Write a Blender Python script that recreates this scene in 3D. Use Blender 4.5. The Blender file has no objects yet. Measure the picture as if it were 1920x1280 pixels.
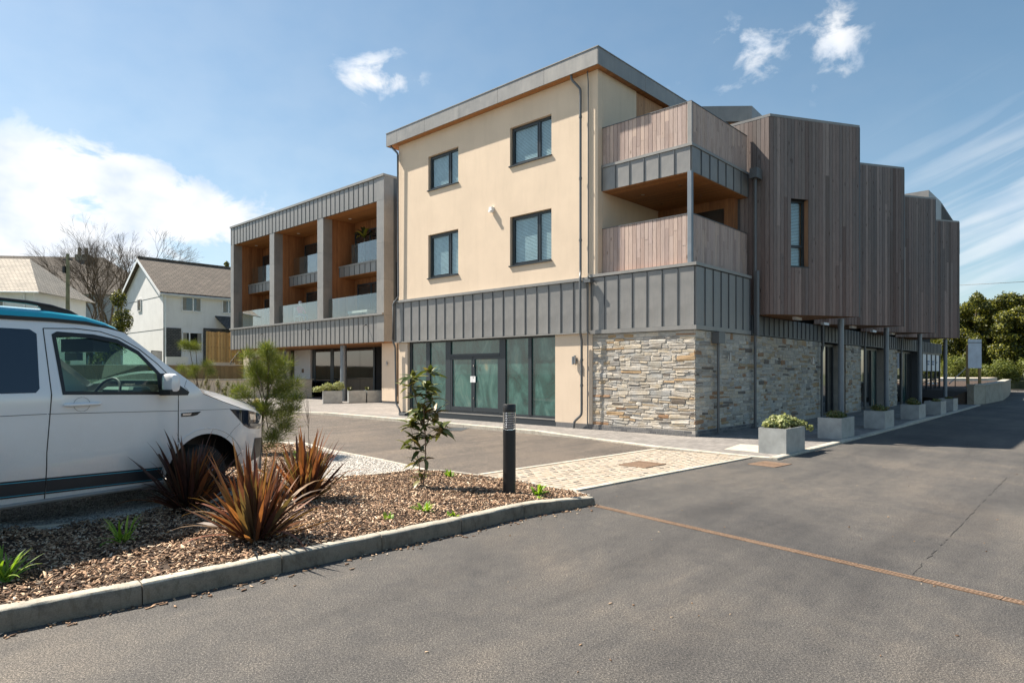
import bpy, math, random
import numpy as np
from mathutils import Vector, Matrix
from mathutils.geometry import delaunay_2d_cdt
R = random.Random(7)
NR = np.random.default_rng(11)
PI = math.pi
scene = bpy.context.scene
C = scene.collection
# ------------------------------------------------------------------ camera, sky, sun, exposure
FPX, CXP, HOR, EYE = 1217.0, 960.0, 697.0, 1.6      # the lens read off the photograph's vanishing points
cam_d = bpy.data.cameras.new('camera'); cam = bpy.data.objects.new('camera', cam_d); C.objects.link(cam)
cam.location = (0, 0, EYE); cam.rotation_euler = (PI / 2, 0, 0)
cam_d.sensor_width = 36; cam_d.lens = FPX / 1920 * 36; cam_d.shift_y = (HOR - 640) / 1920
cam_d.clip_start = 0.05; cam_d.clip_end = 3000
scene.camera = cam
SUN_AZ = math.atan2(-0.92, 0.39)       # from +Y towards +X
SUN_EL = math.radians(52)
sd = Vector((math.sin(SUN_AZ) * math.cos(SUN_EL), math.cos(SUN_AZ) * math.cos(SUN_EL), math.sin(SUN_EL)))
sun_d = bpy.data.lights.new('sun', 'SUN'); sun = bpy.data.objects.new('sun', sun_d); C.objects.link(sun)
sun_d.energy = 5.0; sun_d.angle = math.radians(0.55); sun_d.color = (1.0, 0.92, 0.80)
sun.rotation_euler = (-sd).to_track_quat('-Z', 'Y').to_euler(); sun.location = (-20, 12, 30)
vs = scene.view_settings
vs.view_transform = 'Standard'; vs.look = 'None'; vs.exposure = 1.14; vs.gamma = 1; vs.use_curve_mapping = False
scene.cycles.max_bounces = 8; scene.cycles.transparent_max_bounces = 16
scene.cycles.caustics_reflective = False; scene.cycles.caustics_refractive = False

W = bpy.data.worlds.new('World'); scene.world = W; W.use_nodes = True
wt = W.node_tree; wt.nodes.clear()
def N(t, ty, **k):
    n = t.nodes.new(ty)
    for a, b in k.items():
        if a.startswith('i_'): n.inputs[a[2:].replace('_', ' ')].default_value = b
        else: setattr(n, a, b)
    return n
def L(t, a, b): t.links.new(a, b)
def mth(t, op, a, b=None, c=None, clamp=False):
    n = t.nodes.new('ShaderNodeMath'); n.operation = op; n.use_clamp = clamp
    for i, v in enumerate((a, b, c)):
        if v is None: continue
        if isinstance(v, (int, float)): n.inputs[i].default_value = v
        else: t.links.new(v, n.inputs[i])
    return n.outputs[0]
wo = N(wt, 'ShaderNodeOutputWorld')
sky = N(wt, 'ShaderNodeTexSky', sky_type='NISHITA'); sky.sun_disc = False
sky.sun_elevation = SUN_EL; sky.sun_rotation = SUN_AZ
sky.air_density = 1.0; sky.dust_density = 0.7; sky.ozone_density = 0.8; sky.altitude = 50
hsv = N(wt, 'ShaderNodeHueSaturation'); hsv.inputs['Hue'].default_value = 0.486; hsv.inputs['Saturation'].default_value = 1.10; hsv.inputs['Value'].default_value = 1.0
L(wt, sky.outputs[0], hsv.inputs['Color'])
bg = N(wt, 'ShaderNodeBackground'); bg.inputs[1].default_value = 0.064
L(wt, hsv.outputs[0], bg.inputs[0])
tc = N(wt, 'ShaderNodeTexCoord'); sx = N(wt, 'ShaderNodeSeparateXYZ'); L(wt, tc.outputs['Generated'], sx.inputs[0])
az = mth(wt, 'ARCTAN2', sx.outputs[0], sx.outputs[1]); el = mth(wt, 'ARCSINE', sx.outputs[2])
def azel(u, v):
    x, y, z = (u - CXP) / FPX, 1.0, (HOR - v) / FPX
    return math.atan2(x, y), math.asin(z / math.sqrt(x * x + y * y + z * z))
# clouds: (photo position, angular half sizes, density)
blobs = [(150, 330, 260, 75, 1.0), (20, 430, 330, 110, 1.1), (330, 400, 190, 75, 1.0), (120, 520, 420, 80, 0.7), (-250, 330, 300, 120, 0.9),
         (700, 140, 78, 48, 0.76), (1410, 95, 88, 66, 0.56), (1565, 75, 66, 92, 0.62), (1390, 150, 60, 34, 0.34),
         (1640, 152, 26, 18, 0.34), (1262, 165, 26, 14, 0.22), (25, 262, 60, 16, 0.42)]
acc = None
for (u, v, ru, rv, s) in blobs:
    a0, e0 = azel(u, v); a1, _ = azel(u + ru, v); _, e1 = azel(u, v - rv)
    da = mth(wt, 'DIVIDE', mth(wt, 'SUBTRACT', az, a0), abs(a1 - a0)); de = mth(wt, 'DIVIDE', mth(wt, 'SUBTRACT', el, e0), abs(e1 - e0))
    q = mth(wt, 'ADD', mth(wt, 'MULTIPLY', da, da), mth(wt, 'MULTIPLY', de, de))
    g = mth(wt, 'MULTIPLY', mth(wt, 'EXPONENT', mth(wt, 'MULTIPLY', q, -0.9)), s)
    acc = g if acc is None else mth(wt, 'MAXIMUM', acc, g)
cv = N(wt, 'ShaderNodeCombineXYZ'); L(wt, az, cv.inputs[0]); L(wt, mth(wt, 'MULTIPLY', el, 1.5), cv.inputs[1])
nz = N(wt, 'ShaderNodeTexNoise'); nz.inputs['Scale'].default_value = 13; nz.inputs['Detail'].default_value = 9; nz.inputs['Roughness'].default_value = 0.6; nz.inputs['Distortion'].default_value = 0.35
L(wt, cv.outputs[0], nz.inputs[0])
dens = mth(wt, 'ADD', acc, mth(wt, 'MULTIPLY', mth(wt, 'SUBTRACT', nz.outputs[0], 0.5), 2.4))
mr = N(wt, 'ShaderNodeMapRange', interpolation_type='SMOOTHSTEP'); mr.inputs['From Min'].default_value = 0.22; mr.inputs['From Max'].default_value = 0.72
L(wt, dens, mr.inputs[0])
core = mth(wt, 'MULTIPLY', mr.outputs[0], mth(wt, 'MULTIPLY', mth(wt, 'MINIMUM', mth(wt, 'MULTIPLY', acc, 1.5), 1.0), 0.97))
# streaky cirrus low on the right
cv2 = N(wt, 'ShaderNodeCombineXYZ')
L(wt, mth(wt, 'MULTIPLY', az, 1.6), cv2.inputs[0])
L(wt, mth(wt, 'MULTIPLY', mth(wt, 'SUBTRACT', el, mth(wt, 'MULTIPLY', az, 0.36)), 16), cv2.inputs[1])
nz2 = N(wt, 'ShaderNodeTexNoise'); nz2.inputs['Scale'].default_value = 2.2; nz2.inputs['Detail'].default_value = 5; nz2.inputs['Roughness'].default_value = 0.5; nz2.inputs['Distortion'].default_value = 0.5
L(wt, cv2.outputs[0], nz2.inputs[0])
a0, e0 = azel(1900, 400)
qa = mth(wt, 'DIVIDE', mth(wt, 'SUBTRACT', az, a0 + 0.1), 0.26); qe = mth(wt, 'DIVIDE', mth(wt, 'SUBTRACT', el, e0 - 0.02), 0.13)
cg = mth(wt, 'EXPONENT', mth(wt, 'MULTIPLY', mth(wt, 'ADD', mth(wt, 'MULTIPLY', qa, qa), mth(wt, 'MULTIPLY', qe, qe)), -1.0))
mr2 = N(wt, 'ShaderNodeMapRange', interpolation_type='SMOOTHSTEP'); mr2.inputs['From Min'].default_value = 0.34; mr2.inputs['From Max'].default_value = 0.68
L(wt, nz2.outputs[0], mr2.inputs[0])
cir = mth(wt, 'MULTIPLY', mth(wt, 'MULTIPLY', mr2.outputs[0], cg), 0.62)
# thin veil towards the sun side, near the horizon
veil = mth(wt, 'MULTIPLY', mth(wt, 'EXPONENT', mth(wt, 'MULTIPLY', el, -3.2)), mth(wt, 'MULTIPLY', mth(wt, 'SUBTRACT', 0.75, mth(wt, 'MULTIPLY', az, 0.75), clamp=True), 0.42))
mask = mth(wt, 'MAXIMUM', mth(wt, 'MAXIMUM', core, cir), veil, clamp=True)
cbg = N(wt, 'ShaderNodeBackground'); cbg.inputs[1].default_value = 0.52
nz3 = N(wt, 'ShaderNodeTexNoise'); nz3.inputs['Scale'].default_value = 14; nz3.inputs['Detail'].default_value = 4
L(wt, cv.outputs[0], nz3.inputs[0])
crp = N(wt, 'ShaderNodeValToRGB'); crp.color_ramp.elements[0].position = 0.3; crp.color_ramp.elements[0].color = (0.70, 0.78, 0.90, 1); crp.color_ramp.elements[1].position = 0.62; crp.color_ramp.elements[1].color = (1.0, 1.0, 1.0, 1)
L(wt, nz3.outputs[0], crp.inputs[0]); L(wt, crp.outputs[0], cbg.inputs[0])
mx = N(wt, 'ShaderNodeMixShader'); L(wt, mask, mx.inputs[0]); L(wt, bg.outputs[0], mx.inputs[1]); L(wt, cbg.outputs[0], mx.inputs[2])
L(wt, mx.outputs[0], wo.inputs[0])

# ------------------------------------------------------------------ helpers
def tag(o, label=None, cat=None, group=None, kind=None):
    if label: o['label'] = label
    if cat: o['category'] = cat
    if group: o['group'] = group
    if kind: o['kind'] = kind
    return o
def empty(name, label, cat, loc=(0, 0, 0), rz=0.0, group=None):
    o = bpy.data.objects.new(name, None); C.objects.link(o); o.location = loc; o.rotation_euler = (0, 0, rz)
    o.empty_display_size = 0.2
    return tag(o, label, cat, group)
def link(name, me, parent=None, loc=(0, 0, 0), rot=(0, 0, 0), scale=(1, 1, 1)):
    o = bpy.data.objects.new(name, me); C.objects.link(o); o.location = loc; o.rotation_euler = rot; o.scale = scale
    if parent: o.parent = parent
    return o
class MB:
    def __init__(s): s.v = []; s.f = []
    def add(s, vs_, fs):
        k = len(s.v); s.v += [tuple(p) for p in vs_]; s.f += [tuple(i + k for i in f) for f in fs]; return s
    def box(s, x0, x1, y0, y1, z0, z1):
        x0, x1 = min(x0, x1), max(x0, x1); y0, y1 = min(y0, y1), max(y0, y1); z0, z1 = min(z0, z1), max(z0, z1)
        return s.add([(x0, y0, z0), (x1, y0, z0), (x1, y1, z0), (x0, y1, z0), (x0, y0, z1), (x1, y0, z1), (x1, y1, z1), (x0, y1, z1)],
                     [(0, 3, 2, 1), (4, 5, 6, 7), (0, 1, 5, 4), (1, 2, 6, 5), (2, 3, 7, 6), (3, 0, 4, 7)])
    def bev(s, x0, x1, y0, y1, z0, z1, c=0.01):
        x0, x1 = min(x0, x1), max(x0, x1); y0, y1 = min(y0, y1), max(y0, y1)
        def ring(d, z): return [(x0 + d + c, y0 + d, z), (x1 - d - c, y0 + d, z), (x1 - d, y0 + d + c, z), (x1 - d, y1 - d - c, z), (x1 - d - c, y1 - d, z), (x0 + d + c, y1 - d, z), (x0 + d, y1 - d - c, z), (x0 + d, y0 + d + c, z)]
        vv = ring(0, z0) + ring(0, z1 - c) + ring(c, z1)
        ff = [tuple(range(7, -1, -1)), tuple(range(16, 24))]
        for l in (0, 8):
            for i in range(8): ff.append((l + i, l + (i + 1) % 8, l + 8 + (i + 1) % 8, l + 8 + i))
        return s.add(vv, ff)
    def obox(s, p, q, hw, z0, z1):      # a bar from p to q (2D), half width hw
        d = Vector((q[0] - p[0], q[1] - p[1])); d.normalize(); n = Vector((-d.y, d.x)) * hw
        c = [(p[0] - n.x, p[1] - n.y), (q[0] - n.x, q[1] - n.y), (q[0] + n.x, q[1] + n.y), (p[0] + n.x, p[1] + n.y)]
        return s.prism(c, z0, z1)
    def prism(s, poly, z0, z1):
        a = sum(poly[i][0] * poly[(i + 1) % len(poly)][1] - poly[(i + 1) % len(poly)][0] * poly[i][1] for i in range(len(poly)))
        if a < 0: poly = poly[::-1]
        n = len(poly)
        z0f = z0 if callable(z0) else (lambda x, y: z0); z1f = z1 if callable(z1) else (lambda x, y: z1)
        vv = [(x, y, z0f(x, y)) for x, y in poly] + [(x, y, z1f(x, y)) for x, y in poly]
        return s.add(vv, [tuple(range(n - 1, -1, -1)), tuple(range(n, 2 * n))] + [(i, (i + 1) % n, n + (i + 1) % n, n + i) for i in range(n)])
    def tube(s, pts, r, n=8, caps=True):
        pts = [Vector(p) for p in pts]; m = len(pts); rr = r if isinstance(r, (list, tuple)) else [r] * m
        vv = []; up = None
        for i, p in enumerate(pts):
            d = (pts[min(i + 1, m - 1)] - pts[max(i - 1, 0)])
            if d.length < 1e-9: d = Vector((0, 0, 1))
            d.normalize()
            if up is None:
                up = Vector((0, 0, 1)) if abs(d.z) < 0.9 else Vector((1, 0, 0))
            x = d.cross(up)
            if x.length < 1e-4: x = d.cross(Vector((0.3, 1, 0.2)))
            x.normalize(); y = d.cross(x); up = -y if False else up
            for k in range(n):
                a = 2 * PI * k / n; vv.append(p + (x * math.cos(a) + y * math.sin(a)) * rr[i])
        ff = []
        for i in range(m - 1):
            for k in range(n): ff.append((i * n + k, i * n + (k + 1) % n, (i + 1) * n + (k + 1) % n, (i + 1) * n + k))
        if caps: ff += [tuple(range(n - 1, -1, -1)), tuple((m - 1) * n + k for k in range(n))]
        return s.add(vv, ff)
    def lathe(s, prof, n=20, cx=0, cy=0):
        vv = [(cx + r * math.cos(2 * PI * k / n), cy + r * math.sin(2 * PI * k / n), z) for r, z in prof for k in range(n)]
        ff = [(i * n + k, i * n + (k + 1) % n, (i + 1) * n + (k + 1) % n, (i + 1) * n + k) for i in range(len(prof) - 1) for k in range(n)]
        ff += [tuple(range(n - 1, -1, -1)), tuple((len(prof) - 1) * n + k for k in range(n))]
        return s.add(vv, ff)
    def mesh(s, name, mat, smooth=False):
        me = bpy.data.meshes.new(name); me.from_pydata(s.v, [], s.f)
        if mat is not None: me.materials.append(mat)
        if smooth:
            me.polygons.foreach_set('use_smooth', [True] * len(me.polygons))
            try: me.set_sharp_from_angle(angle=math.radians(38))
            except Exception: pass
        me.update(); return me
    def build(s, name, mat, parent=None, smooth=False, **k):
        return link(name, s.mesh(name, mat, smooth), parent, **k)
def npmesh(name, V, F, mat, smooth=False):
    me = bpy.data.meshes.new(name); V = np.asarray(V, dtype=np.float32); F = np.asarray(F, dtype=np.int32)
    nv, nf, k = len(V), len(F), F.shape[1]
    me.vertices.add(nv); me.vertices.foreach_set('co', V.ravel())
    me.loops.add(nf * k); me.loops.foreach_set('vertex_index', F.ravel())
    me.polygons.add(nf); me.polygons.foreach_set('loop_start', np.arange(0, nf * k, k, dtype=np.int32)); me.polygons.foreach_set('loop_total', np.full(nf, k, dtype=np.int32))
    me.update(calc_edges=True); me.validate()
    if smooth: me.polygons.foreach_set('use_smooth', [True] * nf)
    me.materials.append(mat); return me
def inpoly(x, y, P):
    r = False; n = len(P); j = n - 1
    for i in range(n):
        if (P[i][1] > y) != (P[j][1] > y) and x < (P[j][0] - P[i][0]) * (y - P[i][1]) / (P[j][1] - P[i][1]) + P[i][0]: r = not r
        j = i
    return r
def npin(X, Y, P):
    r = np.zeros(len(X), bool); n = len(P); j = n - 1
    for i in range(n):
        c = ((P[i][1] > Y) != (P[j][1] > Y)) & (X < (P[j][0] - P[i][0]) * (Y - P[i][1]) / (P[j][1] - P[i][1] + 1e-12) + P[i][0])
        r ^= c; j = i
    return r
def cdt(outline, holes=(), step=0.1, seg=None):
    seg = seg or step
    vs_, es = [], []
    for ring in [outline] + list(holes):
        k0 = len(vs_); pts = []
        for i in range(len(ring)):
            a, b = ring[i], ring[(i + 1) % len(ring)]
            m = max(1, int(math.hypot(b[0] - a[0], b[1] - a[1]) / seg))
            pts += [(a[0] + (b[0] - a[0]) * j / m, a[1] + (b[1] - a[1]) * j / m) for j in range(m)]
        vs_ += pts; es += [(k0 + i, k0 + (i + 1) % len(pts)) for i in range(len(pts))]
    xs = [p[0] for p in outline]; ys = [p[1] for p in outline]
    y = min(ys) + step / 2; row = 0
    while y < max(ys):
        x = min(xs) + (step / 2 if row % 2 else 0)
        while x < max(xs):
            if inpoly(x, y, outline) and not any(inpoly(x, y, h) for h in holes):
                vs_.append((x, y))
            x += step
        y += step; row += 1
    v, e, f, *_ = delaunay_2d_cdt([Vector(p) for p in vs_], es, [], 0, 1e-5)
    out = []
    for t in f:
        cx = sum(v[i].x for i in t) / 3; cy = sum(v[i].y for i in t) / 3
        if inpoly(cx, cy, outline) and not any(inpoly(cx, cy, h) for h in holes): out.append(tuple(t))
    return [(p.x, p.y) for p in v], out

# photograph pixel -> place
def G(u, v, z=0.0):
    Y = FPX * (EYE - z) / (v - HOR); return ((u - CXP) / FPX * Y, Y)
# building frame: x = a along the side front, y = b along the entrance front
CX0, CY0 = 4.43, 15.68
dS, dF = (0.682, 0.7313), (-0.7313, 0.682)
BROT = math.atan2(0.7313, 0.682)
def toW(a, b): return (CX0 + a * dS[0] + b * dF[0], CY0 + a * dS[1] + b * dF[1])
def toL(X, Y): X -= CX0; Y -= CY0; return (X * dS[0] + Y * dS[1], X * dF[0] + Y * dF[1])
def PB(u, a):
    r = (u - CXP) / FPX; x, y = toW(a, 0); return (x - r * y) / (r * dF[1] - dF[0])
def PA(u, b):
    r = (u - CXP) / FPX; x, y = toW(0, b); return (x - r * y) / (r * dS[1] - dS[0])
def PZ(v, a, b): return EYE + (HOR - v) / FPX * toW(a, b)[1]

# ------------------------------------------------------------------ materials
def principled(name):
    m = bpy.data.materials.new(name); m.use_nodes = True; t = m.node_tree; b = t.nodes['Principled BSDF']; return m, t, b
def ramp(t, fac, stops, interp='LINEAR'):
    r = N(t, 'ShaderNodeValToRGB'); cr = r.color_ramp; cr.interpolation = interp
    while len(cr.elements) < len(stops): cr.elements.new(0.5)
    for e, (p, c) in zip(cr.elements, stops): e.position = p; e.color = (*c, 1)
    L(t, fac, r.inputs[0]); return r.outputs[0]
def noise(t, scale, detail=4, rough=0.5, co='Object', dist=0.0, stretch=None, rot=0.0):
    tc = N(t, 'ShaderNodeTexCoord'); n = N(t, 'ShaderNodeTexNoise'); n.inputs['Scale'].default_value = scale; n.inputs['Detail'].default_value = detail; n.inputs['Roughness'].default_value = rough; n.inputs['Distortion'].default_value = dist
    src = tc.outputs[co]
    if stretch:
        mp = N(t, 'ShaderNodeMapping'); mp.inputs['Scale'].default_value = stretch
        if rot:
            mr_ = N(t, 'ShaderNodeMapping'); mr_.inputs['Rotation'].default_value = (0, 0, -rot); L(t, src, mr_.inputs[0]); src = mr_.outputs[0]
        L(t, src, mp.inputs[0]); src = mp.outputs[0]
    L(t, src, n.inputs['Vector']); return n.outputs[0]
def rnd(t):
    oi = N(t, 'ShaderNodeObjectInfo'); g = N(t, 'ShaderNodeNewGeometry')
    return mth(t, 'FRACT', mth(t, 'ADD', oi.outputs['Random'], g.outputs['Random Per Island']))
def mul(t, a, b, fac=1.0, mode='MULTIPLY'):
    m = N(t, 'ShaderNodeMix', data_type='RGBA', blend_type=mode)
    if isinstance(fac, (int, float)): m.inputs[0].default_value = fac
    else: L(t, fac, m.inputs[0])
    for i, v in ((6, a), (7, b)):
        if isinstance(v, tuple): m.inputs[i].default_value = (*v, 1)
        else: L(t, v, m.inputs[i])
    return m.outputs[2]
def bump(t, b, h, strength=0.3, dist=0.01):
    n = N(t, 'ShaderNodeBump'); n.inputs['Strength'].default_value = strength; n.inputs['Distance'].default_value = dist; L(t, h, n.inputs['Height']); L(t, n.outputs[0], b.inputs['Normal'])
def simple(name, col, rough=0.6, metal=0.0, var=0.12, scale=3.0, bmp=0.0, bscale=60, coat=0.0, stretch=None, spec=0.5):
    m, t, b = principled(name)
    n = noise(t, scale, 6, 0.6, stretch=stretch)
    lo = tuple(c * (1 - var) for c in col); hi = tuple(min(1, c * (1 + var)) for c in col)
    L(t, ramp(t, n, [(0.3, lo), (0.7, hi)]), b.inputs['Base Color'])
    b.inputs['Roughness'].default_value = rough; b.inputs['Metallic'].default_value = metal; b.inputs['Coat Weight'].default_value = coat; b.inputs['Coat Roughness'].default_value = 0.04
    b.inputs['Specular IOR Level'].default_value = spec
    if bmp: bump(t, b, noise(t, bscale, 5, 0.65), bmp, 0.01)
    return m
M = {}
def mat_asphalt(name, base, warm):
    m, t, b = principled(name)
    fine = noise(t, 170, 2, 0.8); mid = noise(t, 75, 3, 0.75); big = noise(t, 0.42, 8, 0.72, dist=0.3, stretch=(1, .55, 1)); lane = noise(t, 1.1, 6, 0.7, dist=.4, rot=BROT, stretch=(.12, 1.0, 1)); big2 = noise(t, 6.0, 7, 0.75)
    c = ramp(t, fine, [(0.36, tuple(x * 0.28 for x in base)), (0.5, base), (0.64, tuple(min(1, x * 2.5) for x in base))])
    c = mul(t, c, ramp(t, mid, [(0.36, (0.4, 0.4, 0.4)), (0.5, (0.95, 0.95, 0.95)), (0.64, (1.75, 1.72, 1.68))]))
    c = mul(t, c, ramp(t, big, [(0.34, (0.66, 0.68, 0.72)), (0.5, (1, 1, 1)), (0.66, warm)]))
    c = mul(t, c, ramp(t, lane, [(0.36, (0.78, 0.78, 0.79)), (0.5, (1, 1, 1)), (0.64, (1.22, 1.19, 1.15))]))
    c = mul(t, c, ramp(t, big2, [(0.35, (0.86, 0.86, 0.87)), (0.65, (1.13, 1.11, 1.07))]))
    L(t, c, b.inputs['Base Color'])
    b.inputs['Roughness'].default_value = 0.8; b.inputs['Specular IOR Level'].default_value = 0.35
    bump(t, b, mth(t, 'ADD', fine, mth(t, 'MULTIPLY', mid, 0.8)), 0.55, 0.006); return m
M['road'] = mat_asphalt('asphalt_dark', (0.074, 0.0695, 0.0655), (1.42, 1.34, 1.24))
M['road2'] = mat_asphalt('asphalt_brown', (0.10, 0.084, 0.071), (1.25, 1.2, 1.13))
def mat_concrete(name, col, dirt=0.5, scale=5):
    m, t, b = principled(name)
    a = noise(t, scale, 8, 0.7); f = noise(t, 120, 4, 0.6); s = noise(t, 14, 6, 0.7, dist=1.5, stretch=(1, 1, 0.35))
    c = ramp(t, a, [(0.3, tuple(x * (1 - dirt) for x in col)), (0.5, col), (0.75, tuple(min(1, x * 1.18) for x in col))])
    c = mul(t, c, ramp(t, f, [(0.3, (0.8, 0.8, 0.8)), (0.7, (1.12, 1.12, 1.12))]))
    c = mul(t, c, ramp(t, s, [(0.34, (0.72, 0.69, 0.64)), (0.5, (1, 1, 1))]))
    L(t, mul(t, c, ramp(t, rnd(t), [(0, (0.86, 0.86, 0.86)), (1, (1.08, 1.07, 1.05))])), b.inputs['Base Color']); b.inputs['Roughness'].default_value = 0.85
    bump(t, b, mth(t, 'ADD', a, f), 0.35, 0.006); return m
M['kerb'] = mat_concrete('kerb_concrete', (0.25, 0.205, 0.155), 0.5)  # stained face, its shade also put into the darker colour
M['kerb_top'] = mat_concrete('sunlit_kerb_top', (0.46, 0.42, 0.345), 0.3)  # same kerb, lighter: sun on the top faces put into the colour
M['edging'] = mat_concrete('edging_concrete', (0.5, 0.46, 0.39), 0.25)
M['conc_wall'] = mat_concrete('wall_concrete', (0.42, 0.38, 0.31), 0.3, 1.5)
def mat_render(name, col, streak=0.12):
    m, t, b = principled(name)
    a = noise(t, 0.9, 6, 0.6); f = noise(t, 260, 3, 0.6); s = noise(t, 3.0, 6, 0.65, stretch=(1.6, 1.6, 0.22))
    c = ramp(t, a, [(0.3, tuple(x * 0.94 for x in col)), (0.7, tuple(min(1, x * 1.04) for x in col))])
    c = mul(t, c, ramp(t, s, [(0.3, (1 - streak, 1 - streak * 1.05, 1 - streak * 1.15)), (0.5, (1, 1, 1))]))
    c = mul(t, c, ramp(t, f, [(0.3, (0.93, 0.93, 0.93)), (0.7, (1.04, 1.04, 1.04))]))
    L(t, c, b.inputs['Base Color']); b.inputs['Roughness'].default_value = 0.9; b.inputs['Specular IOR Level'].default_value = 0.2
    bump(t, b, f, 0.35, 0.004); return m
M['render'] = mat_render('cream_render', (0.76, 0.615, 0.47), 0.045)
M['white'] = mat_render('white_render', (0.80, 0.79, 0.78), 0.06)
M['lowwall'] = mat_render('pale_cream_wall', (0.72, 0.62, 0.5))
def mat_zinc(name, col, rough=0.42):
    m, t, b = principled(name)
    a = noise(t, 1.3, 5, 0.6, dist=0.8); s = noise(t, 5, 4, 0.6, stretch=(2.5, 2.5, 0.4))
    c = ramp(t, a, [(0.3, tuple(x * 0.88 for x in col)), (0.7, tuple(x * 1.1 for x in col))])
    c = mul(t, c, ramp(t, s, [(0.3, (0.92, 0.93, 0.94)), (0.65, (1.05, 1.04, 1.02))]))
    c = mul(t, c, ramp(t, rnd(t), [(0, (0.93, 0.93, 0.94)), (1, (1.06, 1.05, 1.04))]))
    L(t, c, b.inputs['Base Color']); b.inputs['Metallic'].default_value = 0.15
    L(t, mth(t, 'ADD', mth(t, 'MULTIPLY', a, 0.2), rough - 0.1), b.inputs['Roughness'])
    bump(t, b, noise(t, 1.8, 2, 0.4), 0.12, 0.05); return m
M['zinc'] = mat_zinc('grey_zinc', (0.25, 0.243, 0.235))
M['zinc_trim'] = mat_zinc('zinc_trim', (0.27, 0.262, 0.25))
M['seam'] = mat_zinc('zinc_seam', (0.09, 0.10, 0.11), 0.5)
def mat_wood(name, stops, rough=0.8, grain=1.0, bottom=None):
    m, t, b = principled(name)
    r = rnd(t); tc = N(t, 'ShaderNodeTexCoord'); oi = N(t, 'ShaderNodeObjectInfo')
    ad = N(t, 'ShaderNodeVectorMath', operation='ADD'); L(t, tc.outputs['Object'], ad.inputs[0])
    cx = N(t, 'ShaderNodeCombineXYZ'); L(t, mth(t, 'MULTIPLY', r, 37.0), cx.inputs[0]); L(t, mth(t, 'MULTIPLY', r, 91.0), cx.inputs[2]); L(t, cx.outputs[0], ad.inputs[1])
    mp = N(t, 'ShaderNodeMapping'); mp.inputs['Scale'].default_value = (1, 1, 0.05); L(t, ad.outputs[0], mp.inputs[0])
    g = N(t, 'ShaderNodeTexNoise'); g.inputs['Scale'].default_value = 70 * grain; g.inputs['Detail'].default_value = 5; g.inputs['Roughness'].default_value = 0.7; g.inputs['Distortion'].default_value = 0.4; L(t, mp.outputs[0], g.inputs['Vector'])
    mp2 = N(t, 'ShaderNodeMapping'); mp2.inputs['Scale'].default_value = (1, 1, 0.28); L(t, ad.outputs[0], mp2.inputs[0])
    k = N(t, 'ShaderNodeTexVoronoi'); k.inputs['Scale'].default_value = 6.5; L(t, mp2.outputs[0], k.inputs['Vector'])
    c = ramp(t, r, stops)
    c = mul(t, c, ramp(t, g.outputs[0], [(0.28, (0.66, 0.64, 0.62)), (0.5, (1, 1, 1)), (0.72, (1.15, 1.14, 1.13))]))
    c = mul(t, c, ramp(t, k.outputs['Distance'], [(0.0, (0.3, 0.26, 0.23)), (0.07, (0.5, 0.46, 0.43)), (0.13, (1, 1, 1))]))
    if bottom:
        sp = N(t, 'ShaderNodeSeparateXYZ'); L(t, tc.outputs['Object'], sp.inputs[0])
        nb = noise(t, 1.1, 4, 0.6)
        hz = mth(t, 'ADD', sp.outputs[2], mth(t, 'MULTIPLY', mth(t, 'SUBTRACT', nb, 0.5), 1.2))
        mrn = N(t, 'ShaderNodeMapRange'); mrn.inputs['From Min'].default_value = bottom[0]; mrn.inputs['From Max'].default_value = bottom[1]; L(t, hz, mrn.inputs[0])
        c = mul(t, c, ramp(t, mrn.outputs[0], [(0, bottom[2]), (1, (1, 1, 1))]))
    L(t, c, b.inputs['Base Color']); b.inputs['Roughness'].default_value = rough; b.inputs['Specular IOR Level'].default_value = 0.3
    bump(t, b, g.outputs[0], 0.3, 0.004); return m
grey_stops = [(0.0, (0.13, 0.098, 0.088)), (0.2, (0.24, 0.195, 0.18)), (0.38, (0.165, 0.147, 0.142)), (0.55, (0.20, 0.17, 0.158)), (0.75, (0.32, 0.265, 0.242)), (0.88, (0.145, 0.12, 0.11)), (1.0, (0.25, 0.215, 0.203))]
M['board'] = mat_wood('weathered_larch', grey_stops, bottom=(3.0, 6.0, (1.25, 1.06, 0.97)))
M['rail_board'] = mat_wood('weathered_larch_pale', [(0.0, (0.44, 0.33, 0.285)), (0.3, (0.52, 0.41, 0.36)), (0.6, (0.38, 0.29, 0.26)), (0.8, (0.56, 0.43, 0.36)), (1.0, (0.47, 0.37, 0.34))])
M['fresh_board'] = mat_wood('fresh_larch', [(0.0, (0.42, 0.24, 0.14)), (0.5, (0.52, 0.30, 0.17)), (1.0, (0.36, 0.2, 0.12))])
M['fence_board'] = mat_wood('fence_timber', [(0.0, (0.42, 0.28, 0.12)), (0.5, (0.55, 0.38, 0.17)), (1.0, (0.34, 0.22, 0.09))])
M['sleeper'] = mat_wood('sleeper_timber', [(0.0, (0.30, 0.2, 0.09)), (1.0, (0.38, 0.26, 0.12))])
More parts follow.
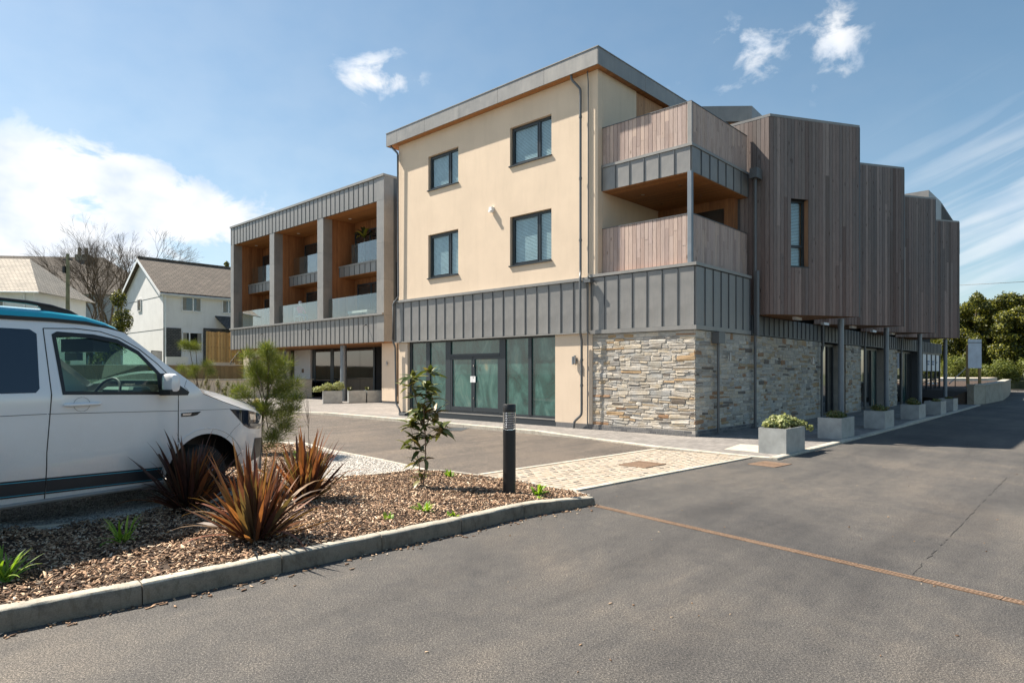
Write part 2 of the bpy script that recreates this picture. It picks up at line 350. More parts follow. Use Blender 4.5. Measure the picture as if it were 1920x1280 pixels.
def mat_lined(name, col, col2, axis_scale, gap=0.115):    # narrow boards too fine to build, grooves along z or x
    m, t, b = principled(name)
    tc = N(t, 'ShaderNodeTexCoord'); sp = N(t, 'ShaderNodeSeparateXYZ'); L(t, tc.outputs['Object'], sp.inputs[0])
    s = mth(t, 'DIVIDE', mth(t, 'ADD', mth(t, 'MULTIPLY', sp.outputs[0], axis_scale[0]), mth(t, 'MULTIPLY', sp.outputs[1], axis_scale[1])), gap)
    fr = mth(t, 'FRACT', s); fl = mth(t, 'FLOOR', s)
    wn = N(t, 'ShaderNodeTexWhiteNoise', noise_dimensions='1D'); L(t, fl, wn.inputs['W'])
    g = noise(t, 22, 5, 0.65, stretch=(1, 1, 0.08) if True else None)
    c = ramp(t, wn.outputs[0], [(0, col), (1, col2)]); c = mul(t, c, ramp(t, g, [(0.3, (0.75, 0.72, 0.7)), (0.65, (1.12, 1.1, 1.08))]))
    c = mul(t, c, ramp(t, fr, [(0.0, (0.25, 0.2, 0.18)), (0.06, (1, 1, 1))])); L(t, c, b.inputs['Base Color']); b.inputs['Roughness'].default_value = 0.6
    bump(t, b, mth(t, 'MINIMUM', mth(t, 'MULTIPLY', fr, 12), 1), 0.6, 0.006); return m
M['cedar'] = mat_lined('cedar_lining', (0.36, 0.155, 0.058), (0.24, 0.10, 0.038), (1, 1))
M['cedar_soffit'] = mat_lined('cedar_soffit', (0.44, 0.2, 0.07), (0.32, 0.14, 0.05), (1, 0))
M['dark'] = simple('dark_void', (0.012, 0.012, 0.013), 0.9)
M['frame'] = simple('anthracite_frame', (0.028, 0.036, 0.043), 0.4, 0.0, 0.05)
M['black'] = simple('black_plastic', (0.012, 0.012, 0.013), 0.45, var=0.1, bmp=0.05)
M['pipe'] = simple('grey_pipe', (0.13, 0.135, 0.14), 0.45, 0.3)
M['steel'] = simple('grey_steel_paint', (0.20, 0.225, 0.25), 0.4, 0.25)
M['galv'] = simple('galvanised_trough', (0.36, 0.375, 0.37), 0.5, 0.35, 0.2, 4)
M['plaster_white'] = simple('white_paint', (0.8, 0.8, 0.8), 0.5)
M['upvc'] = simple('white_frame', (0.8, 0.8, 0.8), 0.3, coat=0.3)
M['mortar'] = simple('lime_mortar', (0.42, 0.39, 0.345), 0.95, var=0.2, bmp=0.5, bscale=90)
M['brick'] = None
def glass(name, tint, refl, rough=0.0, ior=1.5):
    m = bpy.data.materials.new(name); m.use_nodes = True; t = m.node_tree; t.nodes.clear()
    o = N(t, 'ShaderNodeOutputMaterial'); tr = N(t, 'ShaderNodeBsdfTransparent'); tr.inputs[0].default_value = (*tint, 1)
    gl = N(t, 'ShaderNodeBsdfGlossy'); gl.inputs['Roughness'].default_value = rough; gl.inputs[0].default_value = (1, 1, 1, 1)
    lw = N(t, 'ShaderNodeLayerWeight'); lw.inputs[0].default_value = .5; fr_ = mth(t, 'ADD', mth(t, 'MULTIPLY', mth(t, 'POWER', lw.outputs['Facing'], 4.0), .9), .045)
    mxs = N(t, 'ShaderNodeMixShader'); L(t, mth(t, 'MULTIPLY', fr_, refl, clamp=True), mxs.inputs[0]); L(t, tr.outputs[0], mxs.inputs[1]); L(t, gl.outputs[0], mxs.inputs[2]); L(t, mxs.outputs[0], o.inputs[0]); return m
M['glass'] = glass('window_glass', (0.86, 0.94, 0.95), 1.1)
M['balglass'] = glass('balustrade_glass', (0.80, 0.87, 0.87), 1.7)
M['carglass'] = glass('van_glass', (0.55, 0.76, 0.68), 1.0)
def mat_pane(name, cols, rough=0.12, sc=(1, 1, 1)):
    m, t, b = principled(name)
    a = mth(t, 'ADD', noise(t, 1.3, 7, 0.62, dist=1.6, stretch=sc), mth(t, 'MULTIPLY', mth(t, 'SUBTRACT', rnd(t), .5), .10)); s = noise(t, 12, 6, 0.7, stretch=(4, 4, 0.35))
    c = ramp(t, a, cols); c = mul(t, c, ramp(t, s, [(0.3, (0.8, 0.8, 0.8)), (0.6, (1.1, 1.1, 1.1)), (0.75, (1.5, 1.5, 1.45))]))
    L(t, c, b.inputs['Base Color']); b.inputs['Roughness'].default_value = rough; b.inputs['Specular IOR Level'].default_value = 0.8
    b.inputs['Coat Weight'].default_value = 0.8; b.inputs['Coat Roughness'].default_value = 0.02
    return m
M['teal'] = mat_pane('teal_smears_and_reflections', [(0.25, (0.01, 0.028, 0.026)), (0.45, (0.022, 0.085, 0.075)), (0.56, (0.05, 0.145, 0.128)), (0.66, (0.10, 0.19, 0.16)), (0.8, (0.26, 0.25, 0.16))], 0.25, (1, 1, 0.6))  # film smears, plus streaky reflections put into the colour
M['darkpane'] = mat_pane('dark_glass', [(0.3, (0.008, 0.01, 0.012)), (0.7, (0.03, 0.035, 0.035))], 0.04)
M['navy'] = simple('tinted_glass', (0.006, 0.010, 0.022), 0.03, coat=1.0, var=0.0)
def mat_stone():
    m, t, b = principled('slate_stone')
    r = rnd(t)
    c = ramp(t, r, [(0.0, (0.50, 0.47, 0.43)), (0.17, (0.60, 0.56, 0.50)), (0.34, (0.44, 0.43, 0.405)), (0.50, (0.55, 0.49, 0.40)), (0.62, (0.33, 0.31, 0.285)), (0.72, (0.44, 0.36, 0.26)), (0.80, (0.44, 0.31, 0.18)), (0.85, (0.48, 0.44, 0.39)), (0.925, (0.36, 0.22, 0.13)), (0.96, (0.17, 0.145, 0.125)), (1.0, (0.45, 0.42, 0.38))], 'CONSTANT')
    n = noise(t, 9, 7, 0.65, dist=0.8, stretch=(1, 1, 3)); n2 = noise(t, 3.2, 4, 0.6)
    c = mul(t, c, ramp(t, n, [(0.3, (0.68, 0.67, 0.66)), (0.55, (1, 1, 1)), (0.75, (1.22, 1.2, 1.16))]))
    c = mul(t, c, ramp(t, n2, [(0.38, (1, 1, 1)), (0.62, (1.0, 0.93, 0.82))]))
    L(t, c, b.inputs['Base Color']); b.inputs['Roughness'].default_value = 0.8
    bump(t, b, noise(t, 34, 6, 0.7, stretch=(1, 1, 3)), 0.5, 0.012); return m
M['stone'] = mat_stone()
def mat_var(name, stops, rough=0.8, ns=20, bmp=0.3, bs=60, trans=0.0):
    m, t, b = principled(name)
    c = ramp(t, rnd(t), stops); c = mul(t, c, ramp(t, noise(t, ns, 5, 0.65), [(0.3, (0.75, 0.75, 0.75)), (0.7, (1.2, 1.2, 1.2))]))
    L(t, c, b.inputs['Base Color']); b.inputs['Roughness'].default_value = rough
    if bmp: bump(t, b, noise(t, bs, 4, 0.6), bmp, 0.006)
    if trans:
        tl = N(t, 'ShaderNodeBsdfTranslucent'); L(t, mul(t, c, (1.3, 1.25, 0.7)), tl.inputs[0]); ms = N(t, 'ShaderNodeMixShader'); ms.inputs[0].default_value = trans
        out = t.nodes['Material Output']; L(t, b.outputs[0], ms.inputs[1]); L(t, tl.outputs[0], ms.inputs[2]); L(t, ms.outputs[0], out.inputs[0])
    return m
M['brick'] = mat_var('grey_brick', [(0, (0.10, 0.10, 0.105)), (0.5, (0.15, 0.148, 0.148)), (1, (0.2, 0.19, 0.185))])
M['sett'] = mat_var('buff_sett', [(0, (0.31, 0.26, 0.205)), (0.3, (0.37, 0.315, 0.25)), (0.6, (0.42, 0.36, 0.285)), (0.85, (0.34, 0.3, 0.25)), (1, (0.44, 0.385, 0.315))], 0.85, 30, 0.5, 90)
M['sett_bed'] = simple('sett_joint', (0.30, 0.24, 0.175), 0.95, var=0.3, scale=20)
M['mulch'] = mat_var('bark_chip', [(0, (0.07, 0.04, 0.024)), (0.25, (0.17, 0.095, 0.055)), (0.5, (0.30, 0.18, 0.105)), (0.75, (0.46, 0.30, 0.185)), (0.93, (0.60, 0.45, 0.31)), (1, (0.68, 0.56, 0.43))], 0.85, 40, 0.3)
M['mulch_bed'] = simple('mulch_soil', (0.055, 0.034, 0.022), 0.95, var=0.5, scale=40, bmp=1.0, bscale=70)
M['pebble'] = mat_var('pebble', [(0, (0.30, 0.27, 0.24)), (0.4, (0.5, 0.46, 0.41)), (0.8, (0.66, 0.62, 0.56)), (1, (0.74, 0.7, 0.64))], 0.8, 40, 0.0)
M['gravel_bed'] = simple('gravel_bed', (0.42, 0.38, 0.335), 0.95, var=0.6, scale=70, bmp=1.0, bscale=80)
M['rust'] = mat_var('rusty_iron', [(0, (0.17, 0.105, 0.065)), (1, (0.25, 0.165, 0.11))], 0.85, 18, 0.4)
M['soil'] = simple('soil', (0.05, 0.035, 0.025), 0.95, var=0.4, scale=20, bmp=0.8)
M['flax'] = mat_var('bronze_flax_leaf', [(0, (0.09, 0.035, 0.028)), (0.2, (0.16, 0.065, 0.038)), (0.38, (0.28, 0.09, 0.04)), (0.5, (0.12, 0.09, 0.04)), (0.66, (0.33, 0.115, 0.045)), (0.8, (0.15, 0.115, 0.05)), (0.92, (0.11, 0.04, 0.035)), (1, (0.36, 0.22, 0.11))], 0.55, 6, 0.0, trans=0.34)
M['flax_dark'] = mat_var('purple_flax_leaf', [(0, (0.055, 0.028, 0.026)), (0.35, (0.10, 0.04, 0.032)), (0.6, (0.08, 0.05, 0.03)), (0.85, (0.14, 0.05, 0.035)), (1, (0.34, 0.13, 0.035))], 0.42, 6, 0.0, trans=0.3)
M['leaf'] = mat_var('glossy_leaf', [(0, (0.06, 0.085, 0.02)), (0.45, (0.11, 0.14, 0.035)), (0.75, (0.19, 0.20, 0.055)), (0.93, (0.24, 0.19, 0.07)), (1, (0.32, 0.18, 0.07))], 0.42, 8, 0.0, trans=0.25)
M['grassgreen'] = mat_var('green_blade', [(0, (0.13, 0.26, 0.02)), (0.6, (0.24, 0.40, 0.035)), (1, (0.38, 0.5, 0.08))], 0.5, 8, 0.0, trans=0.4)
M['needle'] = mat_var('pine_needle', [(0, (0.055, 0.085, 0.015)), (0.5, (0.13, 0.175, 0.028)), (1, (0.27, 0.29, 0.05))], 0.6, 8, 0.0, trans=0.3)
M['hedge'] = mat_var('hedge_leaf', [(0, (0.016, 0.026, 0.005)), (0.45, (0.06, 0.075, 0.01)), (0.75, (0.17, 0.175, 0.018)), (1, (0.32, 0.30, 0.035))], 0.5, 2, 0.0, trans=0.3)
M['pelarg'] = mat_var('pale_green_leaf', [(0, (0.20, 0.24, 0.09)), (0.6, (0.34, 0.37, 0.16)), (1, (0.46, 0.46, 0.24))], 0.6, 8, 0.0, trans=0.3)
M['bark'] = simple('bark', (0.12, 0.09, 0.065), 0.9, var=0.35, scale=9, bmp=0.6, bscale=30)
M['twig'] = simple('bare_twig', (0.095, 0.07, 0.05), 0.9, var=0.3, scale=5)
M['stem'] = simple('young_stem', (0.26, 0.17, 0.11), 0.7, var=0.25, scale=12)
def mat_roof(name, c1, c2, sc, ang):
    m, t, b = principled(name)
    tc = N(t, 'ShaderNodeTexCoord'); mp = N(t, 'ShaderNodeMapping'); mp.inputs['Rotation'].default_value = ang; mp.inputs['Scale'].default_value = (sc, sc, sc); L(t, tc.outputs['Object'], mp.inputs[0])
    bk = N(t, 'ShaderNodeTexBrick'); bk.inputs['Scale'].default_value = 1.0; bk.inputs['Color1'].default_value = (*c1, 1); bk.inputs['Color2'].default_value = (*c2, 1); bk.inputs['Mortar'].default_value = (c1[0] * 0.4, c1[1] * 0.4, c1[2] * 0.4, 1)
    bk.inputs['Mortar Size'].default_value = 0.035; bk.inputs['Brick Width'].default_value = 0.55; bk.inputs['Row Height'].default_value = 0.3; L(t, mp.outputs[0], bk.inputs['Vector'])
    c = mul(t, bk.outputs['Color'], ramp(t, noise(t, 1.2, 6, 0.7), [(0.3, (0.75, 0.74, 0.72)), (0.7, (1.2, 1.15, 1.08))]))
    L(t, c, b.inputs['Base Color']); b.inputs['Roughness'].default_value = 0.85; bump(t, b, bk.outputs['Fac'], -0.5, 0.02); return m
M['roof_brown'] = mat_roof('brown_slate_roof', (0.13, 0.108, 0.09), (0.18, 0.15, 0.125), 1.3, (0, 0, 0))
M['roof_pale'] = mat_roof('pale_slate_roof', (0.42, 0.38, 0.33), (0.50, 0.45, 0.39), 1.6, (0, 0, 0))
M['slate_clad'] = mat_roof('slate_cladding', (0.07, 0.075, 0.08), (0.12, 0.12, 0.125), 2.2, (PI / 2, 0, 0))
def mat_paving():
    m, t, b = principled('grey_block_paving')
    tc = N(t, 'ShaderNodeTexCoord'); mp = N(t, 'ShaderNodeMapping'); mp.inputs['Rotation'].default_value = (0, 0, -BROT); L(t, tc.outputs['Object'], mp.inputs[0])
    bk = N(t, 'ShaderNodeTexBrick'); bk.inputs['Scale'].default_value = 1.0; bk.inputs['Brick Width'].default_value = 0.2; bk.inputs['Row Height'].default_value = 0.1; bk.inputs['Mortar Size'].default_value = 0.004
    bk.inputs['Color1'].default_value = (0.185, 0.17, 0.158, 1); bk.inputs['Color2'].default_value = (0.26, 0.238, 0.22, 1); bk.inputs['Mortar'].default_value = (0.09, 0.08, 0.07, 1); L(t, mp.outputs[0], bk.inputs['Vector'])
    c = mul(t, bk.outputs['Color'], ramp(t, noise(t, 0.8, 7, 0.65, dist=1.0), [(0.3, (0.8, 0.8, 0.8)), (0.55, (1, 1, 1)), (0.72, (1.35, 1.33, 1.3))]))
    L(t, c, b.inputs['Base Color']); b.inputs['Roughness'].default_value = 0.85; bump(t, b, bk.outputs['Fac'], -0.5, 0.006); return m
M['paving'] = mat_paving()
M['ground'] = simple('grass_ground', (0.09, 0.10, 0.05), 0.95, var=0.5, scale=1.5, bmp=0.8, bscale=12)
M['vanwhite'] = None
def mat_van(name, col, dirt):
    m, t, b = principled(name)
    tc = N(t, 'ShaderNodeTexCoord'); sp = N(t, 'ShaderNodeSeparateXYZ'); L(t, tc.outputs['Object'], sp.inputs[0])
    n = noise(t, 3, 7, 0.7); f = noise(t, 70, 4, 0.7)
    lowm = N(t, 'ShaderNodeMapRange'); lowm.inputs['From Min'].default_value = 1.15; lowm.inputs['From Max'].default_value = 0.5; L(t, mth(t, 'ADD', sp.outputs[2], mth(t, 'MULTIPLY', mth(t, 'SUBTRACT', n, 0.5), 0.5)), lowm.inputs[0])
    d = mth(t, 'MULTIPLY', lowm.outputs[0], mth(t, 'MULTIPLY', mth(t, 'ADD', f, n), dirt), clamp=True)
    L(t, mul(t, col, (0.40, 0.34, 0.27), d, 'MIX'), b.inputs['Base Color'])
    L(t, mth(t, 'ADD', 0.18, mth(t, 'MULTIPLY', d, 0.6)), b.inputs['Roughness']); b.inputs['Coat Weight'].default_value = 1.0; b.inputs['Coat Roughness'].default_value = 0.02; b.inputs['Coat IOR'].default_value = 1.6; return m
M['vanwhite'] = mat_van('white_van_paint', (0.84, 0.84, 0.84), 0.42)
M['vanteal'] = simple('turquoise_paint', (0.012, 0.38, 0.50), 0.25, var=0.03, coat=0.8)
M['vanline'] = simple('blue_line', (0.05, 0.42, 0.58), 0.3, var=0.0)
M['vangrey'] = simple('dark_grey_decal', (0.028, 0.032, 0.037), 0.45, var=0.15, scale=8)
M['rubber'] = simple('tyre_rubber', (0.018, 0.018, 0.018), 0.75, var=0.2, bmp=0.2)
M['alloy'] = simple('alloy', (0.35, 0.35, 0.36), 0.35, 0.8)
M['chrome'] = simple('chrome', (0.8, 0.8, 0.82), 0.08, 1.0, var=0.0)
M['lens'] = glass('lamp_lens', (0.85, 0.88, 0.9), 2.0)
# ------------------------------------------------------------------ ground and roads
MB().box(-400, 400, -30, 900, -0.6, -0.02).build('ground', M['ground'])['kind'] = 'structure'
road = cdt([(-14, -8), (40, -8), (60, 40), (70, 90), (30, 75), (-13, 36)], step=6)
m_ = MB(); m_.add([(x, y, 0.0) for x, y in road[0]], road[1]); tag(m_.build('road', M['road']), kind='structure')
def sheet(name, poly, z, mat, step=1.0, zf=None):
    v, f = cdt(poly, step=step); m = MB(); m.add([(x, y, (zf(x, y) if zf else z)) for x, y in v], f)
    return tag(m.build(name, mat), kind='structure')
# the browner access road between the bed and the entrance
A_ = G(1229, 843); B_ = G(1409.5, 857.5); C_ = G(1074, 921); D_ = G(899, 891)
kerbF = [toW(-1.62, 30.0), toW(-1.65, 17), toW(-1.75, 9), toW(-2.03, 1.6), toW(-2.5, -0.48), toW(-2.66, -2.4), toW(-2.60, -2.95)]
kerbS = [toW(-2.60, -2.95), toW(3.5, -2.95), toW(8.3, -2.92), toW(14, -2.85), toW(19, -2.8), toW(23.3, -2.7)]
sheet('access_road', [D_, A_, kerbF[4], kerbF[3], kerbF[2], kerbF[1], kerbF[0], (-30, 30), (-16, 12), G(620, 843), G(812, 880)], 0.004, M['road2'], 2.0)
# pavement along both fronts
pav = kerbF + kerbS[1:] + [toW(23.3, 1.0), toW(40, 1), toW(40, 14), toW(12, 34), toW(-1.6, 34)]
sheet('pavement', pav, 0.03, M['paving'], 2.0)
# kerb units along the far side of the access road and along the side road
def arcpts(P, unit):
    out = []; 
    for i in range(len(P) - 1):
        a, b = Vector(P[i]), Vector(P[i + 1]); Ln = (b - a).length; n = max(1, round(Ln / unit))
        out += [(a + (b - a) * (k / n), a + (b - a) * ((k + 1) / n)) for k in range(n)]
    return out
def kerb_run(name, P, zf, w, inward, mat=M['edging'], unit=0.915, gap=0.008, z0=-0.02):
    root = bpy.data.objects.new(name, None); C.objects.link(root); root['kind'] = 'structure'
    # inward: a point on the side the kerb grows to
    for (a, b) in arcpts(P, unit):
        d = (b - a).normalized(); n = Vector((-d.y, d.x))
        if n.dot(Vector(inward(a)) - a) < 0: n = -n
        a2 = a + d * gap / 2; b2 = b - d * gap / 2; za, zb = zf(a), zf(b); c = 0.012
        q = []
        for (p, z) in ((a2, za), (b2, zb)):
            q += [(p.x, p.y, z0), (p.x, p.y, z - c), (p.x + n.x * c, p.y + n.y * c, z), (p.x + n.x * w, p.y + n.y * w, z), (p.x + n.x * w, p.y + n.y * w, z0)]
        m = MB(); m.add(q, [(0, 1, 6, 5), (1, 2, 7, 6), (2, 3, 8, 7), (3, 4, 9, 8), (4, 3, 2, 1, 0), (5, 6, 7, 8, 9)])
        m.build('kerb_stone', mat, root)
    return root
def zF(p):
    b = toL(p.x, p.y)[1]; return 0.105 if 3.3 < b < 14.5 else (0.036 if b < 2.4 or b > 15.6 else 0.07)
kerb_run('entrance_kerb', kerbF[1:], zF, 0.15, lambda a: toW(5, toL(a.x, a.y)[1]), unit=0.95)
def zSd(p):
    a = toL(p.x, p.y)[0]; return 0.045 if a < 8 or a > 12 else 0.075
kerb_run('side_kerb', kerbS, zSd, 0.15, lambda a: toW(toL(a.x, a.y)[0], 5), unit=0.915)
# pale slab (cover) in the pavement beside the first trough
sl = [G(1358, 842, 0.03), G(1388, 832.5, 0.03), G(1440, 836, 0.03), G(1430, 849, 0.03)]
MBs = MB(); MBs.prism(sl, 0.03, 0.036); o = MBs.build('inspection_cover', M['edging']); tag(o, 'pale square inspection cover set in the pavement beside the first trough planter', 'cover')
# buff sett strip
strip = bpy.data.objects.new('sett_strip', None); C.objects.link(strip); strip['kind'] = 'structure'
m_ = MB(); m_.prism([A_, B_, C_, D_], -0.02, 0.013); m_.build('sett_bed', M['sett_bed'], strip)
for (p, q) in ((A_, D_), (B_, C_)):
    for a, b in arcpts([p, q], 0.9):
        mm = MB(); mm.obox(a + (b - a) * 0.004, b - (b - a) * 0.004, 0.045, -0.01, 0.022); mm.build('edge_stone', M['edging'], strip)
Av, Bv, Cv, Dv = map(Vector, (A_, B_, C_, D_))
u_ = (Dv - Av).normalized(); n_ = Vector((-u_.y, u_.x)); n_ = n_ if n_.dot(Bv - Av) > 0 else -n_
cells = []
quad = [A_, B_, C_, D_]
rw = 0.115; Lr = 0.175
for i in range(-4, 40):
    off = (i % 2) * Lr * 0.5
    for j in range(-6, 46):
        c = Av + u_ * (j * Lr + off) + n_ * (0.05 + i * rw)
        if all(inpoly((c + u_ * sx_ + n_ * sy_).x, (c + u_ * sx_ + n_ * sy_).y, quad) for sx_ in (-0.07, 0.07) for sy_ in (-0.09, 0.09)): cells.append(c)
cells.sort(key=lambda c: c.length)
sett_meshes = []
for k in range(8):
    m = MB(); l, w = (Lr - 0.018) / 2 * R.uniform(0.93, 1.0), (rw - 0.016) / 2 * R.uniform(0.92, 1.0); m.bev(-l, l, -w, w, -0.02, 0.0, 0.01)
    m.v = [(x + R.uniform(-.003, .003), y + R.uniform(-.003, .003), z + (R.uniform(-.003, .003))) for x, y, z in m.v]
    sett_meshes.append(m.mesh('sett', M['sett']))
rot_ = math.atan2(u_.y, u_.x)
joined = MB()
for k, c in enumerate(cells):
    me = sett_meshes[k % 8]; z = 0.017 + R.uniform(-.003, .004)
    if k < 290: link('sett', me, strip, (c.x, c.y, z), (R.uniform(-.02, .02), R.uniform(-.02, .02), rot_))
    else:
        ca, sa = math.cos(rot_), math.sin(rot_)
        joined.add([(c.x + v.co.x * ca - v.co.y * sa, c.y + v.co.x * sa + v.co.y * ca, z + v.co.z) for v in me.vertices], [tuple(p.vertices) for p in me.polygons])
o = joined.build('far_setts', M['sett'], strip); o['kind'] = 'stuff'
# iron grates and the slot drain
def grate(label, pix, zc=0.026, nb=9, mt=None):
    mt = mt or M['rust']
    P = [Vector(G(u, v)) for u, v in pix]; c = sum(P, Vector((0, 0))) / 4; d = (P[1] - P[0]).normalized()
    r = empty('drain_grate', label, 'drain grate', (c.x, c.y, zc), math.atan2(d.y, d.x), 'iron drain grates in the ground')
    hx = (P[1] - P[0]).length / 2; hy = (P[3] - P[0]).length / 2
    m = MB(); m.box(-hx, hx, -hy, -hy + .03, -.03, .004).box(-hx, hx, hy - .03, hy, -.03, .004).box(-hx, -hx + .03, -hy + .03, hy - .03, -.03, .004).box(hx - .03, hx, -hy + .03, hy - .03, -.03, .004)
    m.build('frame', mt, r); mm = MB(); mm.box(-hx + .03, hx - .03, -hy + .03, hy - .03, -.028, -.02); mm.build('pit', M['dark'], r)
    w = (2 * hx - .06) / nb
    for i in range(nb):
        x = -hx + .03 + (i + .5) * w; b = MB(); b.box(x - w * .3, x + w * .3, -hy + .03, hy - .03, -.016, .003); b.build('bar', mt, r)
    return r
grate('rusty square drain grate set in the buff sett strip', [(1165, 873), (1205, 866), (1245, 872), (1204, 880.5)])
grate('rusty square drain grate in the dark road beside the kerb corner', [(1405, 870), (1437, 864.5), (1482, 869.5), (1450, 877)], 0.006)
grate('small grey drain grate in the access road in front of the doors', [(832, 806), (850, 800.5), (872, 804), (856, 809)], 0.01, mt=M['pipe'])
da, db = Vector(G(1119, 948.5)), Vector(G(2100, 1172))
dd = (db - da).normalized()
drain = empty('slot_drain', 'long rusty perforated slot drain running across the road', 'drain', (da.x, da.y, 0), math.atan2(dd.y, dd.x))
um = MB(); U = 0.5; hw = 0.042
um.box(0.004, U - .004, -hw, -hw + .012, -.01, .007).box(0.004, U - .004, hw - .012, hw, -.01, .007).box(0.004, U - .004, -.006, .006, -.01, .006)
for i in range(17):
    x = 0.004 + i * (U - .008 - .011) / 16; um.box(x, x + .011, -hw + .012, -.006, -.01, .005); um.box(x, x + .011, .006, hw - .012, -.01, .005)
gm = um.mesh('grating', M['rust'])
for i in range(int((db - da).length / U)): link('grating', gm, drain, (i * U, 0, 0.0))
m_ = MB(); m_.box(0, (db - da).length, -hw, hw, -.012, 0.0015); m_.build('channel', M['dark'], drain)
# the fine crack in the road
cp = [G(u, v) for u, v in ((1712, 1076), (1745, 1042), (1768, 1018), (1800, 985), (1835, 950), (1868, 915), (1890, 893))]
m_ = MB()
pr = None
for i in range(len(cp) - 1):
    for k in range(14):
        p = Vector(cp[i]).lerp(Vector(cp[i + 1]), k / 14); p += Vector((R.uniform(-.009, .009), R.uniform(-.009, .009)))
        if pr is not None and R.random() < .6: m_.obox(pr, p, R.uniform(.0015, .0045), -.001, 0.0035)
        pr = p
m_.build('road_crack', simple('crack_tar', (0.035, 0.033, 0.032), 0.9))['kind'] = 'structure'

# ------------------------------------------------------------------ the planting island
ctrl = [(*G(0, 1143.7, .14), .13), (*G(267, 1104, .14), .13), (*G(525, 1040, .14), .13), (*G(770, 975, .13), .13), (*G(1000, 945, .12), .11), (*G(1115, 938, .05), .06),
        (*G(0, 993, .18), .18), (*G(290, 954, .13), .13), (*G(450, 923, .09), .09), (*G(625, 896, .09), .09), (*G(770, 881, .08), .08), (-3.6, 7.6, .04), (-4.3, 6.2, .12), (-4.8, 5.0, .15), (-5.0, 7.0, .06), (*G(894, 890, .06), .055), (*G(1074, 920, .045), .045),
        (*G(620, 843.6, .08), .08), (*G(812, 880, .07), .07), (*G(720, 862.6, .08), .08), (-6.0, 5.0, .15), (-8, 9, .10), (-12, 14, .10), (-6, 12, .10), (-3.9, 3.0, .13), (-5.5, 2.5, .13)]
CT = np.array(ctrl)
def zi(x, y):
    d = (CT[:, 0] - x) ** 2 + (CT[:, 1] - y) ** 2 + 1e-4; w = 1 / d ** 1.6; return float((w * CT[:, 2]).sum() / w.sum())
def nzi(X, Y):
    out = np.zeros(len(X)); 
    for s in range(0, len(X), 4000):
        d = (CT[:, 0][None] - X[s:s + 4000, None]) ** 2 + (CT[:, 1][None] - Y[s:s + 4000, None]) ** 2 + 1e-4; w = 1 / d ** 1.6; out[s:s + 4000] = (w * CT[:, 2]).sum(1) / w.sum(1)
    return out
kb = [(-5.2, 2.25), G(0, 1187), G(267, 1133), G(529, 1074), G(720, 1031), G(880, 995), G(977, 970.5), G(1054, 957), G(1119, 944.7)]
back = [G(-600, 1075, .2), G(0, 993, .18), G(290, 954, .13), G(450, 923, .09), G(625, 896, .09), G(720, 887, .085), G(775, 880.5, .08), G(830, 881, .08), G(894, 890, .06), G(985, 905, .05), G(1074, 920, .05), G(1105, 931, .05)]
# kerb with a worn bevel, in separate units
kroot = bpy.data.objects.new('bed_kerb', None); C.objects.link(kroot); kroot['kind'] = 'structure'
def ksample(P):
    L_ = [0]; 
    for i in range(len(P) - 1): L_.append(L_[-1] + math.hypot(P[i + 1][0] - P[i][0], P[i + 1][1] - P[i][1]))
    def f(s):
        s = max(0, min(L_[-1] - 1e-6, s))
        for i in range(len(P) - 1):
            if s <= L_[i + 1]:
                k = (s - L_[i]) / (L_[i + 1] - L_[i]); return Vector((P[i][0] + (P[i + 1][0] - P[i][0]) * k, P[i][1] + (P[i + 1][1] - P[i][1]) * k))
    return f, L_
kf, kL = ksample(kb)
def ksm(s): return (kf(s - .12) + kf(s) * 2 + kf(s + .12)) / 4
# joints fall at the photograph's joints: arc length of u=267 and u=529
s267, s529 = kL[2], kL[3]
joints = [s267 - 2 * .915, s267 - .915, s267, s529]
while joints[-1] + .93 < kL[-1] - .3: joints.append(joints[-1] + .93)
joints.append(kL[-1])
def ktop(s):
    e = kL[-1] - s; return 0.14 if e > 0.9 else 0.085 + 0.055 * max(0, e) / 0.9
for i in range(len(joints) - 1):
    s0, s1 = joints[i] + .004, joints[i + 1] - .004; n = 10; m = MB(); vv = []; W_ = .125
    for k in range(n + 1):
        s = s0 + (s1 - s0) * k / n; p = ksm(s); d = (ksm(s + .03) - ksm(s - .03)).normalized(); nn = Vector((-d.y, d.x)); zt = ktop(s)
        j = lambda a=.0025: R.uniform(-a, a)
        prof = [(0, -.05), (0.0 + j(), zt * .45), (0.004 + j(), zt - .035 + j()), (0.012 + j(), zt - .012 + j()), (.026 + j(), zt + j(.0015)), (W_ * .6, zt + .001), (W_, zt), (W_, -.02)]
        vv += [(p.x + nn.x * a, p.y + nn.y * a, z) for a, z in prof]
    q = 8; ff = [(k * q + r_, k * q + r_ + 1, (k + 1) * q + r_ + 1, (k + 1) * q + r_) for k in range(n) for r_ in range(q - 1)]
    ff += [tuple(range(q)), tuple(n * q + r_ for r_ in range(q - 1, -1, -1))]
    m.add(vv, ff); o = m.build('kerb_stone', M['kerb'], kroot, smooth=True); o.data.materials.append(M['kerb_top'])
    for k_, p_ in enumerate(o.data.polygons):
        if k_ < n * (q - 1) and k_ % (q - 1) in (3, 4, 5): p_.material_index = 1
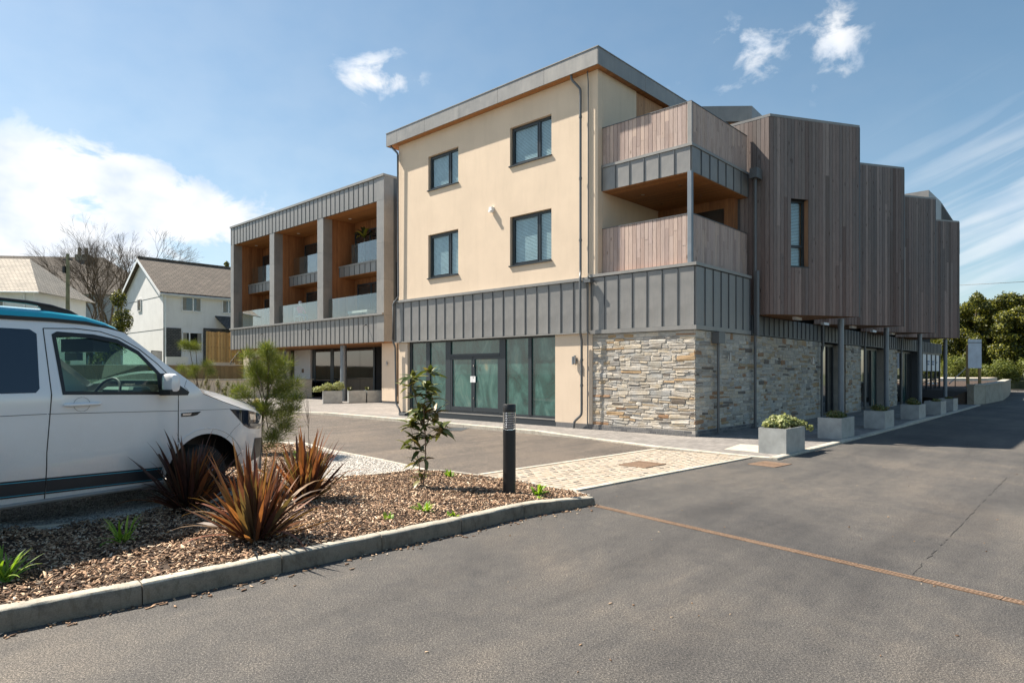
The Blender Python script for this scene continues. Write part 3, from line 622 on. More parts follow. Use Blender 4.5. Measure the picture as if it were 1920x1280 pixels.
# concrete edging at the back of the bed and round the gravel
def edge_run(name, P, w=.05, lift=.012, unit=.9):
    root = bpy.data.objects.new(name, None); C.objects.link(root); root['kind'] = 'structure'
    for a, b in arcpts(P, unit):
        d = (b - a).normalized(); z0, z1 = zi(a.x, a.y) + lift, zi(b.x, b.y) + lift; n = Vector((-d.y, d.x)) * w / 2; a = a + d * .003; b = b - d * .003; m = MB()
        m.add([(a.x - n.x, a.y - n.y, z0 - .12), (b.x - n.x, b.y - n.y, z1 - .12), (b.x + n.x, b.y + n.y, z1 - .12), (a.x + n.x, a.y + n.y, z0 - .12), (a.x - n.x, a.y - n.y, z0), (b.x - n.x, b.y - n.y, z1), (b.x + n.x, b.y + n.y, z1), (a.x + n.x, a.y + n.y, z0)],
              [(0, 3, 2, 1), (4, 5, 6, 7), (0, 1, 5, 4), (1, 2, 6, 5), (2, 3, 7, 6), (3, 0, 4, 7)])
        m.build('edging_stone', M['edging'], root)
edge_run('bed_edging', back[1:], .05)
far_e = [(-16, 18.5), G(560, 828, .08), G(620, 843.6, .08), G(720, 862.6, .08), G(775, 875, .075), G(800, 880.5, .07)]
edge_run('gravel_edging', far_e, .06, .01)
kin = [tuple(ksm(s) + Vector((-(ksm(s + .03) - ksm(s - .03)).normalized().y, (ksm(s + .03) - ksm(s - .03)).normalized().x)) * .11) for s in np.linspace(0, kL[-1] - .05, 24)]
bed = kin + back[::-1]
v, f = cdt(bed, step=.12)
m_ = MB(); m_.add([(x, y, zi(x, y) - .012 + R.uniform(-.008, .008)) for x, y in v], f)
tag(m_.build('mulch_bed', M['mulch_bed'], smooth=True), kind='structure')
gpoly = [G(-600, 1075, .2)] + back[1:8] + far_e[::-1] + [(-16, 2)]
v, f = cdt(gpoly, step=.4)
m_ = MB(); m_.add([(x, y, zi(x, y) - .012) for x, y in v], f); tag(m_.build('gravel_parking', M['gravel_bed'], smooth=True), kind='structure')
# loose bark chips
def scatter(poly, n, seed):
    g = np.random.default_rng(seed); xs = [p[0] for p in poly]; ys = [p[1] for p in poly]; X = g.uniform(min(xs), max(xs), n); Y = g.uniform(min(ys), max(ys), n); k = npin(X, Y, poly); return X[k], Y[k], g
def chips(name, X, Y, Z, g, lmin, lmax, w, mat, tilt=.35, parent=None):
    n = len(X); l = g.uniform(lmin, lmax, n) * .5; l *= g.choice([1, 1, 1, 1.5], n); ww = l * g.uniform(.15, .5, n); ww = np.maximum(ww, w); h = g.uniform(.0015, .005, n); a = g.uniform(0, 2 * PI, n); tx = g.normal(0, tilt, n); ty = g.normal(0, tilt, n)
    base = np.array([(-1, -.6, -1), (1, -1, -1), (.8, .8, -1), (-.9, 1, -1), (-1, -.6, 1), (1, -1, 1), (.8, .8, 1), (-.9, 1, 1)], float)
    P = base[None] * np.stack([l, ww, h], 1)[:, None]; P = P * (1 + g.normal(0, .12, P.shape))
    z = P[..., 2] + P[..., 0] * tx[:, None] + P[..., 1] * ty[:, None]
    x = P[..., 0] * np.cos(a)[:, None] - P[..., 1] * np.sin(a)[:, None] + X[:, None]; y = P[..., 0] * np.sin(a)[:, None] + P[..., 1] * np.cos(a)[:, None] + Y[:, None]
    V = np.stack([x, y, z + Z[:, None]], -1).reshape(-1, 3); F = np.array([(0, 3, 2, 1), (4, 5, 6, 7), (0, 1, 5, 4), (1, 2, 6, 5), (2, 3, 7, 6), (3, 0, 4, 7)])
    F = (F[None] + (np.arange(n) * 8)[:, None, None]).reshape(-1, 4); return link(name, npmesh(name, V, F, mat), parent)
vis = [G(-60, 1190), G(-60, 975, .3), *back[2:], kin[-1], *kin[::-1][1:]]
X, Y, g = scatter(bed, 80000, 3); k = X > -5.0; X, Y = X[k], Y[k]
# small humps in the layer
hump = .012 * np.sin(X * 7 + np.sin(Y * 5) * 2) + .010 * np.sin(Y * 9 + X * 3)
tag(chips('bark_mulch', X, Y, nzi(X, Y) + .004 + hump * .6 + g.uniform(0, .012, len(X)), g, .012, .04, .003, M['mulch']), 'loose brown bark chip mulch covering the planting bed', 'mulch', kind='stuff')
s_ = g.uniform(0.3, kL[-1], 330); off = np.abs(g.normal(0, .09, 330)) + .01
pp = [ksm(a) for a in s_]; nn = [Vector((-(ksm(a + .03) - ksm(a - .03)).normalized().y, (ksm(a + .03) - ksm(a - .03)).normalized().x)) for a in s_]
X = np.array([p.x - n.x * o_ for p, n, o_ in zip(pp, nn, off)]); Y = np.array([p.y - n.y * o_ for p, n, o_ in zip(pp, nn, off)])
tag(chips('stray_bark', X, Y, np.full(len(X), .006), g, .012, .04, .004, M['mulch'], .1), 'stray bark chips fallen on the road along the kerb foot', 'bark chips', kind='stuff')
# pebbles
def pebbles(poly, n, seed, r0, r1, name, dz=.0):
    X, Y, g = scatter(poly, n, seed); n = len(X); r = g.uniform(r0, r1, n)
    base = np.array([(1, 0, 0), (0, 1, 0), (-1, 0, 0), (0, -1, 0), (0, 0, .75), (0, 0, -.5)], float); a = g.uniform(0, 6.28, n)
    P = base[None] * r[:, None, None] * (1 + g.normal(0, .18, (n, 6, 3)))
    x = P[..., 0] * np.cos(a)[:, None] - P[..., 1] * np.sin(a)[:, None] + X[:, None]; y = P[..., 0] * np.sin(a)[:, None] + P[..., 1] * np.cos(a)[:, None] + Y[:, None]
    V = np.stack([x, y, P[..., 2] + (nzi(X, Y) + dz)[:, None]], -1).reshape(-1, 3)
    F = np.array([(0, 1, 4), (1, 2, 4), (2, 3, 4), (3, 0, 4), (1, 0, 5), (2, 1, 5), (3, 2, 5), (0, 3, 5)]); F = (F[None] + (np.arange(n) * 6)[:, None, None]).reshape(-1, 3)
    return link(name, npmesh(name, V, F, M['pebble']))
tag(pebbles([G(-40, 1000, .2), *back[2:8], *far_e[::-1][:-1], G(480, 850, .1), G(300, 900, .12), G(-40, 930, .2)], 90000, 5, .007, .017, 'gravel'), 'pale loose gravel of the parking bay beside the bed', 'gravel', kind='stuff')
tag(pebbles([(-5.2, 5.2), (-3.9, 6.5), (-2.3, 9.2), (-4.5, 9.6), (-7, 7)], 14000, 6, .008, .017, 'gravel', .001), 'pale loose gravel under and around the parked van', 'gravel', kind='stuff')
# planting strip beyond the gravel, under the pine
pb = [G(430, 905, .2), G(548, 893, .15), G(600, 868, .14), G(628, 850, .13), G(560, 829, .13), (-9, 14.5), (-8, 12.5)]
X, Y, g = scatter(pb, 26000, 9)
v, f = cdt(pb, step=.5); m_ = MB(); m_.add([(x, y, zi(x, y) + .004) for x, y in v], f); tag(m_.build('pine_bed', M['mulch_bed']), kind='structure')
tag(chips('bark_mulch', X, Y, nzi(X, Y) + .015 + g.uniform(0, .015, len(X)), g, .03, .06, .006, M['mulch']), 'loose brown bark mulch under the pine beside the van', 'mulch', kind='stuff')

# ------------------------------------------------------------------ THE BUILDING
BD = empty('apartment_building', 'three storey apartment building of cream render, grey zinc, stone base and timber bays', 'building', (CX0, CY0, 0), BROT)
def wallm(face, pos, u0, u1, z0, z1, holes, th):
    us = sorted({u0, u1} | {max(u0, min(u1, h[i])) for h in holes for i in (0, 1)}); zs = sorted({z0, z1} | {max(z0, min(z1, h[i])) for h in holes for i in (2, 3)})
    def pt(u, z, d): return (pos + d, u, z) if face == 'x' else (u, pos + d, z)
    m = MB(); solid = {}
    for i in range(len(us) - 1):
        for j in range(len(zs) - 1):
            cu, cz = (us[i] + us[i + 1]) / 2, (zs[j] + zs[j + 1]) / 2
            solid[i, j] = not any(h[0] < cu < h[1] and h[2] < cz < h[3] for h in holes)
    for (i, j), s in solid.items():
        if not s: continue
        a, b, c, d = us[i], us[i + 1], zs[j], zs[j + 1]
        m.add([pt(a, c, 0), pt(b, c, 0), pt(b, d, 0), pt(a, d, 0)], [(0, 1, 2, 3)])
        m.add([pt(a, c, th), pt(b, c, th), pt(b, d, th), pt(a, d, th)], [(3, 2, 1, 0)])
        for (di, dj, p, q) in ((-1, 0, (a, c), (a, d)), (1, 0, (b, c), (b, d)), (0, -1, (a, c), (b, c)), (0, 1, (a, d), (b, d))):
            if not solid.get((i + di, j + dj), False):
                m.add([pt(*p, 0), pt(*q, 0), pt(*q, th), pt(*p, th)], [(0, 1, 2, 3)])
    return m
def pb_box(m, face, u0, u1, z0, z1, d0, d1):    # box on a face: d measured inward
    return m.box(d0, d1, u0, u1, z0, z1) if face == 'x' else m.box(u0, u1, d0, d1, z0, z1)
# seamed zinc band: separate trays with standing seams
def zinc_band(face, pos, u0, u1, z0, z1, n, parent, sheetd=.05, name='zinc_panel', flip=1):
    w = (u1 - u0) / n; pre = {}
    m = MB(); g_ = .004
    pb_box(m, face, g_, w - g_, z0, z1, -.012 * flip, sheetd * flip); pb_box(m, face, w - .012, w + .008, z0, z1, -.034 * flip, -.013 * flip)
    me = m.mesh(name, M['zinc'])
    me.materials.append(M['seam'])
    for p in list(me.polygons)[6:]: p.material_index = 1
    for i in range(n):
        loc = (pos, u0 + i * w, 0) if face == 'x' else (u0 + i * w, pos, 0)
        link(name, me, parent, loc)
# --- entrance block walls (front plane a=0)
WIN = [(8.49, 10.03, 7.87, 9.05), (4.50, 6.14, 7.87, 9.05), (8.49, 10.03, 4.83, 6.33), (4.50, 6.14, 4.83, 6.33)]
SH = (4.36, 11.19, .24, 2.68)
front = wallm('x', 0, 2.87, 11.70, .17, 9.82, WIN + [(SH[0], SH[1], .17, SH[3]), (2.87, 3.05, .17, 4.25)], .22); fw = front.build('render_wall', M['render'], BD)
wallm('y', 11.70, 0, 9, .1, 9.82, [], -.001).build('end_wall', M['render'], BD)
side_up = wallm('y', 3.05, .0, 1.93, 4.2, 9.82, [], .2)
MB().box(.223, 1.93, 2.87, 3.25, 7.0, 9.82).box(.223, 3.17, 2.87, 3.25, 4.2, 6.995).build('return_wall', M['render'], BD)
MB().box(.221, 3.17, 3.251, 11.6, 0.1, 9.80).build('inner_core', M['dark'], BD)
MB().box(.03, .22, 4.34, 11.24, .03, .208).build('plinth', M['frame'], BD)
MB().box(-.004, .2, 3.052, 4.33, .03, .168).build('plinth', M['brick'], BD); MB().box(-.004, .2, 11.25, 11.69, .03, .168).build('plinth', M['brick'], BD)
# fixings of the roof: fascia, soffit, deck
RX0, RX1, RY0, RY1 = -.26, 6.2, 2.69, 12.06
MB().box(RX0 + .004, RX1, RY0 + .004, RY1, 9.825, 9.86).build('soffit', M['cedar_soffit'], BD)
MB().box(RX0 + .02, RX1, RY0 + .02, RY1 - .02, 9.865, 10.24).build('roof_deck', M['zinc'], BD)
fy = [RY0 - .0, 4.55, 6.4, 8.15, 9.9, 11.45, RY1]
for i in range(6): MB().box(RX0 - .02, RX0 + .002, fy[i] + .004, fy[i + 1] - .004, 9.81, 10.27 ).build('fascia_panel', M['zinc_trim'], BD)
fx = [RX0 - .02, 2.1, 4.3, RX1]
for i in range(3): MB().box(fx[i] + .004, fx[i + 1] - .004, RY0 - .022, RY0 - .002, 9.81, 10.27).build('fascia_panel', M['zinc_trim'], BD)
MB().box(RX0 - .02, RX1, RY1 + .002, RY1 + .022, 9.81, 10.27).build('fascia_panel', M['zinc_trim'], BD)
MB().box(RX0 - .035, RX0 + .1, RY0 - .037, RY1 + .03, 10.272, 10.295).box(RX0 + .1, RX1, RY0 - .037, RY0 + .06, 10.272, 10.295).build('roof_trim', M['zinc_trim'], BD)
# --- windows
def blind_mesh(w, h):
    m = MB(); n = int(h / .042)
    for i in range(n):
        z = h - .02 - i * .042; m.add([(-.006, .01, z - .018), (-.006, w - .01, z - .018), (.007, w - .01, z + .0145), (.007, .01, z + .0145)], [(0, 1, 2, 3)])
    return m
def window(u0, u1, z0, z1, split, face='x', pos=.1, blind=True, parent=BD, sill=True, ext=.0):
    # frame: outer ring plus mullion at `split` (fraction), sash ring inside each light
    w = u1 - u0; h = z1 - z0; f = .06
    r = MB(); d0, d1 = 0, .07
    pb_box(r, face, 0, w, 0, f, d0, d1); pb_box(r, face, 0, w, h - f, h, d0, d1); pb_box(r, face, 0, f, f, h - f, d0, d1); pb_box(r, face, w - f, w, f, h - f, d0, d1)
    loc = (pos, u0, z0) if face == 'x' else (u0, pos, z0)
    fr = r.build('window', M['frame'], parent, loc=loc)
    if split:
        sx = w * split; m = MB(); pb_box(m, face, sx - .035, sx + .035, f, h - f, .004, .066); m.build('mullion', M['frame'], fr)
        lights = [(f, sx - .035), (sx + .035, w - f)]
    else: lights = [(f, w - f)]
    s = .035
    for i, (a, b) in enumerate(lights):
        m = MB(); e0, e1 = (-.008, .05)
        if i == len(lights) - 1 or len(lights) == 1:
            pb_box(m, face, a, b, f, f + s, e0, e1); pb_box(m, face, a, b, h - f - s, h - f, e0, e1); pb_box(m, face, a, a + s, f + s, h - f - s, e0, e1); pb_box(m, face, b - s, b, f + s, h - f - s, e0, e1); m.build('sash', M['frame'], fr)
        m = MB(); pb_box(m, face, a + .002, b - .002, f + .002, h - f - .002, .03, .034); m.build('pane', M['glass'], fr)
    if blind:
        bm = blind_mesh(w - .14, h - .14)
        if face == 'y': bm.v = [(y, x, z) for x, y, z in bm.v]
        o = bm.build('blind', M['plaster_white'], fr, loc=(.075, .07, .07) if face == 'x' else (.07, .075, .07)); o['kind'] = 'stuff'
        m = MB(); pb_box(m, face, -.0, w + .0, -.0, h + .0, .115, .12); m.build('room_shade', simple_room, fr)
    if sill:
        m = MB(); pb_box(m, face, -.03, w + .03, -.035, -.002, -.15, .02); m.build('sill', M['frame'], fr)
    return fr
simple_room = simple('room_dark', (0.16, 0.19, 0.2), 0.9)
# hollow behind the upper windows: cut by using a second core set back
for o in list(BD.children):
    if o.name.startswith('inner_core'): bpy.data.objects.remove(o)
MB().box(1.3, 3.17, 3.251, 11.6, 0.1, 9.80).build('inner_core', M['dark'], BD)
for (a, b, c, d) in WIN: window(a + .005, b - .005, c + .005, d - .005, .33)
# --- shop front
sf = MB(); fd0, fd1 = .10, .17; b0, b1, z0, z1 = SH
sf.box(fd0, fd1, b0, b1, z0, z0 + .07).box(fd0, fd1, b0, b1, z1 - .07, z1).box(fd0, fd1, b0, b0 + .035, z0 + .07, z1 - .07).box(fd0, fd1, b1 - .14, b1, z0 + .07, z1 - .07)
shop = sf.build('shopfront', M['frame'], BD)
MB().box(.02, .1, b0 - .02, b1 + .03, z0 - .03, z0 - .004).build('sill', M['zinc_trim'], shop)
bx = lambda u: PB(u, .1)
mull = [(799.5, 806.5), (836, 845.5), (937, 948), (991, 997)]
for (ua, ub) in mull: MB().box(.085, .168, bx(ub), bx(ua), z0 + .07, z1 - .07).build('mullion', M['frame'], shop)
tz = 2.10
dl, dr = bx(845.5) - .002, bx(937) + .002
MB().box(.08, .165, dr, dl, tz, tz + .09).build('transom', M['frame'], shop)
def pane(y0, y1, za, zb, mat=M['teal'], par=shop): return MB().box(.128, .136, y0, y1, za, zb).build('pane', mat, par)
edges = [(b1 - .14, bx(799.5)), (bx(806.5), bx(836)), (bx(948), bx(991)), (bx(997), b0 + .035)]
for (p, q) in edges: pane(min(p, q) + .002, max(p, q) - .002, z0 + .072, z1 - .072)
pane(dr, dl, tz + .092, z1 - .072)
mid = bx(887)
for (p, q) in ((dl, mid + .004), (mid - .004, dr)):
    y1_, y0_ = max(p, q), min(p, q); m = MB(); e0, e1 = .09, .15; s = .075
    m.box(e0, e1, y0_ + .004, y1_ - .004, z0 + .075, z0 + .21).box(e0, e1, y0_ + .004, y1_ - .004, tz - .09, tz - .005).box(e0, e1, y0_ + .004, y0_ + s, z0 + .21, tz - .09).box(e0, e1, y1_ - s, y1_ - .004, z0 + .21, tz - .09)
    d = m.build('door', M['frame'], shop)
for zc in (1.80, 1.42, .75): MB().box(.075, .089, mid - .05, mid - .03, zc - .03, zc + .03).build('hinge', M['chrome'], shop)
for (p, q) in ((dl, mid + .004), (mid - .004, dr)): pane(min(p, q) + .076, max(p, q) - .076, z0 + .212, tz - .092)
MB().box(.079, .0895, mid - .13, mid + .005, 1.26, 1.46).build('door_notice', M['plaster_white'], shop)
MB().box(.079, .0895, mid + .012, mid + .11, 1.26, 1.46).build('door_notice', M['plaster_white'], shop)
# --- zinc band of the entrance block
zinc_band('x', -.06, 3.19, 11.80, 2.70, 4.10, 19, BD)
MB().box(-.13, 0.0, 3.12, 11.86, 4.105, 4.185).build('band_flashing', M['zinc_trim'], BD)
MB().box(-.09, 0.0, 3.12, 11.86, 2.66, 2.695).build('band_flashing', M['zinc_trim'], BD)
# --- corner unit: stone base, zinc band, balconies
WB = MB(); WB.box(.02, 9.1, .02, 3.04, .04, 2.62); WB.build('masonry_backing', M['mortar'], BD)
stone_count = [0]
def stone(w, h, d, rg):
    c = min(h * .28, .02); j = lambda s=.012: rg.uniform(-s, s)
    o8 = [(c, 0), (w - c, 0), (w, c), (w, h - c), (w - c, h), (c, h), (0, h - c), (0, c)]
    tilt = rg.uniform(-.22, .22) * h
    o8 = [(x + j(), z + j(min(.010, h * .10)) + (tilt * (x / w - .5))) for x, z in o8]
    cx, cz = w / 2, h / 2; e = min(.012, h * .14)
    def ins(x, z): return (x + (e if x < cx else -e), z + (e if z < cz else -e))
    dd = [d + rg.uniform(-.006, .006) for _ in range(8)]
    vv = [(x, 0, z) for x, z in o8] + [(x, -(d - .008), z) for x, z in o8] + [(*[ins(x, z)[0]], -dk, ins(x, z)[1]) for (x, z), dk in zip(o8, dd)]
    ff = [tuple(range(16, 24))]
    for l in (0, 8):
        for i in range(8): ff.append((l + i, l + (i + 1) % 8, l + 8 + (i + 1) % 8, l + 8 + i))
    return vv, ff
def stonework(parent, face, u0, u1, z0, z1, seed, limit, base):
    rg = random.Random(seed); rows = []; z = z0
    layout = []
    while z < z1 - .03:
        h = min(rg.choice([.06, .075, .085, .1, .115, .135]), z1 - z)
        if z1 - z - h < .04: h = z1 - z
        u = u0 
        while u < u1 - .01:
            w = rg.choice([.16, .22, .29, .37, .46, .56]) * rg.uniform(.8, 1.2)
            if u1 - u - w < .1: w = u1 - u
            if h > .095 and rg.random() < .42:
                k = rg.uniform(.4, .6); layout.append((u, z, w, h * k)); 
                if w > .28 and rg.random() < .6:
                    q = w * rg.uniform(.35, .65); layout.append((u, z + h * k, q, h * (1 - k))); layout.append((u + q, z + h * k, w - q, h * (1 - k)))
                else: layout.append((u, z + h * k, w, h * (1 - k)))
            else: layout.append((u, z, w, h))
            u += w
        z += h
    layout.sort(key=lambda s: (s[0] if face == 'y' else -s[0]) * 0 + (s[0] if face == 'y' else 0)) if face == 'y' else None
    merged = MB(); n = 0
    for (u, z, w, h) in layout:
        g_ = .0045; d = rg.uniform(.012, .028); vv, ff = stone(w - 2 * g_, h - 2 * g_, d, rg)
        # a slow wave keeps the courses from running dead level
        wave = lambda uu: .012 * math.sin(uu * 2.3 + z * 5) * min(1, (z - z0) / .3) * min(1, (z1 - z - h + .02) / .3)
        if face == 'y': vv = [(base_u + x, base + y, z + zz + g_ + wave(base_u + x)) for (x, y, zz) in vv for base_u in (u + g_,)]
        else: vv = [(base + y, u + w - g_ - x, z + zz + g_ + wave(u + w - x)) for (x, y, zz) in vv]
        if n < limit:
            m = MB(); m.add(vv, ff); m.build('stone', M['stone'], parent); n += 1
        else: merged.add(vv, ff)
    if merged.v:
        o = merged.build('far_stones', M['stone'], parent); o['kind'] = 'stuff'
    return n
SW = bpy.data.objects.new('stone_wall', None); C.objects.link(SW); SW.parent = BD
n1 = stonework(SW, 'x', .0, 3.05, .17, 2.60, 21, 296, .03)
SW2 = bpy.data.objects.new('side_stone_wall', None); C.objects.link(SW2); SW2.parent = BD
GLZ = [(9.18, 11.6), (14.3, 17.6), (20.0, 24.3)]
stonework(SW2, 'y', .0, 9.15, .17, 2.62, 22, 280, .03)
print('stones', n1)
MB().box(-.006, .019, .0, 3.045, .032, .168).build('brick_joint', M['mortar'], SW)
MB().box(-.004, 3.6, -.006, .019, .032, .168).build('brick_joint', M['mortar'], SW2)
bm = MB(); bm.bev(0, .205, 0, .065, 0, .062, .004); bme = bm.mesh('brick', M['brick'])
for row in range(2):
    for i in range(15):
        y = 3.05 - .215 - i * .215 + (row * .107) - .05
        if y < -.02: continue
        link('brick', bme, SW, (-.01, y + .205, .035 + row * .068), (0, 0, -PI / 2))
    for i in range(17): link('brick', bme, SW2, (-.008 + i * .215 + row * .107, -.012, .035 + row * .068))
# piers further along the side, under the bays
for (a0_, a1_) in ((12.1, 14.05), (18.2, 19.9)):
    pr = MB(); pr.box(a0_, a1_, .06, .5, .03, 2.62).build('stone_pier', M['mortar'], BD)
    px = bpy.data.objects.new('stone_pier', None); C.objects.link(px); px.parent = BD
    stonework(px, 'y', a0_ - .02, a1_ + .02, .05, 2.62, int(a0_), 0, .07)
# glazing strips
MB().box(9.16, 30.0, .55, 3.0, .02, 8.3).build('inner_core', M['dark'], BD)
for k_, (a0_, a1_) in enumerate(GLZ):
    fr = MB(); fr.box(a0_, a1_, .36, .44, .03, .12).box(a0_, a1_, .36, .44, 2.53, 2.62)
    n = 4; w = (a1_ - a0_) / n
    for i in range(n + 1): fr.box(a0_ + i * w - .035, a0_ + i * w + .035, .355, .445, .12, 2.53)
    gz = fr.build('glazed_screen', M['frame'], BD)
    for i in range(n): MB().box(a0_ + i * w + .037, a0_ + (i + 1) * w - .037, .40, .41, .122, 2.528).build('pane', M['darkpane'] if (i + k_) % 4 else M['teal'], gz)
# the white window with printed film at the far end
a0_, a1_ = 25.0, 29.6
fr = MB(); n = 4; w = (a1_ - a0_) / n
fr.box(a0_, a1_, .0, .08, .03, .12).box(a0_, a1_, .0, .08, 2.55, 2.62)
for i in range(n + 1): fr.box(a0_ + i * w - .05, a0_ + i * w + .05, -.01, .09, .12, 2.55)
gz = fr.build('printed_window', M['frame'], BD)
blue_mark = simple('blue_print', (0.12, 0.2, 0.34), 0.6)
for i in range(n):
    MB().box(a0_ + i * w + .052, a0_ + (i + 1) * w - .052, .035, .045, 1.65, 2.548).build('white_film', M['plaster_white'], gz)
    MB().box(a0_ + i * w + .052, a0_ + (i + 1) * w - .052, .035, .045, .122, 1.648).build('pane', M['darkpane'], gz)
for (i, zz, l) in ((1, 2.12, .85), (1, 1.98, .7), (2, 2.12, .8), (2, 1.98, .85), (3, 2.08, .4), (1, .95, .8), (2, .92, .8), (3, .9, .5), (1, .5, .7), (2, .5, .75)):
    m = MB(); k = 0; x = a0_ + i * w + .12
    while k < l * 8: 
        q = R.uniform(.04, .1); m.box(x, x + q, .030, .034, zz, zz + .09); x += q + .035; k += 1
        if x > a0_ + (i + 1) * w - .15: break
    m.build('print', blue_mark if zz > 1 else M['plaster_white'], gz)['kind'] = 'stuff'
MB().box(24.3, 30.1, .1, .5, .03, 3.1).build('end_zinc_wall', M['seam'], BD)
# zinc wall over the stone, beneath the bays
zinc_band('y', .03, 3.35, 30.1, 2.66, 3.30, 89, BD, .03) if False else None
zb = MB()
for i in range(70):
    a = 3.4 + i * .38; zb.box(a, a + .02, -.02, .0, 2.66, 3.19)
zb.build('seam_rib', M['seam'], BD)['kind'] = 'stuff'
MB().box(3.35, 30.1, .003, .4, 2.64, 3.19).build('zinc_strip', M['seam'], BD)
# corner zinc bands
zinc_band('x', -.0, .03, 3.08, 2.74, 4.16, 7, BD, .1)
zinc_band('y', -.0, .03, 3.13, 2.74, 4.16, 7, BD, .1)
MB().box(.1, 3.13, .1, 3.08, 2.7, 4.17).build('band_core', M['dark'], BD)
MB().box(-.05, 3.2, -.05, 3.14, 4.18, 4.255).build('band_coping', M['zinc_trim'], BD)
MB().box(-.045, .1, -.045, 3.12, 2.63, 2.735).box(.1, 3.16, -.045, .1, 2.63, 2.735).build('band_flashing', M['zinc_trim'], BD)
# balcony decks and rails
XA, YB = .20, .21
MB().box(.12, 3.4, .12, 2.86, 4.256, 4.28).build('deck', M['cedar_soffit'], BD)
def boards(parent, p, q, z0, z1, w=.118, th=.022, mat=M['rail_board'], holes=(), name='board', splits=True, out=1, zt=None):
    a, b = Vector(p), Vector(q); Ln = (b - a).length; d = (b - a) / Ln; n = Vector((d.y, -d.x)) * out; k = max(1, round(Ln / w)); w = Ln / k
    ang = math.atan2(d.y, d.x)
    for i in range(k):
        s0, s1 = i * w, (i + 1) * w; segs = [(z0, z1)]
        for (h0, h1, hz0, hz1) in holes:
            if s1 > h0 + .03 and s0 < h1 - .03: segs = [(z0, hz0), (hz1, z1)]
        if splits and len(segs) == 1 and R.random() < .55:
            zz = R.uniform(z0 + .25 * (z1 - z0), z0 + .8 * (z1 - z0)); segs = [(z0, zz), (zz, z1)]
        for (za, zb_) in segs:
            m = MB(); g_ = .0035; c = .004; t0 = R.uniform(-.002, .002)
            vv = []
            for (x, y) in ((g_, 0), (g_, th - c), (g_ + c, th + t0), (w - g_ - c, th + t0), (w - g_, th - c), (w - g_, 0)): vv.append((x, y))
            V = [(x, -y * out, za + .001) for x, y in vv] + [(x, -y * out, zb_ - .001) for x, y in vv]
            m.add(V, [(0, 1, 2, 3, 4, 5), (11, 10, 9, 8, 7, 6)] + [(j, (j + 1) % 6, 6 + (j + 1) % 6, 6 + j) for j in range(6)])
            o = m.build(name, mat, parent); o.location = (a.x + d.x * s0, a.y + d.y * s0, 0); o.rotation_euler = (0, 0, ang)
for (zr0, zr1) in ((4.257, 5.50), (7.24, 8.26)):
    rb = MB(); rb.box(XA + .03, XA + .06, YB + .03, 2.86, zr0, zr1).box(XA + .06, 3.5, YB + .03, YB + .06, zr0, zr1)
    rail = rb.build('balcony_rail', M['dark'], BD)
    boards(rail, (XA + .03, 2.86), (XA + .03, YB + .02), zr0 + .004, zr1, out=1)
    boards(rail, (XA + .02, YB + .03), (3.5, YB + .03), zr0 + .004, zr1, out=1)
    MB().box(XA - .005, XA + .075, YB - .005, 2.86, zr1 + .001, zr1 + .02).box(XA + .075, 3.5, YB - .005, YB + .075, zr1 + .001, zr1 + .02).build('rail_cap', M['pipe'], rail)
MB().box(XA - .012, XA + .03, YB - .012, YB + .10, 7.24, 8.26).build('corner_strip', M['zinc_trim'], BD)
# upper balcony slab with zinc edge
zinc_band('x', XA, YB + .02, 2.86, 6.54, 7.16, 6, BD, .05)
zinc_band('y', YB, XA + .02, 3.5, 6.54, 7.16, 7, BD, .05)
MB().box(XA - .04, 3.55, YB - .04, 2.865, 7.165, 7.235).build('band_coping', M['zinc_trim'], BD)
MB().box(XA + .05, 3.5, YB + .05, 2.865, 6.56, 7.16).build('slab_core', M['dark'], BD)
MB().box(XA + .01, 3.5, YB + .01, 2.865, 6.525, 6.538).build('balcony_soffit', M['cedar_soffit'], BD)
for (a, b) in ((1.2, 2.2), (1.1, 1.0), (2.4, 2.3), (2.4, 1.1)):
    m = MB(); m.lathe([(.05, 6.516), (.05, 6.524)], 14, a, b); m.build('downlight', M['chrome'], BD)
MB().box(XA - .10, XA + .005, YB - .05, YB + .055, 4.257, 6.523).build('balcony_post', M['steel'], BD)
# back of the balconies: timber lining, sliding door, window
MB().box(1.94, 6.0, 2.90, 3.2, 7.3, 9.82).build('balcony_lining', M['cedar'], BD)
boards(BD, (1.94, 2.895), (4.4, 2.895), 9.10, 9.80, .12, mat=M['fresh_board'], splits=False)
MB().box(1.98, 4.4, 2.86, 2.895, 7.35, 9.08).build('patio_door', M['darkpane'], BD)
MB().box(3.18, 3.4, .45, 3.2, 4.28, 6.52).build('balcony_lining', M['cedar'], BD)
MB().box(3.15, 3.175, .75, 1.9, 4.30, 6.25).build('patio_door', M['darkpane'], BD)
MB().box(3.3, 8.2, 1.6, 3.5, 7.3, 8.6).build('upper_wall', M['dark'], BD)
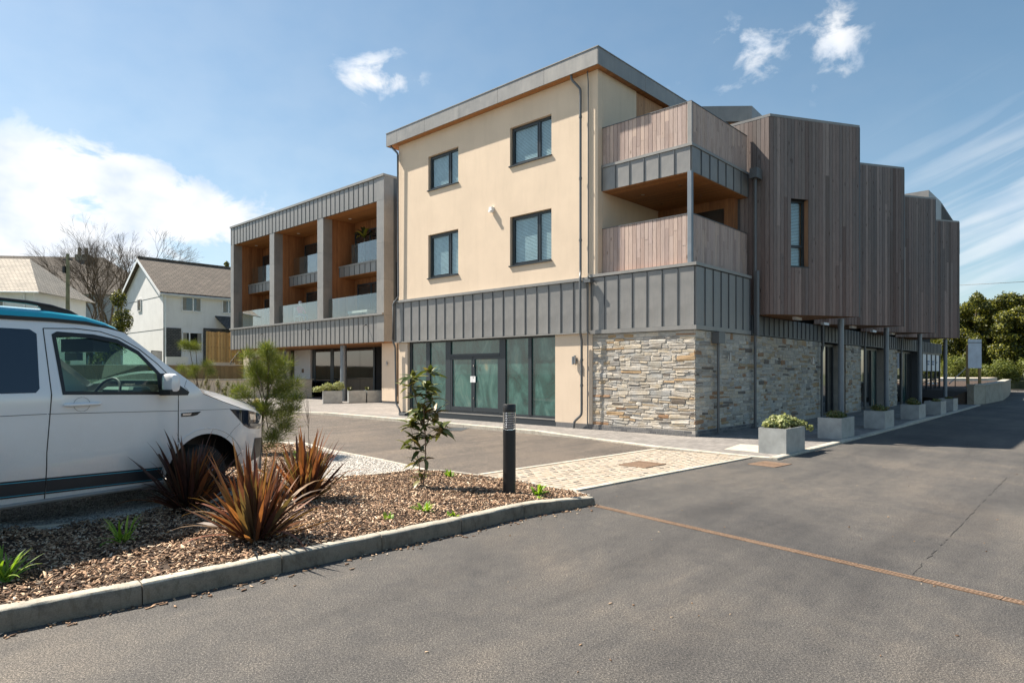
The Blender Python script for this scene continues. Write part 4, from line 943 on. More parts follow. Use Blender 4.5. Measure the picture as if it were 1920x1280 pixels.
# --- timber bays
zb0, zb1 = 3.2, 8.68
bays = []
e1 = (3.56, -.39); d_ = Vector((.854, -.52))
bR = [(6.16, -1.96), (11.46, -1.98), (16.9, -1.97), (22.5, -1.95)]
tops = [8.66, 8.66, 8.66, 8.66]
for i, (ra, rb_) in enumerate(bR):
    Ln = 3.05 if i == 0 else 3.75
    L0 = (ra - d_.x * Ln, rb_ - d_.y * Ln) if i else (3.56, -.39)
    core = [(3.57, 1.2), (3.57, -.37), (ra - .03, rb_ + .05), (ra + .35, -.1), (ra + .6, 1.2)] if i == 0 else [(L0[0], .3), (ra - .03, rb_ + .05), (ra + .35, -.1), (ra + .6, .9), (L0[0], .9)]
    hole = i == 0
    bay = empty('x', None, None); bay.name = 'timber_bay'; bay.parent = BD
    if hole:
        # hollow where the window is: build the core in three slabs
        H = (7.32 - .0, 0)
    L0v, Rv = Vector(L0), Vector((ra, rb_)); dv = (Rv - L0v).normalized(); nv = Vector((dv.y, -dv.x))
    if hole:
        def su(u):  # distance along the face for a photograph column
            r = (u - CXP) / FPX; x0, y0 = toW(*L0v); x1, y1 = toW(*(L0v + dv)); dx, dy = x1 - x0, y1 - y0; return (r * y0 - x0) / (dx - r * dy)
        h0, h1 = su(1479.5), su(1512.5); yw = toW(*(L0v + dv * h0))[1]; hz1 = EYE + (HOR - 372) / FPX * yw; hz0 = EYE + (HOR - 499) / FPX * yw
        k = max(1, round((Rv - L0v).length / .118)); w_ = (Rv - L0v).length / k; h0 = round(h0 / w_) * w_; h1 = max(h0 + w_, round(h1 / w_) * w_)
        hs = [(h0, h1, hz0, hz1)]
        MB().prism(core, zb0 + .02, hz0).build('bay_core', M['dark'], bay)
        MB().prism(core, hz1, zb1).build('bay_core', M['dark'], bay)
        pa, pb2 = L0v + dv * h0, L0v + dv * h1; inn = -nv * .30
        MB().prism([(3.57, 1.2), (3.57, -.37), tuple(pa + -nv * .01), tuple(pa + inn), tuple(pa + -nv * 1.2)], hz0, hz1).build('bay_core', M['fresh_board'], bay)
        MB().prism([tuple(pb2 - nv * .01), (ra - .03, rb_ + .05), (ra + .35, -.1), tuple(pb2 - nv * 1.2)], hz0, hz1).build('bay_core', M['fresh_board'], bay)
        # window set back in the opening
        wn = bpy.data.objects.new('window', None); C.objects.link(wn); wn.parent = bay; wn.location = (pa.x - nv.x * .16, pa.y - nv.y * .16, hz0); wn.rotation_euler = (0, 0, math.atan2(dv.y, dv.x))
        ww, hh = h1 - h0, hz1 - hz0; m = MB(); f = .055
        m.box(0, ww, 0, .07, 0, f).box(0, ww, 0, .07, hh - f, hh).box(0, f, 0, .07, f, hh - f).box(ww - f, ww, 0, .07, f, hh - f).box(f, ww - f, .002, .068, hh * .30, hh * .30 + .07)
        m.build('frame', M['frame'], wn); MB().box(f, ww - f, .03, .036, f, hh * .30).box(f, ww - f, .03, .036, hh * .30 + .07, hh - f).build('pane', M['glass'], wn)
        bm_ = blind_mesh(ww - .1, hh - .12); bm_.v = [(y + .05, x + .12, z + .06) for x, y, z in bm_.v]; o = bm_.build('blind', M['plaster_white'], wn); o['kind'] = 'stuff'
        MB().box(-.02, ww + .02, -.19, -.0, -.03, -.002).build('sill', M['frame'], wn)
        boards(bay, (3.57, .8), (3.57, -.39), zb0, zb1, mat=M['board'])
        boards(bay, L0, (ra, rb_), zb0, zb1, mat=M['board'], holes=hs)
        MB().box(3.545, 3.57, -.40, .8, zb1 + .002, zb1 + .07).build('bay_coping_side', M['zinc_trim'], bay)
    else:
        MB().prism(core, zb0 + .02, zb1).build('bay_core', M['dark'], bay)
        boards(bay, L0, (ra, rb_), zb0, zb1, w=.118 if i == 1 else .125, mat=M['board'])
        # the short return to the wall, only its edge shows
    m = MB(); m.prism([core[0] if i else (3.6, 1.2)] + [(3.54, -.42) if i == 0 else (L0[0] - .02, L0[1] - .02), (ra + .03, rb_ - .02), (ra + .40, -.1), (ra + .6, 1.2 if i == 0 else .9)], zb1 + .003, zb1 + .075); m.build('bay_coping', M['zinc_trim'], bay)
    m = MB(); cs = [(3.58, .02), (3.58, -.36), (ra - .03, rb_ + .04), (ra + .34, -.0)] if i == 0 else [(L0[0] + .1, .02), (L0[0] + .1, L0[1] + .06), (ra - .03, rb_ + .04), (ra + .34, .0)]
    m.prism(cs, zb0 + .002, zb0 + .018); m.build('bay_soffit', M['cedar_soffit'], bay)
    boards(bay, (ra + .01, rb_), (ra + .38, .0), zb0, zb1, w=.12, mat=M['board'], splits=False)
    if i == 1:
        wn2 = MB(); q = Vector(L0) + dv * 1.02; 
    MB().box(ra - .012, ra + .035, rb_ - .03, rb_ + .012, zb0 - .01, zb1 + .002).build('corner_strip', M['seam'], bay)  # added dark strip standing for the shadow line between bays
    # column under the bay
    ca, cb = ra + .56, -1.32
    cyl = MB(); cyl.lathe([(.085, .03), (.085, 3.2)], 24, ca, cb); cyl.build('column', M['steel'], BD, smooth=True)
# narrow slot window beside the first bay
q0 = Vector(bR[1]) - d_ * 2.42
MB().prism([tuple(q0), tuple(q0 + d_ * .14), tuple(q0 + d_ * .14 + Vector((-.52, -.854)) * .028), tuple(q0 + Vector((-.52, -.854)) * .028)], 4.55, 6.3).build('slot_window', M['black'], BD)
# downlights and small fittings under the bays
for (a, b) in ((5.1, -.6), (7.9, -.5), (10.2, -.7), (13.2, -.6), (15.6, -.7)):
    MB().box(a - .25, a + .25, b - .05, b + .05, 3.12, 3.2).build('soffit_light', M['plaster_white'], BD)
# roof pieces behind the bays
pf = [toL(7.8, 21.1), toL(6.75, 21.12), toL(4.8, 21.2), toL(4.8, 26), toL(12.5, 27)]
MB().prism(pf, 9.74, 10.24).build('stair_roof', M['zinc_trim'], BD)
pfi = [toL(7.75, 21.25), toL(5.0, 21.3), toL(5.0, 26), toL(12, 27)]
MB().prism(pfi, 9.70, 9.735).build('stair_roof_soffit', M['cedar_soffit'], BD)
pfi = [toL(7.78, 21.35), toL(7.1, 21.35), toL(7.1, 25), toL(11.5, 26)]
MB().prism(pfi, 8.4, 9.73).build('stair_wall', M['zinc_trim'], BD)
MB().box(6.0, 30.1, .4, 9, 8.2, 8.45).build('flat_roof', M['zinc'], BD)
MB().box(21.6, 24.6, -.9, 3.0, 8.4, 10.24).build('roof_upstand', M['zinc'], BD)
rr = MB()
for i in range(18): rr.box(24.7 + i * .28, 24.73 + i * .28, -.93, -.902, 8.3, 10.18 - i * .035)
rr.build('seam_rib', M['seam'], BD)['kind'] = 'stuff'
m = MB(); m.add([(24.61, -.9, 8.3), (29.9, -.9, 8.3), (29.9, -.9, 9.65), (24.61, -.9, 10.22), (24.61, 3, 8.3), (29.9, 3, 8.3), (29.9, 3, 9.65), (24.61, 3, 10.22)], [(0, 1, 2, 3), (7, 6, 5, 4), (0, 3, 7, 4), (3, 2, 6, 7), (2, 1, 5, 6), (0, 4, 5, 1)]); m.build('sloping_parapet', M['zinc'], BD)
# --- rainwater pipes
def pipe(pts, r=.035, name='downpipe', mat=M['pipe'], par=BD, n=10):
    # round the bends a little
    P = [Vector(p) for p in pts]; out = [P[0]]
    for i in range(1, len(P) - 1):
        a = P[i] + (P[i - 1] - P[i]).normalized() * .07; b = P[i] + (P[i + 1] - P[i]).normalized() * .07; out += [a, (a + b) / 2 * .5 + P[i] * .5, b]
    out.append(P[-1]); m = MB(); m.tube(out, r, n); return m.build(name, mat, par, smooth=True)
p1 = pipe([(-.20, 3.62, 9.82), (-.20, 3.62, 9.7), (-.10, 3.38, 9.4), (-.10, 3.38, 4.35), (-.22, 3.30, 4.18), (-.22, 3.30, 2.66), (-.10, 3.34, 2.5), (-.10, 3.34, .42), (-.10, 3.60, .22), (-.10, 3.62, .04)])
for z in (8.6, 6.9, 5.2): m = MB(); m.lathe([(.046, z), (.046, z + .06)], 12, -.10, 3.38); m.build('bracket', M['pipe'], p1)
for z in (1.9, 1.2): m = MB(); m.lathe([(.046, z), (.046, z + .06)], 12, -.10, 3.34); m.build('bracket', M['pipe'], p1)
pipe([(-.12, 3.13, 9.8), (-.08, 3.13, 9.5), (-.08, 3.13, 4.3)], .016, 'conduit')
pipe([(-.13, 3.10, 4.2), (-.13, 3.12, .1)], .018, 'conduit')
MB().box(-.2, -.06, 2.98, 3.22, 4.03, 4.12).build('conduit_box', M['pipe'], BD)
pipe([(-.2, 11.9, 9.8), (-.12, 11.6, 9.5), (-.10, 11.60, 4.3), (-.2, 11.78, 4.05), (-.2, 11.78, 2.7), (-.12, 11.75, 2.5), (-.12, 11.7, .45), (-.12, 11.5, .25), (-.12, 11.45, .05)])
MB().box(-.2, -.04, 11.1, 11.45, .04, .13).build('drain_shoe', M['pipe'], BD)
pipe([(3.30, -.10, 7.0), (3.30, -.10, .05)], .04)
MB().box(3.12, 3.5, -.22, -.01, 6.95, 7.22).build('hopper', M['pipe'], BD)
pipe([(3.30, -.16, 4.4), (3.30, -.16, 2.6)], .055)
pipe([(1.02, -.10, 2.42), (1.02, -.10, .05)], .034)
MB().box(.85, 1.2, -.2, -.005, 2.32, 2.6).build('hopper', M['pipe'], BD)
pipe([(8.85, -.14, 3.2), (8.85, -.14, 2.4), (8.85, -.10, 2.3), (8.85, -.10, .05)], .04)
for a in (14.0, 20.0): pipe([(a, -.14, 3.2), (a, -.10, 2.7), (a, -.10, .05)], .04)
# wall fittings
def updown(a, b, z, rz):
    m = MB(); m.box(-.02, 0, -.03, .03, -.05, .05); m.lathe([(.032, -.11), (.032, .11)], 12, -.07, 0); o = m.build('wall_lamp', M['alloy'], BD); o.location = (a, b, z); o.rotation_euler = (0, 0, rz)
updown(0, PB(1077, 0), PZ(676, 0, 3.9), 0)
updown(-.0, PB(1077, 0) - .07, PZ(674, 0, 3.9), 0)
m = MB(); m.box(-.12, 0, -.06, .06, -.07, .05); m.box(-.16, -.02, -.05, .05, -.12, -.06); o = m.build('alarm_box', M['plaster_white'], BD); o.location = (0, PB(924, 0), PZ(392, 0, PB(924, 0)))
for (u, v) in ((1362, 669), (1518, 676)):
    a = PA(u, 0); updown(a, -.03, PZ(v, a, 0), PI / 2)

# --- the balcony wing at the back left
WA = 4.31; wR = 18.56; wL = PB(433, WA)
zt, zo, zs, zbm = 11.2, 9.98, 4.47, 3.07
wing = bpy.data.objects.new('balcony_wing', None); C.objects.link(wing); wing.parent = BD
nP = 38
zinc_band('x', WA, wR + .45, wL - .1, zo, zt - .1, nP, wing, .06)
zinc_band('x', WA, wR + .45, wL - .1, zbm, zs - .10, nP, wing, .06)
MB().box(WA - .07, WA + 6, wR - .02, wL + .05, zt - .095, zt + .02).build('parapet_cap', M['zinc_trim'], wing)
MB().box(WA - .12, WA + .5, wR + .002, wL, zs - .095, zs).build('sill_cap', M['zinc_trim'], wing)
pil = [(PB(720.5, WA), PB(707, WA)), (PB(606, WA), PB(595, WA)), (PB(514, WA), PB(505.5, WA)), (wL, PB(438.5, WA))]
PD = .55
for k, (pa_, pb_) in enumerate(pil):
    p0, p1_ = min(pa_, pb_), max(pa_, pb_)
    if k == 0: zlev = [zbm, zs - .1, 6.1, 7.9, zo, zt - .1]
    elif k == 3: zlev = [zbm, zs, 6.8, zo, zt - .1]
    else: zlev = [zs + .002, 6.2, 8.1, zo - .002]
    for i in range(len(zlev) - 1):
        xo = -.02 if k in (0, 3) else 0
        MB().box(WA + xo, WA + PD, p0, p1_, zlev[i] + .004, zlev[i + 1] - .004).build('pillar_panel', M['zinc_trim'], wing)
MB().box(WA + .07, WA + 6, wR + .5, wL - .12, zo + .02, zt - .1).build('wing_core', M['dark'], wing)
MB().box(WA + .06, WA + 3.0, wR + .01, wL - .01, zo - .02, zo + .018).build('balcony_ceiling', M['cedar_soffit'], wing)
MB().box(WA + .03, WA + 3.2, wR + .01, wL - .01, zbm - .03, zbm - .004).build('undercroft_soffit', M['cedar_soffit'], wing)
MB().box(WA + .07, WA + 3.2, wR + .01, wL - .01, zbm, zs - .105).build('wing_core', M['dark'], wing)
openings = [(pil[0][1], pil[1][0]), (pil[1][1], pil[2][0]), (pil[2][1], pil[3][1])]
BA = WA + 1.0
for k, (p, q) in enumerate(openings):
    y0, y1 = min(p, q), max(p, q)
    bal = bpy.data.objects.new('recessed_balcony', None); C.objects.link(bal); bal.parent = BD
    # linings: left side wall faces the camera, the back wall has doors
    MB().box(WA + PD, WA + 2.05, y1, y1 + .1, zs, zo - .02).build('side_lining', M['cedar'], bal); MB().box(WA + PD, WA + 2.05, y0 - .1, y0, zs, zo - .02).build('side_lining', M['cedar'], bal)
    MB().box(WA + 2.0, WA + 2.2, y0, y1, zs, zo - .02).build('back_lining', M['cedar'], bal)
    zf2 = 7.42
    MB().box(BA + .03, WA + 2.0, y0, y1, 6.84, zf2 - .08).build('balcony_slab', M['dark'], bal)
    MB().box(BA + .03, WA + 2.0, y0 + .01, y1 - .01, 6.80, 6.835).build('slab_soffit', M['cedar_soffit'], bal)
    zinc_band('x', BA, y0 + .01, y1 - .03, 6.82, zf2 - .08, 10, bal, .03)
    MB().box(BA - .05, BA + .2, y0, y1, zf2 - .078, zf2).build('slab_cap', M['zinc_trim'], bal)
    for (z_, dp) in ((zs, WA + .28), (zf2, BA + .1)):
        yy1 = y1 - (.05 if z_ == zs else 1.0 if k == 0 else .3)
        n = 3
        for i in range(n):
            w = (yy1 - y0 - .1) / n
            MB().box(dp, dp + .016, y0 + .05 + i * w + .004, y0 + .05 + (i + 1) * w - .004, z_ + .01, z_ + 1.08).build('glass_panel', M['balglass'], bal)
    for z_ in (zs, zf2):
        q0, q1 = y1 - 3.1, y1 - (.12 if z_ > 5 else .35); zt_ = z_ + 1.95; m = MB(); m.box(WA + 1.95, WA + 1.999, q0, q1, z_ + .03, zt_); m.build('patio_door', M['darkpane'], bal)
        m = MB(); m.box(WA + 1.92, WA + 1.948, q0, q0 + .08, z_ + .03, zt_).box(WA + 1.92, WA + 1.948, q1 - .08, q1, z_ + .03, zt_).box(WA + 1.92, WA + 1.948, (q0 + q1) / 2, (q0 + q1) / 2 + .08, z_ + .03, zt_).box(WA + 1.92, WA + 1.948, q0, q1, zt_, zt_ + .07); m.build('door_frame', M['frame'], bal)
    MB().lathe([(.09, zo - .035), (.09, zo - .022)], 14, WA + 1.1, y1 - .9).build('downlight', M['plaster_white'], bal)
    ys = y0 + .35
    m = MB(); m.tube([(WA - .02, ys + .5, 3.95), (WA - .14, ys + .5, 3.93), (WA - .19, ys + .5, 3.86)], .022, 8); m.build('overflow_spout', M['black'], bal, smooth=True)
# end wall of the wing and the link
MB().box(WA + .75, WA + 6, wR - .9, wR - .2, .03, 10.4).build('link_wall', M['render'], wing)
MB().box(WA - .02, WA + .75, wR - .0015, wR + .0, zbm, zt - .1).build('wing_return', M['seam'], wing)
MB().box(WA + .66, WA + .80, wR - 1.6, wR - .2, 7.9, 8.0).build('link_flashing', M['zinc_trim'], wing)
MB().box(WA + .75, WA + 6, wR - 3.4, wR - .92, .03, 7.9).build('link_wall', M['render'], wing)
MB().box(WA + .9, WA + 6, 11.75, wR - 2.0, .03, 10.3).build('link_wall', M['render'], wing)
y_ = PB(742, WA + .7)
MB().box(WA + .70, WA + .745, y_ - .1, y_ + .12, .4, 7.0).build('slot_window', M['black'], wing)
pq0, pq1 = PB(741, WA + .6), PB(716, WA + .6)
MB().box(WA + .6, WA + 1.4, min(pq0, pq1), max(pq0, pq1), .15, zbm - .04).build('entrance_pier', M['render'], wing)
MB().box(WA + .62, WA + 1.38, min(pq0, pq1) + .02, max(pq0, pq1) - .02, .03, .15).build('pier_plinth', M['brick'], wing)
cbw = PB(644, WA + .5)
MB().lathe([(.17, .03), (.17, zbm - .035)], 24, WA + .5, cbw).build('column', M['steel'], wing, smooth=True)
# ground floor under the wing
GA = 7.5
MB().box(GA + .05, GA + 2, wR, PB(541, GA), .03, zbm).build('ground_floor_wall', M['dark'], wing)
for (ua, ub, mt, nm) in ((556, 586, 'white', 'entrance_panel'), (541, 546, 'lowwall', 'entrance_panel')):
    MB().box(GA - .15, GA + .04, PB(ub, GA), PB(ua, GA), .30 if ua == 556 else .05, zbm - .04).build(nm, M[mt], wing)
for (ua, ub) in ((586, 592), (620, 626), (645, 650), (700, 703), (546, 549)):
    MB().box(GA - .02, GA + .045, PB(ub, GA), PB(ua, GA), .03, zbm - .04).build('door_frame', M['frame'], wing)
for (ua, ub) in ((592, 620), (626, 645), (650, 675), (675, 700), (549, 556)):
    MB().box(GA + .0, GA + .045, PB(ub, GA) + .01, PB(ua, GA) - .01, .1, zbm - .1).build('pane', M['darkpane'], wing)
MB().box(GA - .18, GA - .152, PB(572, GA) - .12, PB(572, GA) + .12, 1.55, 1.8).build('wall_plate', M['rust'], wing)
updown(WA + .6, PB(727, WA + .6), PZ(681, WA + .6, PB(727, WA + .6)), 0)
MB().box(GA - 2.2, GA + 1, PB(541, GA) + .6, PB(530, GA) + 1.2, .03, zbm - .04).build('end_pier', M['lowwall'], wing)
# ------------------------------------------------------------------ THE VAN
VS = 1.07; VX, VY = -4.18 * VS, 5.3 * VS; VD = Vector((.402, .916)).normalized(); VN = Vector((-VD.y, VD.x))
VW = 1.9
van = empty('camper_van', 'white camper van with turquoise pop-up roof and dark side stripe parked on the gravel', 'van', (VX, VY, -.112), math.atan2(VD.y, VD.x)); van.scale = (VS, VS, VS)
# van frame: x = forward, y = inward from the near side, z = height
def fw(t, z):
    w = 0
    if z > 1.40: w += (z - 1.40) * .25
    if z < .75: w += (.75 - z) * .1
    if t > 2.35: w += .15 * ((t - 2.35) / .6) ** 2.6
    if t < -2.3: w += .2 * ((-2.3 - t) / .5) ** 2
    return w
def arc(c, r, a0, a1, n): return [(c[0] + r * math.cos(math.radians(a0 + (a1 - a0) * i / n)), c[1] + r * math.sin(math.radians(a0 + (a1 - a0) * i / n))) for i in range(n + 1)]
AC, AR = (2.02, .42), .50; AC2 = (-1.05, .46)
gut = [(-2.75, 1.99), (-2.4, 2.03), (0, 2.045), (.5, 2.052), (.8, 2.045), (1.0, 2.02), (1.172, 1.986)]
apil = [(1.3, 1.892), (1.416, 1.802), (1.581, 1.678), (1.795, 1.526), (1.866, 1.479), (1.93, 1.42)]
hoodE = [(1.98, 1.36), (2.25, 1.262), (2.5, 1.18), (2.8, 1.115), (3.05, 1.05)]
sill = lambda t: .50 - .028 * t
outline = [(-2.75, .6)] + arc(AC2, .46, 172, 8, 14)[0:0] + [(-1.55, sill(-1.5))] + arc(AC2, .46, 175, 5, 16) + [(-.5, sill(-.5)), (0, sill(0)), (.8, sill(.8)), (1.50, sill(1.5))] + arc(AC, AR, 172, 6, 22) + [(2.55, .40), (2.85, .40), (3.05, .42), (3.05, .75)] + hoodE[::-1] + apil[::-1] + gut[::-1]
win = [(.50, 1.406), (.488, 1.93), (.53, 1.952), (.857, 1.943), (1.082, 1.907), (1.286, 1.798), (1.40, 1.672), (1.476, 1.584), (1.455, 1.377)]
rwin = [(-.95, 1.43), (-.95, 1.93), (-.9, 1.96), (.30, 1.96), (.345, 1.93), (.30, 1.46), (.27, 1.43)]
door = [(.415, 1.985), (.70, 2.0), (.93, 1.985), (1.12, 1.93), (1.30, 1.83), (1.48, 1.68), (1.60, 1.55), (1.655, 1.44), (1.668, 1.353), (1.665, .79)] + [(1.58, .70), (1.54, sill(1.54) + .02)] + [(.355, sill(.355) + .01), (.36, .9), (.40, 1.4)]
def skin(polys, holes, mirror=False, off=0.0, step=.07):
    v, f = cdt(polys, holes, step=step)
    out = []
    for (t, z) in v:
        w = fw(t, z) - off
        out.append((t, VW - w if mirror else w, z))
    return out, f
def vpatch(name, poly, mat, off=.003, mirror=False, holes=(), step=.06, parent=None):
    v, f = skin(poly, holes, mirror, off, step); m = MB(); m.add(v, f); return m.build(name, mat, parent or van, smooth=True)
v, f = skin(outline, [win, rwin]); inn = [], []
dv_, df_, bf_ = MB(), [], []
for tri in f:
    cx = sum(v[i][0] for i in tri) / 3; cz = sum(v[i][2] for i in tri) / 3
    (df_ if inpoly(cx, cz, door) else bf_).append(tri)
body = MB(); body.add(v, bf_)
vm, fm = skin(outline, [win, rwin], True); body.add(vm, fm)
def edgeY(t, z, s): return VW - fw(t, z) if s else fw(t, z)
# roof skin and rear
n = 10; gs = gut[::-1]
vv = []
for (t, z) in gut:
    for k in range(n + 1):
        y = fw(t, z) + (VW - 2 * fw(t, z)) * k / n; vv.append((t, y, z + .05 * math.sin(PI * k / n) ** .6))
body.add(vv, [(i * (n + 1) + k, i * (n + 1) + k + 1, (i + 1) * (n + 1) + k + 1, (i + 1) * (n + 1) + k) for i in range(len(gut) - 1) for k in range(n)])
body.add([(-2.75, fw(-2.75, .6), .5), (-2.75, VW - fw(-2.75, .6), .5), (-2.75, VW - fw(-2.75, 1.99), 1.99), (-2.75, fw(-2.75, 1.99), 1.99)], [(0, 1, 2, 3)])
# bonnet
hst = [(1.93, 1.42, 1.50), (1.98, 1.36, 1.495), (2.12, 1.31, 1.48), (2.25, 1.262, 1.455), (2.4, 1.212, 1.42), (2.6, 1.158, 1.355), (2.8, 1.115, 1.28), (2.95, 1.075, 1.215), (3.05, 1.05, 1.16)]
def hood(t, ze, zc, n=12):
    r = []
    for k in range(n + 1):
        s = 2 * min(k, n - k) / n; y = fw(t, ze) + (VW - 2 * fw(t, ze)) * k / n; r.append((t + .16 * math.sin(PI * k / n) ** .8 * ((t - 1.9) / 1.15), y, ze + (zc - ze) * math.sin(s * PI / 2) ** .55))
    return r
vv = [p for h in hst for p in hood(*h)]
n = 12; body.add(vv, [(i * (n + 1) + k, i * (n + 1) + k + 1, (i + 1) * (n + 1) + k + 1, (i + 1) * (n + 1) + k) for i in range(len(hst) - 1) for k in range(n)])
# nose
top = hood(*hst[-1]); vv = []
for j, (zz, fwd) in enumerate(((None, 0), (1.0, .03), (.8, .05), (.6, .05), (.45, .0), (.38, -.08))):
    for k in range(n + 1):
        x, y, z = top[k]; q = math.sin(PI * k / n); vv.append((x + fwd * q ** .5, y, z if zz is None else zz))
body.add(vv, [(i * (n + 1) + k, i * (n + 1) + k + 1, (i + 1) * (n + 1) + k + 1, (i + 1) * (n + 1) + k) for i in range(5) for k in range(n)])
# A pillar strips beside the windscreen
def ws(t, z, y0=.0): 
    return None
wsl = [(1.172, 1.986)] + apil
vv = []
for s in (0, 1):
    k0 = len(body.v)
    for (t, z) in wsl:
        w0 = fw(t, z); w1 = w0 + .085
        a = (t, VW - w0 if s else w0, z); b = (t + .035, VW - w1 if s else w1, z + .012); body.v += [a, b]
    for i in range(len(wsl) - 1): body.f.append((k0 + 2 * i, k0 + 2 * i + 1, k0 + 2 * i + 3, k0 + 2 * i + 2))
body.build('body', M['vanwhite'], van, smooth=True)
dm = MB(); dm.add(v, df_); drv = dm.build('door', M['vanwhite'], van, smooth=True)
# windscreen
n = 10; vv = []
for (t, z) in wsl:
    w1 = fw(t, z) + .08
    for k in range(n + 1): vv.append((t + .035 + .13 * math.sin(PI * k / n), w1 + (VW - 2 * w1) * k / n, z + .012 + .02 * math.sin(PI * k / n)))
m = MB(); m.add(vv, [(i * (n + 1) + k, i * (n + 1) + k + 1, (i + 1) * (n + 1) + k + 1, (i + 1) * (n + 1) + k) for i in range(len(wsl) - 1) for k in range(n)]); m.build('windscreen', M['carglass'], van, smooth=True)
def ring(poly, k):
    cx = sum(p[0] for p in poly) / len(poly); cz = sum(p[1] for p in poly) / len(poly)
    out = []
    for i in range(len(poly)):
        a, b, c = Vector(poly[i - 1]), Vector(poly[i]), Vector(poly[(i + 1) % len(poly)])
        n1 = Vector((-(b - a).y, (b - a).x)).normalized(); n2 = Vector((-(c - b).y, (c - b).x)).normalized(); nn_ = (n1 + n2).normalized()
        if nn_.dot(Vector((cx, cz)) - b) < 0: nn_ = -nn_
        out.append(tuple(b + nn_ * k))
    return out
for mir in (False, True):
    vpatch('window_seal', ring(win, -.012), M['black'], .003, mir, [ring(win, .03)], .05, drv if not mir else van)
    vpatch('side_window', ring(win, .004), M['carglass'], -.012, mir, parent=drv if not mir else van)
    vpatch('rear_side_window', ring(rwin, -.01), M['navy'], .002, mir)
# stripe along the sill, with blue lines
sb = lambda t: .555 - .045 * t; stp = lambda t: .70 - .05 * t
for (t0, t1) in ((-.58, .352), (.362, 1.50)):
    vpatch('side_stripe', [(t0, sb(t0)), (t1, sb(t1)), (t1, stp(t1)), (t0, stp(t0))], M['vangrey'], .003)
    for (q0, q1) in ((.855, .895), (.10, .13)):
        hh = lambda t, q: sb(t) + (stp(t) - sb(t)) * q
        vpatch('pin_stripe', [(t0, hh(t0, q0)), (t1, hh(t1, q0)), (t1, hh(t1, q1)), (t0, hh(t0, q1))], M['vanline'], .0045)
MBq = MB(); MBq.tube([(-.6, .03, .505), (1.50, .03, .45)], .022, 8); MBq.build('sill_bar', M['zinc_trim'], van, smooth=True)
# seams
def seam(pts, r=.0045, name='panel_gap', mat=None, par=None):
    m = MB(); m.tube([(t, fw(t, z) - .0005, z) for t, z in pts], r, 6); return m.build(name, mat or M['black'], par or van)
def dense(P, st=.06):
    o = []
    for i in range(len(P) - 1):
        k = max(1, int(math.hypot(P[i + 1][0] - P[i][0], P[i + 1][1] - P[i][1]) / st)); o += [(P[i][0] + (P[i + 1][0] - P[i][0]) * j / k, P[i][1] + (P[i + 1][1] - P[i][1]) * j / k) for j in range(k)]
    return o + [P[-1]]
seam(dense(door[:10])); seam(dense([door[0]] + door[:11:-1]))
seam(dense([(1.79, 1.51), (1.75, 1.44), (1.79, 1.40)]), .002)
seam(dense([(-.95, 1.245), (.36, 1.235)]), .003, 'crease_shade', M['pipe']); seam(dense([(.37, 1.235), (1.66, 1.192)]), .003, 'crease_shade', M['pipe'])  # thin grey lines stand in for the shade along the crease
seam(dense([(1.68, 1.192), (2.2, 1.178), (2.36, 1.178)]), .002, 'crease_shade', M['pipe'])
seam(dense([(1.98, 1.362), (2.25, 1.264), (2.5, 1.182)]), .003)
seam(dense([(2.30, .845), (2.42, .95), (2.5, 1.0)]), .0016)
seam(arc(AC, AR + .06, 165, 20, 24), .006, 'arch_lip', M['vanwhite'])
# quarter light triangle, mirror, handle, repeater, headlight
vpatch('mirror_base', [(1.455, 1.377), (1.476, 1.584), (1.56, 1.585), (1.66, 1.48), (1.80, 1.385), (1.78, 1.352), (1.45, 1.36)], M['black'], .006)
m = MB(); m.tube([(1.49, -.0, 1.42), (1.49, -.04, 1.41), (1.49, -.08, 1.41)], [.035, .03, .03], 10)
vv = []; q = 14
for i, (y, s) in enumerate(((-.04, .55), (-.055, .85), (-.09, .95), (-.16, .95), (-.195, .8), (-.205, .5))):
    for k in range(q):
        a = 2 * PI * k / q; ca, sa = math.cos(a), math.sin(a); ex = .075 * math.copysign(abs(ca) ** .6, ca) * s; ez = .105 * math.copysign(abs(sa) ** .6, sa) * s; vv.append((1.47 + ex * (1.0 if ex > 0 else .6), y, 1.485 + ez))
m2 = MB(); m2.add(vv, [(i * q + k, i * q + (k + 1) % q, (i + 1) * q + (k + 1) % q, (i + 1) * q + k) for i in range(5) for k in range(q)] + [tuple(range(q - 1, -1, -1)), tuple(5 * q + k for k in range(q))])
mr_ = m2.build('mirror', M['vanwhite'], van, smooth=True); m.build('mirror_arm', M['black'], mr_, smooth=True)
MB().box(1.415, 1.55, -.195, -.035, 1.365, 1.42).build('mirror_foot', M['black'], mr_)
m = MB(); m.tube([(.50, -.012, 1.305), (.53, -.035, 1.305), (.72, -.038, 1.305), (.80, -.035, 1.305), (.83, -.012, 1.305)], [.012, .017, .017, .016, .010], 10); m.build('handle', M['vanwhite'], drv, smooth=True)
m = MB(); m.tube([(.66 + .075 * math.cos(math.radians(a)), -.004, 1.305 + .065 * math.sin(math.radians(a))) for a in range(0, 361, 24)], .0015, 6); m.build('handle_recess', M['zinc_trim'], drv, smooth=True)
vpatch('side_repeater', [(1.70, 1.165), (1.95, 1.17), (1.90, 1.135), (1.84, 1.125), (1.70, 1.128)], M['black'], .006)
vpatch('repeater_lens', [(1.715, 1.158), (1.83, 1.158), (1.81, 1.138), (1.715, 1.138)], M['chrome'], .008)
hl = [(2.34, 1.176), (2.62, 1.145), (2.85, 1.10), (3.04, 1.045), (3.05, .90), (2.9, .90), (2.66, .925), (2.56, .97)]
h_ = vpatch('headlight', hl, M['navy'], .004, step=.04)
